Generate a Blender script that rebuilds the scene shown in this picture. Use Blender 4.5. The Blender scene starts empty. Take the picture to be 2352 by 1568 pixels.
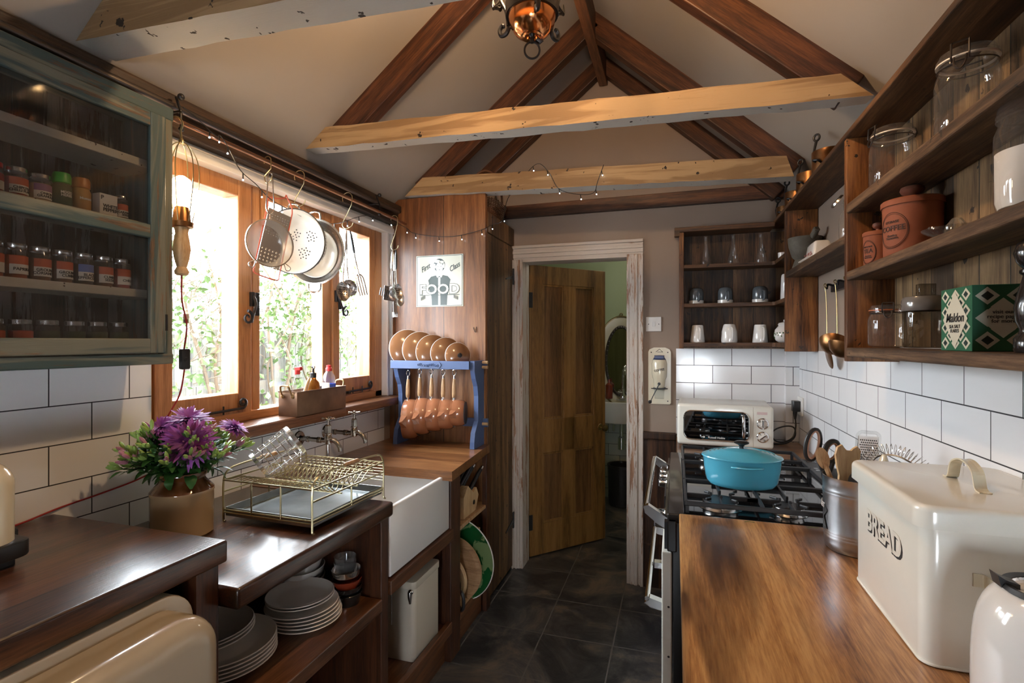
import bpy, bmesh, math, random
from mathutils import Vector, Matrix
random.seed(7)
pi = math.pi
R = math.radians
sc = bpy.context.scene
COL = sc.collection
# ---------------------------------------------------------------- camera
cd = bpy.data.cameras.new('camera'); cam = bpy.data.objects.new('camera', cd); COL.objects.link(cam)
cd.sensor_width = 36; cd.lens = 18.0; cd.clip_start = .02
cam.location = (0, 0, 1.4); cam.rotation_euler = (R(90), 0, R(17.64))
sc.camera = cam
# ---------------------------------------------------------------- sky, daylight, exposure
wd = bpy.data.worlds.new('sky'); sc.world = wd; wd.use_nodes = True
wn = wd.node_tree.nodes; wl = wd.node_tree.links
bg = wn['Background']; bg.inputs['Color'].default_value = (.86, .93, 1, 1); bg.inputs['Strength'].default_value = 39.0
sc.view_settings.view_transform = 'Standard'; sc.view_settings.look = 'None'
sc.view_settings.exposure = 0.1; sc.view_settings.gamma = 1.0
sc.view_settings.use_curve_mapping = False
def lamp(name, kind, loc, power, col, size=.03, rot=(0, 0, 0), sy=None, portal=False):
    l = bpy.data.lights.new(name, kind); o = bpy.data.objects.new(name, l); COL.objects.link(o)
    o.location = loc; o.rotation_euler = rot
    if kind == 'AREA':
        l.size = size
        if sy: l.shape = 'RECTANGLE'; l.size_y = sy
        if portal: l.cycles.is_portal = True
    else: l.shadow_soft_size = size
    l.energy = power; l.color = col
    return o
# daylight enters through the kitchen window and an unseen rear opening added for fill
lamp('window_daylight', 'AREA', (-1.66, 1.83, 1.56), 1, (1, 1, 1), 1.4, (0, R(-90), 0), 1.0, True).rotation_euler = (0, R(-90), 0)
lamp('rear_fill_portal', 'AREA', (.28, -1.97, .85), 1, (1, 1, 1), .56, (R(90), 0, R(180)), .7, True)
# ---------------------------------------------------------------- mesh helpers
class MB:
    def __init__(s): s.v = []; s.f = []; s.m = []; s.sm = []; s.cur = 0
    def add(s, vs, fs, smooth=False):
        n = len(s.v); s.v += [tuple(v) for v in vs]
        for f in fs: s.f.append(tuple(i + n for i in f)); s.m.append(s.cur); s.sm.append(smooth)
        return s
    def mat(s, i): s.cur = i; return s
    def tf(s, M):
        s.v = [tuple(M @ Vector(v)) for v in s.v]; return s
    def merge(s, o, M=None):
        n = len(s.v); s.v += [tuple(M @ Vector(v)) if M else v for v in o.v]
        for f, m, k in zip(o.f, o.m, o.sm): s.f.append(tuple(i + n for i in f)); s.m.append(m if o.cur or m else s.cur); s.sm.append(k)
        return s
def box(mb, x0, x1, y0, y1, z0, z1, bev=0, seg=2, M=None, smooth=False):
    if bev <= 0:
        vs = [(x, y, z) for x in (x0, x1) for y in (y0, y1) for z in (z0, z1)]
        fs = [(0, 1, 3, 2), (4, 6, 7, 5), (0, 4, 5, 1), (2, 3, 7, 6), (0, 2, 6, 4), (1, 5, 7, 3)]
    else:
        bm = bmesh.new(); bmesh.ops.create_cube(bm, size=1)
        bmesh.ops.scale(bm, vec=(x1 - x0, y1 - y0, z1 - z0), verts=bm.verts)
        bmesh.ops.translate(bm, vec=((x0 + x1) / 2, (y0 + y1) / 2, (z0 + z1) / 2), verts=bm.verts)
        bmesh.ops.bevel(bm, geom=list(bm.edges), offset=bev, segments=seg, affect='EDGES', profile=.5)
        vs = [tuple(v.co) for v in bm.verts]; bm.verts.index_update(); fs = [tuple(v.index for v in f.verts) for f in bm.faces]; bm.free()
        smooth = smooth or seg > 2
    if M: vs = [tuple(M @ Vector(v)) for v in vs]
    return mb.add(vs, fs, smooth)
def vbox(mb, x0, x1, y0, y1, z0, z1, bev, seg=4, axis='Z', M=None):
    """box whose edges along one axis are rounded"""
    bm = bmesh.new(); bmesh.ops.create_cube(bm, size=1)
    bmesh.ops.scale(bm, vec=(x1 - x0, y1 - y0, z1 - z0), verts=bm.verts)
    bmesh.ops.translate(bm, vec=((x0 + x1) / 2, (y0 + y1) / 2, (z0 + z1) / 2), verts=bm.verts)
    ai = 'XYZ'.index(axis)
    es = [e for e in bm.edges if abs((e.verts[0].co - e.verts[1].co)[ai]) > 1e-6]
    bmesh.ops.bevel(bm, geom=es, offset=bev, segments=seg, affect='EDGES', profile=.5)
    es = [e for e in bm.edges if abs((e.verts[0].co - e.verts[1].co)[ai]) < 1e-6]
    bmesh.ops.bevel(bm, geom=es, offset=min(bev * .18, .004), segments=2, affect='EDGES', profile=.5)
    bm.verts.index_update()
    vs = [tuple(v.co) for v in bm.verts]; fs = [tuple(v.index for v in f.verts) for f in bm.faces]; bm.free()
    if M: vs = [tuple(M @ Vector(v)) for v in vs]
    return mb.add(vs, fs, True)
def lathe(mb, prof, seg=32, c=(0, 0, 0), sx=1, sy=1, M=None, smooth=True, a0=0, a1=2 * pi):
    vs = []; fs = []; full = abs(a1 - a0 - 2 * pi) < 1e-6; n = seg if full else seg + 1
    for r, z in prof:
        for i in range(n):
            a = a0 + (a1 - a0) * i / seg
            vs.append((c[0] + r * sx * math.cos(a), c[1] + r * sy * math.sin(a), c[2] + z))
    for j in range(len(prof) - 1):
        for i in range(seg):
            k = (i + 1) % n
            q = (j * n + i, j * n + k, (j + 1) * n + k, (j + 1) * n + i)
            if prof[j][0] < 1e-6 and prof[j+1][0] < 1e-6: continue
            if prof[j][0] < 1e-6: q = (q[0], q[2], q[3])
            elif prof[j+1][0] < 1e-6: q = (q[0], q[1], q[2])
            fs.append(q)
    if M: vs = [tuple(M @ Vector(v)) for v in vs]
    return mb.add(vs, fs, smooth)
def tube(mb, pts, r, seg=8, closed=False, M=None, flat=1.0, cap=True):
    P = [Vector(p) for p in pts]; n = len(P); rs = r if isinstance(r, (list, tuple)) else [r] * n
    vs = []; fs = []; up = None
    for i, p in enumerate(P):
        if closed: t = (P[(i + 1) % n] - P[i - 1])
        else: t = (P[min(i + 1, n - 1)] - P[max(i - 1, 0)])
        if t.length < 1e-9: t = Vector((0, 0, 1))
        t.normalize()
        if up is None: up = Vector((0, 0, 1)) if abs(t.z) < .9 else Vector((1, 0, 0))
        s = t.cross(up)
        if s.length < 1e-6: s = t.orthogonal()
        s.normalize(); up = s.cross(t).normalized()
        for k in range(seg):
            a = 2 * pi * k / seg
            vs.append(p + s * (math.cos(a) * rs[i]) + up * (math.sin(a) * rs[i] * flat))
    for i in range(n if closed else n - 1):
        j = (i + 1) % n
        for k in range(seg):
            l = (k + 1) % seg; fs.append((i * seg + k, i * seg + l, j * seg + l, j * seg + k))
    if not closed and cap:
        fs.append(tuple(range(seg))); fs.append(tuple((n - 1) * seg + k for k in reversed(range(seg))))
    if M: vs = [M @ v for v in vs]
    return mb.add(vs, fs, True)
def prism(mb, poly, axis, a0, a1, M=None, smooth=False):
    """polygon in the plane normal to axis (X: (y,z), Y: (x,z), Z: (x,y)) extruded from a0 to a1"""
    def pt(p, a):
        return {'X': (a, p[0], p[1]), 'Y': (p[0], a, p[1]), 'Z': (p[0], p[1], a)}[axis]
    n = len(poly); vs = [pt(p, a0) for p in poly] + [pt(p, a1) for p in poly]
    fs = [tuple(range(n)), tuple(range(2 * n - 1, n - 1, -1))] + [(i, (i + 1) % n, n + (i + 1) % n, n + i) for i in range(n)]
    if M: vs = [tuple(M @ Vector(v)) for v in vs]
    return mb.add(vs, fs, smooth)
def ball(mb, c, r, seg=12, s=(1, 1, 1)):
    k = 8; prof = [(r * math.sin(pi * i / k), -r * math.cos(pi * i / k) * s[2]) for i in range(k + 1)]
    prof[0] = (0, prof[0][1]); prof[-1] = (0, prof[-1][1])
    return lathe(mb, prof, seg, c, s[0], s[1])
def arc(c, r, a0, a1, n, plane='XZ', ry=None):
    ry = r if ry is None else ry; out = []
    for i in range(n + 1):
        a = a0 + (a1 - a0) * i / n; u = r * math.cos(a); v = ry * math.sin(a)
        out.append({'XZ': (c[0] + u, c[1], c[2] + v), 'YZ': (c[0], c[1] + u, c[2] + v), 'XY': (c[0] + u, c[1] + v, c[2])}[plane])
    return out
def spline(pts, n=6):
    P = [Vector(p) for p in pts]; out = []
    for i in range(len(P) - 1):
        p0 = P[max(i - 1, 0)]; p1 = P[i]; p2 = P[i + 1]; p3 = P[min(i + 2, len(P) - 1)]
        for k in range(n):
            t = k / n; out.append(.5 * (2 * p1 + (p2 - p0) * t + (2 * p0 - 5 * p1 + 4 * p2 - p3) * t * t + (3 * p1 - p0 - 3 * p2 + p3) * t ** 3))
    out.append(P[-1]); return [tuple(p) for p in out]
def rot(ax, deg): return Matrix.Rotation(R(deg), 4, ax)
def tr(x, y, z): return Matrix.Translation((x, y, z))
BASE = {}
def bary(o): return BASE.get(o.name, Vector((0, 0, 0)))
def obj(name, mb, mats, parent=None, world=False, loc=None):
    """link mb as one mesh object. world: the vertices are in room coordinates and are moved to the thing's base"""
    off = Vector((0, 0, 0))
    if parent is not None and world: off = bary(parent)
    if parent is None and loc is not None: off = Vector(loc)
    me = bpy.data.meshes.new(name)
    vs = [tuple(Vector(v) - off) for v in mb.v] if off.length else mb.v
    me.from_pydata(vs, [], mb.f)
    for m in (mats if isinstance(mats, (list, tuple)) else [mats]): me.materials.append(m)
    me.polygons.foreach_set('material_index', mb.m); me.polygons.foreach_set('use_smooth', mb.sm)
    bm = bmesh.new(); bm.from_mesh(me)
    bmesh.ops.recalc_face_normals(bm, faces=bm.faces)
    for e in bm.edges:
        if len(e.link_faces) == 2 and e.calc_face_angle(0) > .7: e.smooth = False
    bm.to_mesh(me); bm.free(); me.update()
    o = bpy.data.objects.new(name, me); COL.objects.link(o)
    if parent is not None: o.parent = parent; BASE[o.name] = bary(parent)
    elif loc is not None: o.location = loc; BASE[o.name] = Vector(loc)
    return o
def thing(name, label, cat, loc=(0, 0, 0), rz=0, group=None):
    o = bpy.data.objects.new(name, None); COL.objects.link(o); o.empty_display_size = .05
    o.location = loc; o.rotation_euler = (0, 0, R(rz)); o['label'] = label; o['category'] = cat
    if group: o['group'] = group
    BASE[o.name] = Vector(loc); return o
def tag(o, label, cat, group=None, kind=None):
    if label: o['label'] = label
    if cat: o['category'] = cat
    if group: o['group'] = group
    if kind: o['kind'] = kind
    return o
def struct(name, mb, mats, parent=None):
    o = obj(name, mb, mats, parent, world=True)
    if parent is None: o['kind'] = 'structure'
    return o
def dup(root, loc, rz=None, label=None, group=None, scale=None):
    def cp(o, par):
        c = o.copy(); COL.objects.link(c)
        if par is not None: c.parent = par
        for ch in [k for k in bpy.data.objects if k.parent == o]: cp(ch, c)
        return c
    r = cp(root, None); r.location = loc
    if rz is not None: r.rotation_euler = (0, 0, R(rz))
    if scale: r.scale = scale
    if label: r['label'] = label
    if group: r['group'] = group
    BASE[r.name] = Vector(loc); return r
_dg = None
def textmb(body, size, bend=None, shear=0, bold=0, align='CENTER', ext=.0003, sx=1):
    """lettering as mesh in local XZ plane facing -Y; bend = radius of the round thing it sits on"""
    cu = bpy.data.curves.new('t', 'FONT'); cu.body = body; cu.size = size; cu.align_x = align; cu.align_y = 'CENTER'
    cu.shear = shear; cu.offset = bold; cu.extrude = ext; cu.resolution_u = 3; cu.space_line = .85
    o = bpy.data.objects.new('t', cu); COL.objects.link(o)
    dg = bpy.context.evaluated_depsgraph_get(); me = o.evaluated_get(dg).to_mesh()
    vs = []; 
    for v in me.vertices:
        x, y, z = v.co.x * sx, v.co.y, v.co.z
        if bend: r = bend + z + ext; a = x / bend; vs.append((r * math.sin(a), -r * math.cos(a), y))
        else: vs.append((x, -z - ext, y))
    fs = [tuple(p.vertices) for p in me.polygons]
    o.evaluated_get(dg).to_mesh_clear(); bpy.data.objects.remove(o); bpy.data.curves.remove(cu)
    m = MB(); m.add(vs, fs); return m
# ---------------------------------------------------------------- materials
def mat(name):
    m = bpy.data.materials.new(name); m.use_nodes = True; n = m.node_tree.nodes; l = m.node_tree.links
    return m, n, l, n['Principled BSDF']
def nd(n, t, **k):
    o = n.new(t)
    for a, v in k.items():
        if a in o.inputs: o.inputs[a].default_value = v
        else: setattr(o, a, v)
    return o
def c4(c): return (c[0], c[1], c[2], 1)
def plain(name, col, rough=.5, metal=0, coat=0, bump=0, bscale=40, var=0, spec=.5, trans=0, sss=0):
    m, n, l, b = mat(name)
    b.inputs['Base Color'].default_value = c4(col); b.inputs['Roughness'].default_value = rough
    b.inputs['Metallic'].default_value = metal; b.inputs['Coat Weight'].default_value = coat; b.inputs['Coat Roughness'].default_value = .08
    b.inputs['Specular IOR Level'].default_value = spec; b.inputs['Transmission Weight'].default_value = trans
    if bump or var:
        tc = nd(n, 'ShaderNodeTexCoord'); nz = nd(n, 'ShaderNodeTexNoise', Scale=bscale, Detail=5, Roughness=.6); l.new(tc.outputs['Object'], nz.inputs['Vector'])
        if bump:
            bp = nd(n, 'ShaderNodeBump', Strength=bump, Distance=.004); l.new(nz.outputs['Fac'], bp.inputs['Height']); l.new(bp.outputs['Normal'], b.inputs['Normal'])
        if var:
            rp = nd(n, 'ShaderNodeValToRGB'); rp.color_ramp.elements[0].position = .3; rp.color_ramp.elements[1].position = .7
            rp.color_ramp.elements[0].color = c4([x * (1 - var) for x in col]); rp.color_ramp.elements[1].color = c4([min(1, x * (1 + var * .5)) for x in col])
            n2 = nd(n, 'ShaderNodeTexNoise', Scale=bscale * .2, Detail=6, Roughness=.6); l.new(tc.outputs['Object'], n2.inputs['Vector'])
            l.new(n2.outputs['Fac'], rp.inputs['Fac']); l.new(rp.outputs['Color'], b.inputs['Base Color'])
    return m
def emis(name, col, s):
    m, n, l, b = mat(name); b.inputs['Base Color'].default_value = (0, 0, 0, 1)
    b.inputs['Emission Color'].default_value = c4(col); b.inputs['Emission Strength'].default_value = s; return m
def thin_glass(name, col=(1, 1, 1), refl=1.45, rough=.02, haze=0):
    m, n, l, b = mat(name); n.remove(b); out = n['Material Output']
    fr = nd(n, 'ShaderNodeFresnel', IOR=refl); t = nd(n, 'ShaderNodeBsdfTransparent', Color=c4(col)); g = nd(n, 'ShaderNodeBsdfGlossy', Roughness=rough)
    # the Fresnel node inverts the index on back faces; undo that so a pane reflects alike from both sides
    ge = nd(n, 'ShaderNodeNewGeometry'); ir = nd(n, 'ShaderNodeMapRange'); ir.inputs['To Min'].default_value = refl; ir.inputs['To Max'].default_value = 1 / refl
    l.new(ge.outputs['Backfacing'], ir.inputs['Value']); l.new(ir.outputs[0], fr.inputs['IOR'])
    mx = nd(n, 'ShaderNodeMixShader'); l.new(fr.outputs[0], mx.inputs[0]); l.new(t.outputs[0], mx.inputs[1]); l.new(g.outputs[0], mx.inputs[2])
    last = mx
    if haze:
        d = nd(n, 'ShaderNodeBsdfDiffuse', Color=(.8, .8, .8, 1)); m2 = nd(n, 'ShaderNodeMixShader'); m2.inputs[0].default_value = haze
        l.new(mx.outputs[0], m2.inputs[1]); l.new(d.outputs[0], m2.inputs[2]); last = m2
    l.new(last.outputs[0], out.inputs['Surface']); return m
def wood(name, cols, axis='Y', scale=1.0, rough=.5, coat=0, plank=None, stain=0, bump=.25, knots=.0, paint=None, pfac=.5, pscale=6, worm=0, sat=0):
    """grain runs along axis; cols dark->light; plank=(axis letter,width); paint=colour left on top, pfac how much"""
    m, n, l, b = mat(name)
    tc = nd(n, 'ShaderNodeTexCoord'); vec = tc.outputs['Object']
    if plank:
        pa, pw = plank; sp = nd(n, 'ShaderNodeSeparateXYZ'); l.new(vec, sp.inputs[0])
        dv = nd(n, 'ShaderNodeMath', operation='DIVIDE'); dv.inputs[1].default_value = pw; l.new(sp.outputs['XYZ'.index(pa)], dv.inputs[0])
        fl = nd(n, 'ShaderNodeMath', operation='FLOOR'); l.new(dv.outputs[0], fl.inputs[0])
        wn_ = nd(n, 'ShaderNodeTexWhiteNoise', noise_dimensions='1D'); l.new(fl.outputs[0], wn_.inputs['W'])
        sc_ = nd(n, 'ShaderNodeVectorMath', operation='SCALE'); sc_.inputs['Scale'].default_value = 9.; l.new(wn_.outputs['Color'], sc_.inputs[0])
        ad = nd(n, 'ShaderNodeVectorMath', operation='ADD'); l.new(vec, ad.inputs[0]); l.new(sc_.outputs[0], ad.inputs[1]); vec = ad.outputs[0]
    s = {'X': (.9, 14, 14), 'Y': (14, .9, 14), 'Z': (14, 14, .9)}[axis]
    mp = nd(n, 'ShaderNodeMapping'); mp.inputs['Scale'].default_value = [v * scale for v in s]; l.new(vec, mp.inputs['Vector'])
    n1 = nd(n, 'ShaderNodeTexNoise', Scale=1.3, Detail=4, Roughness=.55, Distortion=1.6 + knots); l.new(mp.outputs[0], n1.inputs['Vector'])
    mp2 = nd(n, 'ShaderNodeMapping'); mp2.inputs['Scale'].default_value = [v * max(scale, .8) * 11 for v in s]; l.new(vec, mp2.inputs['Vector'])
    n2 = nd(n, 'ShaderNodeTexNoise', Scale=1.6, Detail=5, Roughness=.7); l.new(mp2.outputs[0], n2.inputs['Vector'])
    mu = nd(n, 'ShaderNodeMath', operation='MULTIPLY_ADD'); l.new(n2.outputs['Fac'], mu.inputs[0]); mu.inputs[1].default_value = .55; 
    mu2 = nd(n, 'ShaderNodeMath', operation='MULTIPLY'); l.new(n1.outputs['Fac'], mu2.inputs[0]); mu2.inputs[1].default_value = .75; l.new(mu2.outputs[0], mu.inputs[2])
    fac = mu.outputs[0]
    if plank:
        m3 = nd(n, 'ShaderNodeMath', operation='MULTIPLY_ADD'); l.new(wn_.outputs['Value'], m3.inputs[0]); m3.inputs[1].default_value = .16; l.new(fac, m3.inputs[2])
        m4 = nd(n, 'ShaderNodeMath', operation='SUBTRACT'); l.new(m3.outputs[0], m4.inputs[0]); m4.inputs[1].default_value = .08; fac = m4.outputs[0]
    rp = nd(n, 'ShaderNodeValToRGB'); cr = rp.color_ramp; cr.elements[0].position = .50; cr.elements[1].position = .80
    cr.elements[0].color = c4(cols[0]); cr.elements[1].color = c4(cols[-1])
    if len(cols) > 2: e = cr.elements.new(.645); e.color = c4(cols[1])
    l.new(fac, rp.inputs['Fac']); colr = rp.outputs['Color']
    if stain:
        mp3 = nd(n, 'ShaderNodeMapping'); mp3.inputs['Scale'].default_value = {'X': (.8, 6, 6), 'Y': (6, .8, 6), 'Z': (6, 6, .8)}[axis]; l.new(vec, mp3.inputs['Vector'])
        n3 = nd(n, 'ShaderNodeTexNoise', Scale=1.5, Detail=3, Roughness=.5, Distortion=.6); l.new(mp3.outputs[0], n3.inputs['Vector'])
        r3 = nd(n, 'ShaderNodeValToRGB'); r3.color_ramp.elements[0].position = .54; r3.color_ramp.elements[1].position = .66
        r3.color_ramp.elements[0].color = (0, 0, 0, 1); r3.color_ramp.elements[1].color = (stain,) * 3 + (1,)
        l.new(n3.outputs['Fac'], r3.inputs['Fac'])
        mx = nd(n, 'ShaderNodeMix', data_type='RGBA'); mx.inputs['B'].default_value = c4([v * .35 for v in cols[0]]); l.new(r3.outputs['Color'], mx.inputs['Factor']); l.new(colr, mx.inputs['A']); colr = mx.outputs['Result']
    if plank:
        fr_ = nd(n, 'ShaderNodeMath', operation='FRACT'); l.new(dv.outputs[0], fr_.inputs[0])
        pg = nd(n, 'ShaderNodeMath', operation='PINGPONG'); l.new(fr_.outputs[0], pg.inputs[0]); pg.inputs[1].default_value = .5
        lt = nd(n, 'ShaderNodeMath', operation='LESS_THAN'); l.new(pg.outputs[0], lt.inputs[0]); lt.inputs[1].default_value = .0018 / pw
        mg = nd(n, 'ShaderNodeMix', data_type='RGBA'); mg.inputs['B'].default_value = c4([v * .12 for v in cols[0]]); l.new(lt.outputs[0], mg.inputs['Factor']); l.new(colr, mg.inputs['A']); colr = mg.outputs['Result']
    ht = fac
    if paint:
        mpp = nd(n, 'ShaderNodeMapping'); mpp.inputs['Scale'].default_value = {'X': (.35, 4, 4), 'Y': (4, .35, 4), 'Z': (4, 4, .35)}[axis]; l.new(vec, mpp.inputs['Vector'])
        np_ = nd(n, 'ShaderNodeTexNoise', Scale=pscale, Detail=8, Roughness=.72, Distortion=.3); l.new(mpp.outputs[0], np_.inputs['Vector'])
        rq = nd(n, 'ShaderNodeValToRGB'); rq.color_ramp.elements[0].position = .62 - pfac * .3; rq.color_ramp.elements[1].position = .65 - pfac * .3
        rq.color_ramp.elements[0].color = (0, 0, 0, 1); rq.color_ramp.elements[1].color = (1, 1, 1, 1); l.new(np_.outputs['Fac'], rq.inputs['Fac'])
        if isinstance(paint, (list,)) and isinstance(paint[0], (tuple, list)):
            r5 = nd(n, 'ShaderNodeValToRGB'); r5.color_ramp.elements[0].color = c4(paint[0]); r5.color_ramp.elements[1].color = c4(paint[1]); r5.color_ramp.elements[0].position = .45; r5.color_ramp.elements[1].position = .56
            l.new(n1.outputs['Fac'], r5.inputs['Fac']); pc = r5.outputs['Color']
        else: pc = None
        m5 = nd(n, 'ShaderNodeMix', data_type='RGBA'); l.new(rq.outputs['Color'], m5.inputs['Factor']); l.new(colr, m5.inputs['A'])
        if pc: l.new(pc, m5.inputs['B'])
        else: m5.inputs['B'].default_value = c4(paint)
        colr = m5.outputs['Result']
    if worm:
        vo = nd(n, 'ShaderNodeTexNoise', Scale=22 / worm, Detail=3, Roughness=.6); l.new(vec, vo.inputs['Vector'])
        rw = nd(n, 'ShaderNodeValToRGB'); rw.color_ramp.elements[0].position = .665; rw.color_ramp.elements[1].position = .68
        rw.color_ramp.elements[0].color = (0, 0, 0, 1); rw.color_ramp.elements[1].color = (1, 1, 1, 1); l.new(vo.outputs['Fac'], rw.inputs['Fac'])
        m6 = nd(n, 'ShaderNodeMix', data_type='RGBA'); l.new(rw.outputs['Color'], m6.inputs['Factor']); l.new(colr, m6.inputs['A']); m6.inputs['B'].default_value = (.02, .012, .008, 1); colr = m6.outputs['Result']
    l.new(colr, b.inputs['Base Color'])
    bp = nd(n, 'ShaderNodeBump', Strength=bump, Distance=.003); l.new(ht, bp.inputs['Height']); l.new(bp.outputs['Normal'], b.inputs['Normal'])
    b.inputs['Roughness'].default_value = rough; b.inputs['Coat Weight'].default_value = coat; b.inputs['Coat Roughness'].default_value = .18
    if coat: 
        bp2 = nd(n, 'ShaderNodeBump', Strength=bump * .35, Distance=.002); l.new(ht, bp2.inputs['Height']); l.new(bp2.outputs['Normal'], b.inputs['Coat Normal'])
    return m
def tiles(name, u, v, w, h, du=0, dv=0, col=(.84, .85, .87), grout=(.03, .03, .035), mort=.0016, rough=.12, offset=.5):
    m, n, l, b = mat(name); tc = nd(n, 'ShaderNodeTexCoord'); sp = nd(n, 'ShaderNodeSeparateXYZ'); l.new(tc.outputs['Object'], sp.inputs[0])
    cb = nd(n, 'ShaderNodeCombineXYZ'); 
    a1 = nd(n, 'ShaderNodeMath', operation='SUBTRACT'); a1.inputs[1].default_value = du; l.new(sp.outputs['XYZ'.index(u)], a1.inputs[0]); l.new(a1.outputs[0], cb.inputs[0])
    a2 = nd(n, 'ShaderNodeMath', operation='SUBTRACT'); a2.inputs[1].default_value = dv; l.new(sp.outputs['XYZ'.index(v)], a2.inputs[0]); l.new(a2.outputs[0], cb.inputs[1])
    br = nd(n, 'ShaderNodeTexBrick', Scale=1.0); br.offset = offset; br.inputs['Brick Width'].default_value = w; br.inputs['Row Height'].default_value = h
    br.inputs['Mortar Size'].default_value = mort; br.inputs['Mortar Smooth'].default_value = .1; br.inputs['Bias'].default_value = 0
    br.inputs['Color1'].default_value = c4(col); br.inputs['Color2'].default_value = c4([x * .96 for x in col]); br.inputs['Mortar'].default_value = c4(grout)
    l.new(cb.outputs[0], br.inputs['Vector']); l.new(br.outputs['Color'], b.inputs['Base Color'])
    mr = nd(n, 'ShaderNodeMapRange'); mr.inputs['To Min'].default_value = rough; mr.inputs['To Max'].default_value = .8; l.new(br.outputs['Fac'], mr.inputs['Value']); l.new(mr.outputs[0], b.inputs['Roughness'])
    nz = nd(n, 'ShaderNodeTexNoise', Scale=9, Detail=2); l.new(tc.outputs['Object'], nz.inputs['Vector'])
    ml = nd(n, 'ShaderNodeMath', operation='MULTIPLY_ADD'); l.new(br.outputs['Fac'], ml.inputs[0]); ml.inputs[1].default_value = -1.; 
    ms = nd(n, 'ShaderNodeMath', operation='MULTIPLY'); l.new(nz.outputs['Fac'], ms.inputs[0]); ms.inputs[1].default_value = .5; l.new(ms.outputs[0], ml.inputs[2])
    bp = nd(n, 'ShaderNodeBump', Strength=.5, Distance=.002); l.new(ml.outputs[0], bp.inputs['Height']); l.new(bp.outputs['Normal'], b.inputs['Normal'])
    return m
def slate(name):
    m = tiles(name, 'X', 'Y', .3335, .337, -.606, 2.048 - .337 * 10, (.03, .03, .032), (.045, .042, .04), .0034, .3, 0); [x for x in m.node_tree.nodes if x.type == 'TEX_BRICK'][0].inputs['Mortar'].default_value = (.16, .15, .14, 1)
    n = m.node_tree.nodes; l = m.node_tree.links; b = n['Principled BSDF']
    tc = nd(n, 'ShaderNodeTexCoord'); n1 = nd(n, 'ShaderNodeTexNoise', Scale=3.2, Detail=9, Roughness=.68, Distortion=1.1); l.new(tc.outputs['Object'], n1.inputs['Vector'])
    rp = nd(n, 'ShaderNodeValToRGB'); e = rp.color_ramp.elements; e[0].position = .42; e[1].position = .64; e[0].color = (.028, .030, .035, 1); e[1].color = (.19, .15, .11, 1)
    k = rp.color_ramp.elements.new(.52); k.color = (.075, .073, .074, 1)
    l.new(n1.outputs['Fac'], rp.inputs['Fac']); br = [x for x in n if x.type == 'TEX_BRICK'][0]
    l.new(rp.outputs['Color'], br.inputs['Color1']); l.new(rp.outputs['Color'], br.inputs['Color2'])
    n2 = nd(n, 'ShaderNodeTexNoise', Scale=7, Detail=8, Roughness=.6, Distortion=1.5); l.new(tc.outputs['Object'], n2.inputs['Vector'])
    bp = nd(n, 'ShaderNodeBump', Strength=.35, Distance=.008); l.new(n2.outputs['Fac'], bp.inputs['Height'])
    old = [x for x in n if x.type == 'BUMP' and x != bp][0]; l.new(old.outputs['Normal'], bp.inputs['Normal']); l.new(bp.outputs['Normal'], b.inputs['Normal'])
    return m
M = {}
M['plaster'] = plain('plaster paint', (.32, .245, .195), .75, bump=.12, bscale=14, var=.06)
M['ceil'] = plain('ceiling paint', (.35, .315, .28), .8, bump=.12, bscale=9, var=.05)
M['tile_l'] = tiles('metro tile left wall', 'Y', 'Z', .2045, .102, .894, 1.130 - .102 * 10)
M['tile_r'] = tiles('metro tile right wall', 'Y', 'Z', .205, .1025, .0735, 1.257 - .1025 * 10)
M['tile_b'] = tiles('metro tile back wall', 'X', 'Z', .195, .098, .2, 1.267 - .098 * 10)
M['tile_w'] = tiles('metro tile washroom', 'X', 'Z', .2, .1, .03, .08, (.62, .64, .55))
M['green'] = plain('pale green paint', (.36, .42, .25), .7, bump=.05)
M['slate'] = slate('slate floor')
M['rafter'] = wood('rafter wood', [(.018, .007, .003), (.065, .022, .009), (.15, .055, .02)], 'X', .7, .5, stain=.5, bump=.3)
M['rafterY'] = wood('ridge wood', [(.05, .02, .009), (.14, .055, .022), (.24, .10, .04)], 'Y', .7, .55, bump=.3)
M['beam'] = wood('limewashed beam', [(.05, .025, .012), (.16, .085, .035), (.28, .16, .08)], 'X', 1, .7, paint=[(.25, .15, .068), (.40, .265, .135)], pfac=1.05, pscale=5, bump=.5, worm=1)
M['beamw'] = wood('pale beam underside', [(.2, .12, .06), (.3, .2, .12)], 'X', 1, .7, paint=(.55, .52, .47), pfac=1.05, pscale=5, bump=.5, worm=1)  # tie beam undersides get a paler colour than the other faces
M['plate'] = wood('dark eaves beam', [(.010, .006, .004), (.035, .018, .010), (.075, .04, .022)], 'Y', .8, .5, bump=.6, worm=1.2)
M['pine'] = wood('window pine', [(.26, .10, .032), (.40, .17, .06), (.48, .225, .09)], 'Z', .8, .35, coat=.25, bump=.1)
M['pineY'] = wood('window pine along', [(.26, .10, .032), (.40, .17, .06), (.48, .225, .09)], 'Y', .8, .35, coat=.25, bump=.1)
M['sill'] = wood('sill wood', [(.05, .018, .007), (.12, .046, .018), (.2, .085, .035)], 'Y', .9, .38, coat=.3, bump=.2)
M['wtop'] = wood('dark counter wood', [(.022, .008, .004), (.075, .026, .010), (.15, .058, .022)], 'Y', .7, .3, coat=.55, bump=.3, plank=('X', .19), stain=.25)
M['wtopX'] = wood('far counter wood', [(.07, .026, .01), (.17, .066, .023), (.28, .125, .045)], 'X', .7, .3, coat=.45, bump=.25)
M['rtop'] = wood('right counter wood', [(.13, .045, .013), (.36, .16, .05), (.56, .30, .11)], 'Y', .42, .32, coat=.35, bump=.2, stain=.93, knots=-.2)
M['under'] = wood('stained base unit wood', [(.02, .007, .004), (.06, .02, .008), (.11, .038, .016)], 'Z', .8, .4, coat=.2, bump=.2, stain=.2)
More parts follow.
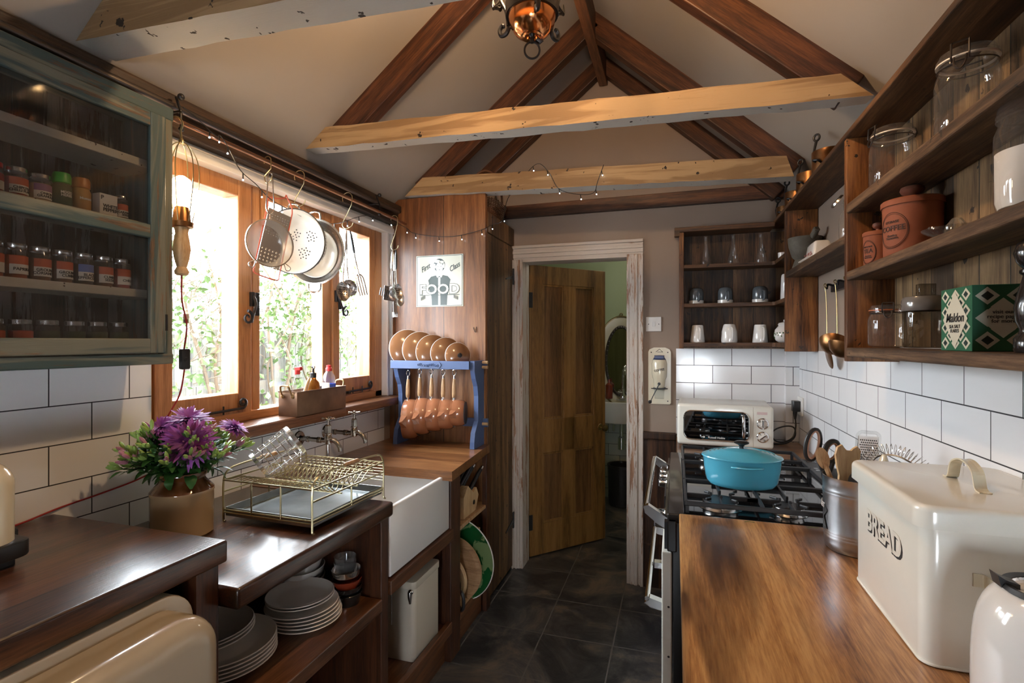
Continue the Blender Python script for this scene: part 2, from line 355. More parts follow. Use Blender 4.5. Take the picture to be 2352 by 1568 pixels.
M['underY'] = wood('stained rail wood', [(.05, .016, .006), (.12, .042, .015), (.19, .07, .026)], 'Y', .8, .4, coat=.2, bump=.2, stain=.2)
M['rough'] = wood('reclaimed shelf wood', [(.02, .011, .006), (.08, .042, .02), (.18, .105, .056)], 'Y', .8, .6, bump=.6, stain=.55, worm=.7)
M['shelfZ'] = wood('reclaimed shelf upright', [(.045, .015, .005), (.18, .068, .019), (.32, .135, .040)], 'Z', .7, .5, bump=.3, stain=.6, worm=.8)
M['shelfX'] = wood('reclaimed shelf board', [(.025, .010, .004), (.10, .042, .014), (.19, .085, .030)], 'X', .8, .5, bump=.3, stain=.4, worm=.8)
M['shelfY'] = wood('reclaimed shelf board along', [(.025, .011, .005), (.09, .04, .015), (.19, .092, .038)], 'Y', .8, .55, bump=.4, stain=.6, worm=.8)
M['backs'] = wood('back boarding', [(.045, .024, .010), (.15, .085, .036), (.27, .17, .08)], 'Z', .7, .6, plank=('Y', .105), bump=.4, stain=.5, worm=1)
M['backsX'] = wood('back boarding across', [(.02, .01, .005), (.085, .04, .017), (.18, .095, .042)], 'Z', .7, .6, plank=('X', .105), bump=.4, stain=.6, worm=1)
M['boxing'] = wood('pine cupboard side', [(.12, .043, .015), (.21, .082, .027), (.29, .128, .047)], 'Z', .5, .42, coat=.15, plank=('X', .3), bump=.15, knots=1.5)
M['ledged'] = wood('old plank door', [(.045, .02, .008), (.15, .075, .028), (.26, .145, .06)], 'Z', .8, .6, plank=('Y', .128), bump=.4, stain=.5, worm=.8)
M['door'] = wood('waxed pine door', [(.11, .05, .012), (.25, .125, .034), (.34, .18, .055)], 'Z', .6, .45, coat=.1, bump=.1)
M['doorp'] = wood('waxed pine door panel', [(.08, .035, .011), (.17, .08, .027), (.25, .125, .045)], 'Z', .6, .5, bump=.1, stain=.2)
M['doorback'] = wood('cream painted door back', [(.3, .28, .15), (.4, .37, .2)], 'Z', .6, .5, bump=.05)
M['arch'] = wood('scraped door casing', [(.22, .11, .06), (.36, .2, .12), (.45, .29, .19)], 'Z', 1, .6, paint=(.60, .54, .48), pfac=.62, pscale=8, bump=.4)
M['archX'] = wood('scraped door casing head', [(.22, .11, .06), (.36, .2, .12), (.45, .29, .19)], 'X', 1, .6, paint=(.60, .54, .48), pfac=.9, pscale=8, bump=.4)
M['wains'] = wood('dark wainscot', [(.018, .008, .004), (.06, .024, .01), (.12, .055, .022)], 'Z', .8, .5, plank=('X', .09), bump=.5, stain=.6)
M['white'] = plain('white gloss paint', (.78, .76, .72), .35, coat=.2)
M['cabp'] = wood('distressed blue green paint', [(.05, .03, .018), (.13, .08, .045), (.22, .15, .09)], 'Y', 1, .6, paint=[(.045, .08, .08), (.155, .16, .125)], pfac=.74, pscale=7, bump=.5)
M['cabpZ'] = wood('distressed blue green upright', [(.05, .03, .018), (.13, .08, .045), (.22, .15, .09)], 'Z', 1, .6, paint=[(.045, .08, .08), (.155, .16, .125)], pfac=.74, pscale=7, bump=.5)
M['cabin'] = wood('dark cabinet lining', [(.012, .007, .004), (.035, .018, .009), (.07, .035, .018)], 'Z', 1, .6, paint=(.17, .16, .15), pfac=.3, pscale=3, bump=.5, plank=('Y', .11))
M['cabsh'] = wood('chipped shelf paint', [(.1, .07, .05), (.2, .14, .1)], 'Y', 1, .6, paint=(.42, .40, .34), pfac=1.0, pscale=6, bump=.3, worm=.8)
M['cream'] = plain('cream enamel', (.72, .66, .50), .18, coat=.6)
M['creamw'] = plain('ivory enamel', (.82, .80, .72), .22, coat=.5, var=.03)
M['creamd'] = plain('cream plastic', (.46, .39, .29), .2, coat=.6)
M['bincream'] = plain('bin cream enamel', (.66, .585, .47), .25, coat=.4)
M['ceramic'] = plain('white ceramic', (.80, .79, .77), .12, coat=.5)
M['plate_c'] = plain('off white stoneware', (.82, .77, .71), .22, coat=.3)
M['greyc'] = plain('grey glaze', (.10, .115, .13), .2, coat=.5)
M['black'] = plain('black enamel', (.012, .012, .013), .18, coat=.5)
M['iron'] = plain('cast iron', (.018, .019, .022), .42, bump=.15, bscale=220)
M['wiron'] = plain('wrought iron', (.012, .012, .014), .4, bump=.2, bscale=90)
M['blackp'] = plain('black plastic', (.015, .015, .016), .35)
M['bglass'] = plain('black oven glass', (.006, .006, .007), .04, coat=.3)
M['mwglass'] = plain('mirrored microwave door', (.36, .37, .38), .03, 1)
M['chrome'] = plain('chrome', (.78, .78, .78), .08, 1)
M['steel'] = plain('brushed steel', (.78, .78, .78), .2, 1)
M['nickel'] = plain('aged nickel', (.42, .385, .34), .26, 1, var=.15, bscale=60)
M['alu'] = plain('worn aluminium', (.56, .57, .6), .32, 1, var=.2, bscale=70)
M['tin'] = plain('galvanised tray', (.36, .38, .38), .28, 1, var=.25, bscale=60)
M['copper'] = plain('polished copper', (.78, .33, .13), .16, 1, var=.1, bscale=20)
M['copperd'] = plain('tarnished copper', (.30, .145, .06), .34, 1, var=.5, bscale=30)
M['coppert'] = plain('weathered copper trough', (.20, .12, .075), .45, .7, var=.4, bscale=50, bump=.1)
M['copperp'] = plain('copper pipe', (.36, .20, .13), .3, 1, var=.2)
M['pipe'] = plain('dark steel pipe', (.14, .125, .12), .35, 1)
M['brass'] = plain('antique brass', (.34, .25, .12), .3, 1)
M['gold'] = plain('soft gold wire', (.52, .45, .27), .3, 1)
M['teal'] = plain('teal enamel', (.085, .41, .56), .2, coat=.6, var=.06, bscale=20)
M['bluep'] = plain('blue painted wood', (.06, .10, .22), .45, bump=.2, bscale=60)
M['terra'] = plain('terracotta', (.25, .07, .028), .75, bump=.1, bscale=80, var=.12)
M['terrad'] = plain('terracotta print', (.06, .03, .025), .8)
M['brownen'] = plain('brown enamel', (.27, .105, .05), .16, coat=.7, var=.12, bscale=18)
M['brownlid'] = plain('caramel enamel lid', (.25, .115, .05), .2, coat=.6, var=.12, bscale=20)
M['handlew'] = wood('turned wood handle', [(.22, .12, .06), (.4, .24, .12), (.5, .33, .18)], 'Z', 2, .45, bump=.1)
M['lightw'] = wood('light wood', [(.40, .24, .11), (.52, .34, .17), (.6, .42, .24)], 'Z', 2, .5, bump=.1)
M['oakY'] = wood('chopping board wood', [(.25, .13, .06), (.4, .23, .11), (.48, .3, .16)], 'X', 1.5, .5, bump=.1)
M['stone'] = plain('granite', (.13, .115, .09), .7, bump=.6, bscale=130, var=.35)
M['crock'] = plain('salt glaze body', (.42, .29, .16), .16, coat=.6, var=.06, bscale=20)
M['crockb'] = plain('salt glaze brown', (.13, .045, .014), .14, coat=.7, var=.25, bscale=20)
M['glass'] = thin_glass('clear glass', (.96, .97, .97), 1.55, .02, .035)
M['glassd'] = thin_glass('smoked glass', (.62, .6, .56), 1.5)
M['pane'] = thin_glass('window pane', (.98, .99, .99), 1.45, .01)
M['cabglass'] = thin_glass('dusty pane', (.78, .78, .78), 1.4, .06, .01)
M['amber'] = plain('amber glass', (.55, .22, .03), .06, trans=.8)
M['bluel'] = plain('blue liquid', (.0, .07, .6), .1, trans=.35)
M['red'] = plain('red plastic', (.6, .03, .03), .35)
M['redcord'] = plain('red fabric cord', (.30, .012, .014), .7)
M['paper'] = plain('paper label', (.55, .52, .48), .7)
M['ink'] = plain('black ink', (.02, .02, .022), .6)
M['mirror'] = plain('mirror silver', (.9, .9, .88), .02, 1)
M['bulb'] = emis('warm bulb', (1, .72, .42), 60)
M['led'] = emis('fairy light', (.75, .88, 1), 22)
M['salt'] = plain('white flour', (.78, .74, .7), .9, bump=.1)
M['leaf'] = plain('leaf', (.035, .12, .025), .42, var=.4, bscale=60, spec=.4)
M['bud'] = plain('green bud', (.30, .46, .11), .5, var=.25, bscale=60)
M['petal'] = plain('mauve petal', (.34, .085, .42), .55, var=.35, bscale=50)
M['petald'] = plain('deep purple petal', (.15, .012, .14), .55, var=.3, bscale=50)
M['pinkp'] = plain('pink bud', (.42, .17, .24), .5, var=.3, bscale=60)
M['wick'] = plain('brown wicker', (.16, .07, .03), .55, var=.3, bscale=60)
M['signw'] = plain('sign cream', (.74, .76, .66), .2, coat=.3)
M['signd'] = plain('sign dark green', (.03, .055, .05), .3)
M['fence'] = wood('grey fence boards', [(.10, .095, .085), (.18, .17, .155), (.25, .24, .22)], 'Z', 1, .8, plank=('Y', .11), bump=.4)
M['ivy'] = plain('ivy leaf', (.10, .17, .05), .6, var=.4, bscale=20)
M['twig'] = plain('dry twig', (.12, .085, .055), .8)
M['ground'] = plain('garden ground', (.14, .135, .12), .9, var=.2, bscale=5)
M['render'] = plain('outside wall', (.6, .6, .6), .9)
# ================================================================= THE ROOM
m = MB(); box(m, -1.9, 1.0, -2.0, 5.0, -.05, 0); struct('floor', m, M['slate'])
LW = -1.535; RW = .62; BW = 3.04
# left wall: window hole y 1.165..2.49, z 1.055..2.035
m = MB()
for y0, y1, z0, z1, mt in ((-2, 1.165, 0, 1.6, 1), (-2, 1.165, 1.6, 2.15, 0), (1.165, 2.49, 0, 1.055, 1), (1.165, 2.49, 2.035, 2.15, 0), (2.49, BW, 0, 2.15, 0)):
    m.mat(mt); box(m, LW - .17, LW, y0, y1, z0, z1)
struct('wall_left', m, [M['plaster'], M['tile_l']])
m = MB()
for z0, z1, mt in ((0, 1.357, 1), (1.357, 2.14, 0)): m.mat(mt); box(m, RW, RW + .1, -2, BW, z0, z1)
struct('wall_right', m, [M['plaster'], M['tile_r']])
DL, DR, DT = -.90, -.262, 1.905
m = MB(); m.mat(0)
box(m, -1.705, DL, BW, BW + .13, 0, 2.15); box(m, DL, DR, BW, BW + .13, DT, 2.15); box(m, DR, .007, BW, BW + .13, 0, 2.15)
box(m, .007, .72, BW, BW + .13, 1.36, 2.15); prism(m, [(-1.705, 2.15), (.72, 2.15), (-.4, 3.2)], 'Y', BW, BW + .13)
m.mat(1); box(m, .007, .72, BW, BW + .13, 0, 1.36)
struct('wall_back', m, [M['plaster'], M['tile_b']])
m = MB(); box(m, .556, RW, BW - .04, BW, .86, 1.36); struct('wall_back_corner_boxing', m, M['tile_b'])
m = MB()   # wall behind the camera, with an opening added to let fill light in
box(m, -1.705, 0, -2.06, -1.98, 0, 2.15); box(m, .56, .72, -2.06, -1.98, 0, 2.15); box(m, 0, .56, -2.06, -1.98, 0, .5); box(m, 0, .56, -2.06, -1.98, 1.2, 2.15)
prism(m, [(-1.705, 2.15), (.72, 2.15), (-.4, 3.2)], 'Y', -2.06, -1.98); struct('wall_front', m, M['plaster'])
m = MB()
for x in (0, .26, .52): box(m, x, x + .04, -2.04, -2.0, .5, 1.2)
for z in (.5, 1.16): box(m, 0, .56, -2.04, -2.0, z, z + .04)
struct('rear_fill_window', m, M['white'])  # frame of the added rear opening, out of view
m = MB()
def slope(xa, za, xb, zb, th=.06):
    prism(m, [(xa, za), (xb, zb), (xb, zb + th), (xa, za + th)], 'Y', -2.06, BW + .13)
slope(LW - .17, 2.014, -.4, 3.06); slope(.72, 2.05, -.4, 3.06)
struct('ceiling', m, M['ceil'])
def zl(x): return 2.15 + (x - LW) * .8018
def zr(x): return 3.06 - (x + .4) * .9020
# washroom beyond the door
m = MB(); m.mat(0); box(m, -1.5, .5, 4.66, 4.72, 1.25, 2.3); box(m, -1.56, -1.5, 3.17, 4.72, 0, 2.3); box(m, .5, .56, 3.17, 4.72, 0, 2.3)
m.mat(1); box(m, -1.5, .5, 4.66, 4.72, 0, 1.25); struct('wall_washroom', m, [M['green'], M['tile_w']])
m = MB(); box(m, -1.56, .56, 3.17, 4.72, 2.3, 2.34); struct('ceiling_washroom', m, M['white'])
# eaves beam, white mouldings round the window, sill
m = MB(); box(m, LW, LW + .055, -1.98, 2.60, 2.052, 2.152, .006, 2); box(m, LW, LW + .075, -1.98, 2.60, 2.118, 2.158, .008, 2); struct('trim_1', m, M['plate'])
m = MB()
for a, b_ in ((0, .030), (.012, .020), (.026, .012)):
    box(m, LW - .02, LW + b_, 1.1, 2.545, 2.002 + a, 2.014 + a + .02, .003, 2)
for a, b_ in ((0, .022), (.018, .016), (.040, .026)): box(m, LW - .02, LW + b_, 2.488 + a, 2.502 + a, 1.1, 2.05, .003, 2)
struct('trim_2', m, M['white'])
m = MB(); box(m, -1.575, -1.432, 1.165, 2.545, 1.058, 1.100, .006, 3); box(m, -1.56, -1.43, 1.165, 2.0, 1.058, 1.098, .006, 3); struct('trim_3', m, M['sill'])
# door casing
m = MB()
def casing(mb, u0, u1, lo, hi, ax):
    s = 1 if u1 > u0 else -1; w = abs(u1 - u0)
    for a, b_, d in ((0, .18, .012), (.12, .45, .020), (.40, .62, .028), (.60, .82, .020), (.80, 1, .034)):
        p, q = u0 + s * a * w, u0 + s * b_ * w; p, q = min(p, q), max(p, q)
        if ax == 'v': box(mb, p, q, BW - d, BW, lo, hi, .003, 2)
        else: box(mb, lo, hi, BW - d, BW, p, q, .003, 2)
casing(m, DR + .005, DR + .09, 0, DT - .0025, 'v'); casing(m, DL - .005, DL - .06, 0, DT - .0025, 'v')
box(m, DR - .004, DR + .014, BW - .012, BW + .13, 0, DT); box(m, DL - .014, DL + .006, BW - .012, BW + .13, 0, DT)
struct('trim_4', m, M['arch'])
m = MB(); casing(m, DT - .002, DT + .083, DL - .06, DR + .09, 'h'); box(m, DL, DR, BW - .012, BW + .13, DT - .016, DT + .003); struct('trim_5', m, M['archX'])
# dark boarded panel beside the stove
m = MB(); box(m, -.172, .007, BW - .02, BW, 0, .86); box(m, -.176, .007, BW - .034, BW, .845, .885, .005, 2); box(m, -.172, .007, BW - .026, BW, .24, .25); struct('trim_6', m, M['wains'])
# ---------------------------------------------------------------- window 1
XF0, XF1 = -1.625, -1.562
m = MB()
box(m, XF0, XF1, 1.165, 1.195, 1.10, 2.035); box(m, XF0, XF1, 1.588, 1.626, 1.10, 2.035, .003, 2); box(m, XF0, XF1, 2.004, 2.062, 1.10, 2.035, .003, 2)
box(m, XF0, XF1 + .012, 2.425, 2.49, 1.10, 2.035, .003, 2)
box(m, XF0, XF1, 1.626, 2.004, 1.712, 1.745, .003, 2)
fr = struct('window_1', m, M['pine'])
m = MB(); box(m, XF0, XF1 + .012, 1.165, 2.49, 1.098, 1.135, .004, 2); box(m, XF0, XF1 + .006, 1.165, 2.49, 2.0, 2.035, .003, 2); obj('frame_rail', m, M['pineY'], fr, world=True)
def sash(y0, y1, z0, z1, w, x0, x1, glass=True, wb=None):
    wb = wb or w
    m = MB(); box(m, x0, x1, y0, y0 + w, z0, z1, .004, 2); box(m, x0, x1, y1 - w, y1, z0, z1, .004, 2)
    box(m, x0 + .002, x1 - .001, y0 + w, y1 - w, z0, z0 + wb, .004, 2); box(m, x0 + .002, x1 - .001, y0 + w, y1 - w, z1 - w, z1, .004, 2)
    s = obj('sash', m, M['pine'], fr, world=True)
    m = MB(); box(m, x0 + .014, x0 + .018, y0 + w - .004, y1 - w + .004, z0 + wb - .004, z1 - w + .004); obj('pane', m, M['pane'], s, world=True)
sash(1.188, 1.574, 1.130, 2.005, .062, XF0 - .01, XF1 + .010, wb=.078)
sash(2.068, 2.425, 1.135, 2.005, .050, XF0 - .01, XF1 + .010, wb=.085)
sash(1.628, 2.002, 1.748, 2.0, .036, XF0, XF1 + .008)
m = MB(); box(m, XF0 + .012, XF0 + .016, 1.62, 2.01, 1.13, 1.72); obj('pane', m, M['pane'], fr, world=True)
# ironmongery
def curl(c, r, turns, plane, sgn=1, a0=0):
    out = []; N = 26
    for i in range(N + 1):
        t = i / N; a = a0 + sgn * turns * 2 * pi * t; rr = r * (1 - .78 * t)
        out.append((c[0], c[1] + rr * math.cos(a), c[2] + rr * math.sin(a)) if plane == 'YZ' else (c[0] + rr * math.cos(a), c[1] + rr * math.sin(a), c[2]))
    return out
def latch(y, z, s=1, name='casement_latch', flip=1):
    m = MB(); box(m, XF1 + .008, XF1 + .018, y + .006, y + .022, z - .045, z + .045, .002, 2); box(m, XF1 + .008, XF1 + .022, y - .022, y - .006, z - .01, z + .045, .002, 2)
    c = (XF1 + .026, y - .045 * flip, z - .055)
    cv = curl(c, .026, 1.25, 'YZ', -1 * flip, pi / 2 if flip > 0 else pi / 2)
    tube(m, spline([(XF1 + .02, y - .012, z + .03), (XF1 + .028, y - .008, z + .0), (XF1 + .026, y - .016 * flip, z - .035)], 5) , .006, 8)
    tube(m, spline([(XF1 + .026, y - .016 * flip, z - .035), (c[0], c[1] + .018 * flip, c[2] - .018)], 4), .005, 8)
    tube(m, cv, [.006 - .003 * i / 26 for i in range(27)], 8)
    obj(name, m, M['wiron'], fr, world=True)
latch(1.585, 1.545)
latch(2.10, 1.60, flip=-1)
def stay(y0, y1, z, cy):
    m = MB(); tube(m, [(XF1 + .02, y0, z), (XF1 + .022, y1, z + .004)], .005, 6); box(m, XF1 + .008, XF1 + .03, y0 + .03, y0 + .05, z - .008, z + .004)
    tube(m, curl((XF1 + .022, y1, z + .024), .020, 1.2, 'YZ', 1, -pi / 2), .005, 6)
    for q in (.35, .7): tube(m, [(XF1 + .02, y0 + (y1 - y0) * q, z - .01), (XF1 + .02, y0 + (y1 - y0) * q, z + .02)], .003, 6)
    obj('casement_stay', m, M['wiron'], fr, world=True)
stay(1.24, 1.52, 1.147, 0); stay(2.13, 2.36, 1.150, 0)
m = MB(); tube(m, [(XF1 + .014, 1.76, 1.785), (XF1 + .018, 1.93, 1.785)], .006, 6); tube(m, curl((XF1 + .018, 1.93, 1.805), .018, 1.2, 'YZ', 1, -pi / 2), .005, 6); obj('casement_stay', m, M['wiron'], fr, world=True)
# ---------------------------------------------------------------- garden beyond the window
m = MB(); box(m, -6, LW - .2, -2, 7, -.1, -.05); g = struct('ground', m, M['ground'])
t = thing('garden_fence', 'weathered grey board fence with one cross rail behind the kitchen window', 'fence', (-2.75, 2, -.05))
m = MB()
for i in range(44):
    y = .0 + i * .13; box(m, -2.77, -2.75, y, y + .122, -.05, 1.46 + .02 * math.sin(i * 2.1)); 
obj('fence_boards', m, M['fence'], t, world=True)
m = MB(); box(m, -2.75, -2.71, 0, 5.7, 1.04, 1.13); obj('fence_rail', m, M['fence'], t, world=True)
for y in (1.0, 2.9, 4.8):
    m = MB(); box(m, -2.75, -2.66, y, y + .09, -.05, 1.5); obj('fence_post', m, M['fence'], t, world=True)
random.seed(11)
def leafy(mb, cx, cy, cz, n, sx, sy, sz, size):
    for i in range(n):
        p = Vector((random.gauss(cx, sx), random.gauss(cy, sy), random.gauss(cz, sz))); 
        if p.x < -2.72: p.x = -2.70
        a = Vector((random.uniform(-1, 1), random.uniform(-1, 1), random.uniform(-1, 1))).normalized(); b_ = a.orthogonal().normalized(); s = size * random.uniform(.4, 1.1)
        q = a.cross(b_) * .25 * s
        mb.add([p - a * s, p + b_ * s * .6 + q, p + a * s, p - b_ * s * .6 + q], [(0, 1, 2), (0, 2, 3)])
def vine(seed, label, y, n, lv, z=1.55, spread=.32, yoff=0):
    random.seed(seed); t = thing('climbing_vine', label, 'vine', (-2.68, y, -.05), group=None)
    m = MB()
    for k in range(n):
        pts = [(-2.68, y + random.gauss(0, .05), -.02)]
        for j in range(6): pts.append((-2.68 + random.uniform(-.02, .12), pts[-1][1] + random.gauss(0, .09), .25 + j * .33))
        tube(m, spline(pts, 4), .006 + .006 * random.random(), 5)
    for k in range(150):
        yy = y + random.gauss(0, spread); zz = z + random.gauss(0, .22); a = random.uniform(0, pi); L = random.uniform(.1, .25)
        tube(m, spline([(-2.64, yy, zz), (-2.58, yy + L * .5 * math.cos(a), zz + L * .5 * math.sin(a) + .03), (-2.62, yy + L * math.cos(a), zz + L * math.sin(a))], 3), .0025, 4)
    obj('stems', m, M['twig'], t, world=True)
    m = MB(); leafy(m, -2.6, y + yoff, z, lv, .07, spread, .2, .028); leafy(m, -2.6, y + yoff, z - .45, lv // 4, .05, spread * .7, .2, .03)
    o = obj('foliage', m, M['ivy'], t, world=True); o['kind'] = 'stuff'
vine(3, 'tangled climber on the fence seen through the middle pane', 3.15, 9, 1000, z=1.66)
vine(4, 'leafy climber on the fence seen through the right hand pane', 4.15, 6, 1000, z=1.64)
vine(5, 'thin climber on the fence seen through the left hand pane', 2.25, 4, 620, z=1.58)
t = thing('garden_shed', 'pale shed with a dark roof edge far behind the garden fence', 'shed', (-4.9, 3.8, -.05))
m = MB(); box(m, -5.4, -4.45, 2.9, 4.4, -.05, 1.98); obj('shed_wall', m, M['render'], t, world=True)
m = MB(); box(m, -5.5, -4.35, 2.8, 4.5, 1.98, 2.06); obj('shed_roof', m, M['pipe'], t, world=True)
# ---------------------------------------------------------------- roof timbers (each timber lifts off on its own)
def beam(label, y, xl, zlft, xr, zrgt, h, th, tl, tr_):
    """tie beam: bottom edge from (xl,zlft) to (xr,zrgt), ends cut to the roof slope"""
    m = MB(); N = 28; random.seed(int(y * 100)); vs = []; 
    for i in range(N + 1):
        t = i / N; xb = xl + (xr - xl) * t; xt = (xl + tl) + (xr - tr_ - xl - tl) * t
        zb = zlft + (zrgt - zlft) * t; zt = zb + h; j = lambda s: random.uniform(-s, s)
        # ends are scribed to the slope
        vs += [(xb, y + j(.002), zb + j(.0025)), (xb, y + th + j(.002), zb + j(.0025)), (xt, y + th + j(.002), zt + j(.003)), (xt, y + j(.002), zt + j(.003))]
    fs = []
    for i in range(N):
        a = i * 4; b_ = a + 4
        m.mat(1); m.add([], [])
        fs += [((a, b_, b_ + 3, a + 3), 0), ((a, a + 1, b_ + 1, b_), 1), ((a + 1, a + 2, b_ + 2, b_ + 1), 0), ((a + 3, b_ + 3, b_ + 2, a + 2), 0)]
    fs += [((0, 3, 2, 1), 0), ((N * 4, N * 4 + 1, N * 4 + 2, N * 4 + 3), 0)]
    m.v = vs; m.f = [f for f, k in fs]; m.m = [k for f, k in fs]; m.sm = [False] * len(fs)
    o = obj('tie_beam', m, [M['beam'], M['beamw']], loc=None); tag(o, label, 'beam', 'limewashed tie beams'); return o
b0 = beam('nearest limewashed tie beam, cut off by the top left of the photo', .925, -1.485, 2.18, .56, 2.10, .09, .10, .10, .085)
b1 = beam('limewashed tie beam across the middle of the room, second from the camera', 1.775, -1.482, 2.203, .563, 2.132, .078, .065, .095, .085)
b2 = beam('limewashed tie beam with fairy lights, resting above the pine cupboard', 2.52, -1.425, 2.205, .50, 2.128, .092, .085, .11, .03)
m = MB(); box(m, -1.40, .55, 3.0, 3.036, 2.16, 2.235, .003, 2); o = obj('tie_beam', m, M['rafter']); tag(o, 'dark unpainted tie beam against the end wall', 'beam')
def rafter(side, y, label, w=.095, d=.07, top=0, h=None):
    m = MB(); 
    if side < 0: a = math.atan(.8018); x0, z0 = -1.375, zl(-1.375); x1 = -.42; z1 = zl(x1)
    else: a = -math.atan(.902); x0, z0 = .548, zr(.548); x1 = -.38; z1 = zr(x1)
    L = math.hypot(x1 - x0, z1 - z0); u = Vector((x1 - x0, 0, z1 - z0)).normalized(); nrm = Vector((u.z, 0, -u.x)) if side < 0 else Vector((-u.z, 0, u.x))
    # local X along the slope, so the grain follows the timber; mesh is rotated by the object transform
    box(m, 0, L, 0, d, -w, 0.004, .004, 2)
    o = obj('rafter', m, M['rafter']); ang = math.atan2(u.z, u.x)
    if side < 0: o.rotation_euler = (0, -ang, 0); o.location = (x0, y, z0)
    else:
        o.rotation_euler = (0, -(ang - pi), 0); 
        # build from the ridge down so the underside stays below
        o.location = (x1, y, z1)
    tag(o, label, 'rafter', 'stained roof rafters'); return o
for y, nm in ((.955, 'nearest'), (1.80, 'middle'), (2.545, 'third'), (2.97, 'far')):
    side_l = {'nearest': 'rafter on the left slope above the nearest tie beam', 'middle': 'rafter running up the left slope from the second tie beam', 'third': 'rafter running up the left slope from the tie beam with fairy lights', 'far': 'dark rafter on the left slope against the end wall'}[nm]
    side_r = side_l.replace('left', 'right')
    rafter(-1, y, side_l, w=.10 if nm != 'far' else .08, d=.06); rafter(1, y, side_r, w=.10 if nm != 'far' else .08, d=.06)
m = MB(); box(m, -.425, -.375, -1.9, 3.03, 2.90, 3.05, .004, 2); o = obj('ridge_board', m, M['rafterY']); tag(o, 'ridge board running along the top of the roof', 'beam')
# ================================================================= LEFT SIDE: counters and what they carry
t = thing('worktop', 'dark glossy raised worktop at the near left over the cream appliance', 'worktop', (-1.25, .3, .905))
m = MB(); box(m, LW + .002, -.958, -1.2, .905, .905, .955, .006, 3); obj('worktop_board', m, M['wtop'], t, world=True)
m = MB(); box(m, -1.01, -.965, .83, .885, 0, .905); box(m, LW + .01, -1.01, .865, .885, 0, .905); obj('end_post', m, M['under'], t, world=True)
t = thing('worktop', 'dark glossy lower worktop under the dish rack, left of the sink', 'worktop', (-1.2, 1.2, .805))
m = MB(); box(m, LW + .002, -.915, .89, 1.545, .806, .855, .009, 3); obj('worktop_board', m, M['wtop'], t, world=True)
u = thing('open_base_unit', 'open dark wood unit holding plates and bowls under the lower worktop', 'shelf unit', (-1.2, 1.2, 0))
m = MB(); box(m, -.975, -.93, 1.492, 1.535, 0, .805, .003, 2); box(m, LW + .01, -.975, 1.500, 1.52, 0, .805); obj('end_panel', m, M['under'], u, world=True)
m = MB(); box(m, LW + .01, -.925, .89, 1.490, .502, .545, .004, 2); obj('shelf_board', m, M['sill'], u, world=True)
m = MB(); box(m, LW + .002, LW + .01, .89, 1.5, 0, .805); obj('back_panel', m, M['cabin'], u, world=True)
# far worktop: right of the sink and a strip behind it
t = thing('worktop', 'wooden worktop in the far left corner under the blue pan rack', 'worktop', (-1.2, 2.2, .815))
m = MB(); prism(m, [(LW + .002, 1.546), (-1.372, 1.546), (-1.372, 1.965), (-.888, 1.965), (-.935, 2.545), (LW + .002, 2.545)], 'Z', .815, .855); obj('worktop_board', m, M['wtopX'], t, world=True)
# butler sink
t = thing('butler_sink', 'white ceramic butler sink between the two left worktops', 'sink', (-1.15, 1.77, .585))
def tray(m, x0, x1, y0, y1, z0, z1, w, bev):
    bm = bmesh.new(); bmesh.ops.create_cube(bm, size=1)
    bmesh.ops.scale(bm, vec=(x1 - x0, y1 - y0, z1 - z0), verts=bm.verts); bmesh.ops.translate(bm, vec=((x0 + x1) / 2, (y0 + y1) / 2, (z0 + z1) / 2), verts=bm.verts)
    top = max(bm.faces, key=lambda f: f.calc_center_median().z)
    r = bmesh.ops.inset_region(bm, faces=[top], thickness=w); 
    e = bmesh.ops.extrude_face_region(bm, geom=[top]); vs_ = [v for v in e['geom'] if isinstance(v, bmesh.types.BMVert)]
    bmesh.ops.translate(bm, vec=(0, 0, -(z1 - z0 - w)), verts=vs_)
    if top.is_valid: bmesh.ops.delete(bm, geom=[top], context='FACES_ONLY')
    bmesh.ops.bevel(bm, geom=list(bm.edges), offset=bev, segments=3, affect='EDGES', profile=.5, clamp_overlap=True)
    bm.verts.index_update(); m.add([tuple(v.co) for v in bm.verts], [tuple(v.index for v in f.verts) for f in bm.faces], True); bm.free()
m = MB(); tray(m, -1.395, -.932, 1.55, 2.035, .588, .828, .028, .006); obj('sink_basin', m, M['ceramic'], t, world=True)
m = MB(); lathe(m, [(0, .004), (.03, .004), (.035, 0)], 20, (-1.17, 1.78, .618)); obj('drain', m, M['chrome'], t, world=True)
u = thing('sink_stand', 'dark wood frame carrying the sink and the small cream bin', 'shelf unit', (-1.2, 1.8, 0))
m = MB(); box(m, -.975, -.93, 2.045, 2.15, 0, .812, .003, 2); box(m, LW + .01, -.975, 2.06, 2.14, 0, .812); obj('post', m, M['under'], u, world=True)
m = MB(); box(m, -.955, -.92, 1.537, 2.055, .535, .582, .003, 2); obj('front_rail', m, M['underY'], u, world=True)
m = MB(); box(m, -1.38, -.955, 1.537, 2.05, .55, .583); obj('bearer', m, M['under'], u, world=True)
m = MB(); box(m, LW + .01, -.935, 1.537, 2.05, .125, .160, .003, 2); obj('bottom_shelf', m, M['sill'], u, world=True)
m = MB(); box(m, -.95, -.925, 1.537, 2.05, .13, .178, .003, 2); obj('shelf_lip', m, M['underY'], u, world=True)
m = MB(); box(m, -.99, -.96, 1.537, 2.05, 0, .125); obj('plinth', m, M['underY'], u, world=True)
m = MB(); box(m, LW + .002, LW + .01, 1.53, 2.06, 0, .8); obj('back_panel', m, M['cabin'], u, world=True)
u = thing('open_base_unit', 'narrow open unit with boards and a knife block below the far worktop', 'shelf unit', (-1.2, 2.35, 0))
m = MB(); box(m, LW + .01, -.93, 2.152, 2.54, .13, .158, .003, 2); obj('bottom_shelf', m, M['sill'], u, world=True)
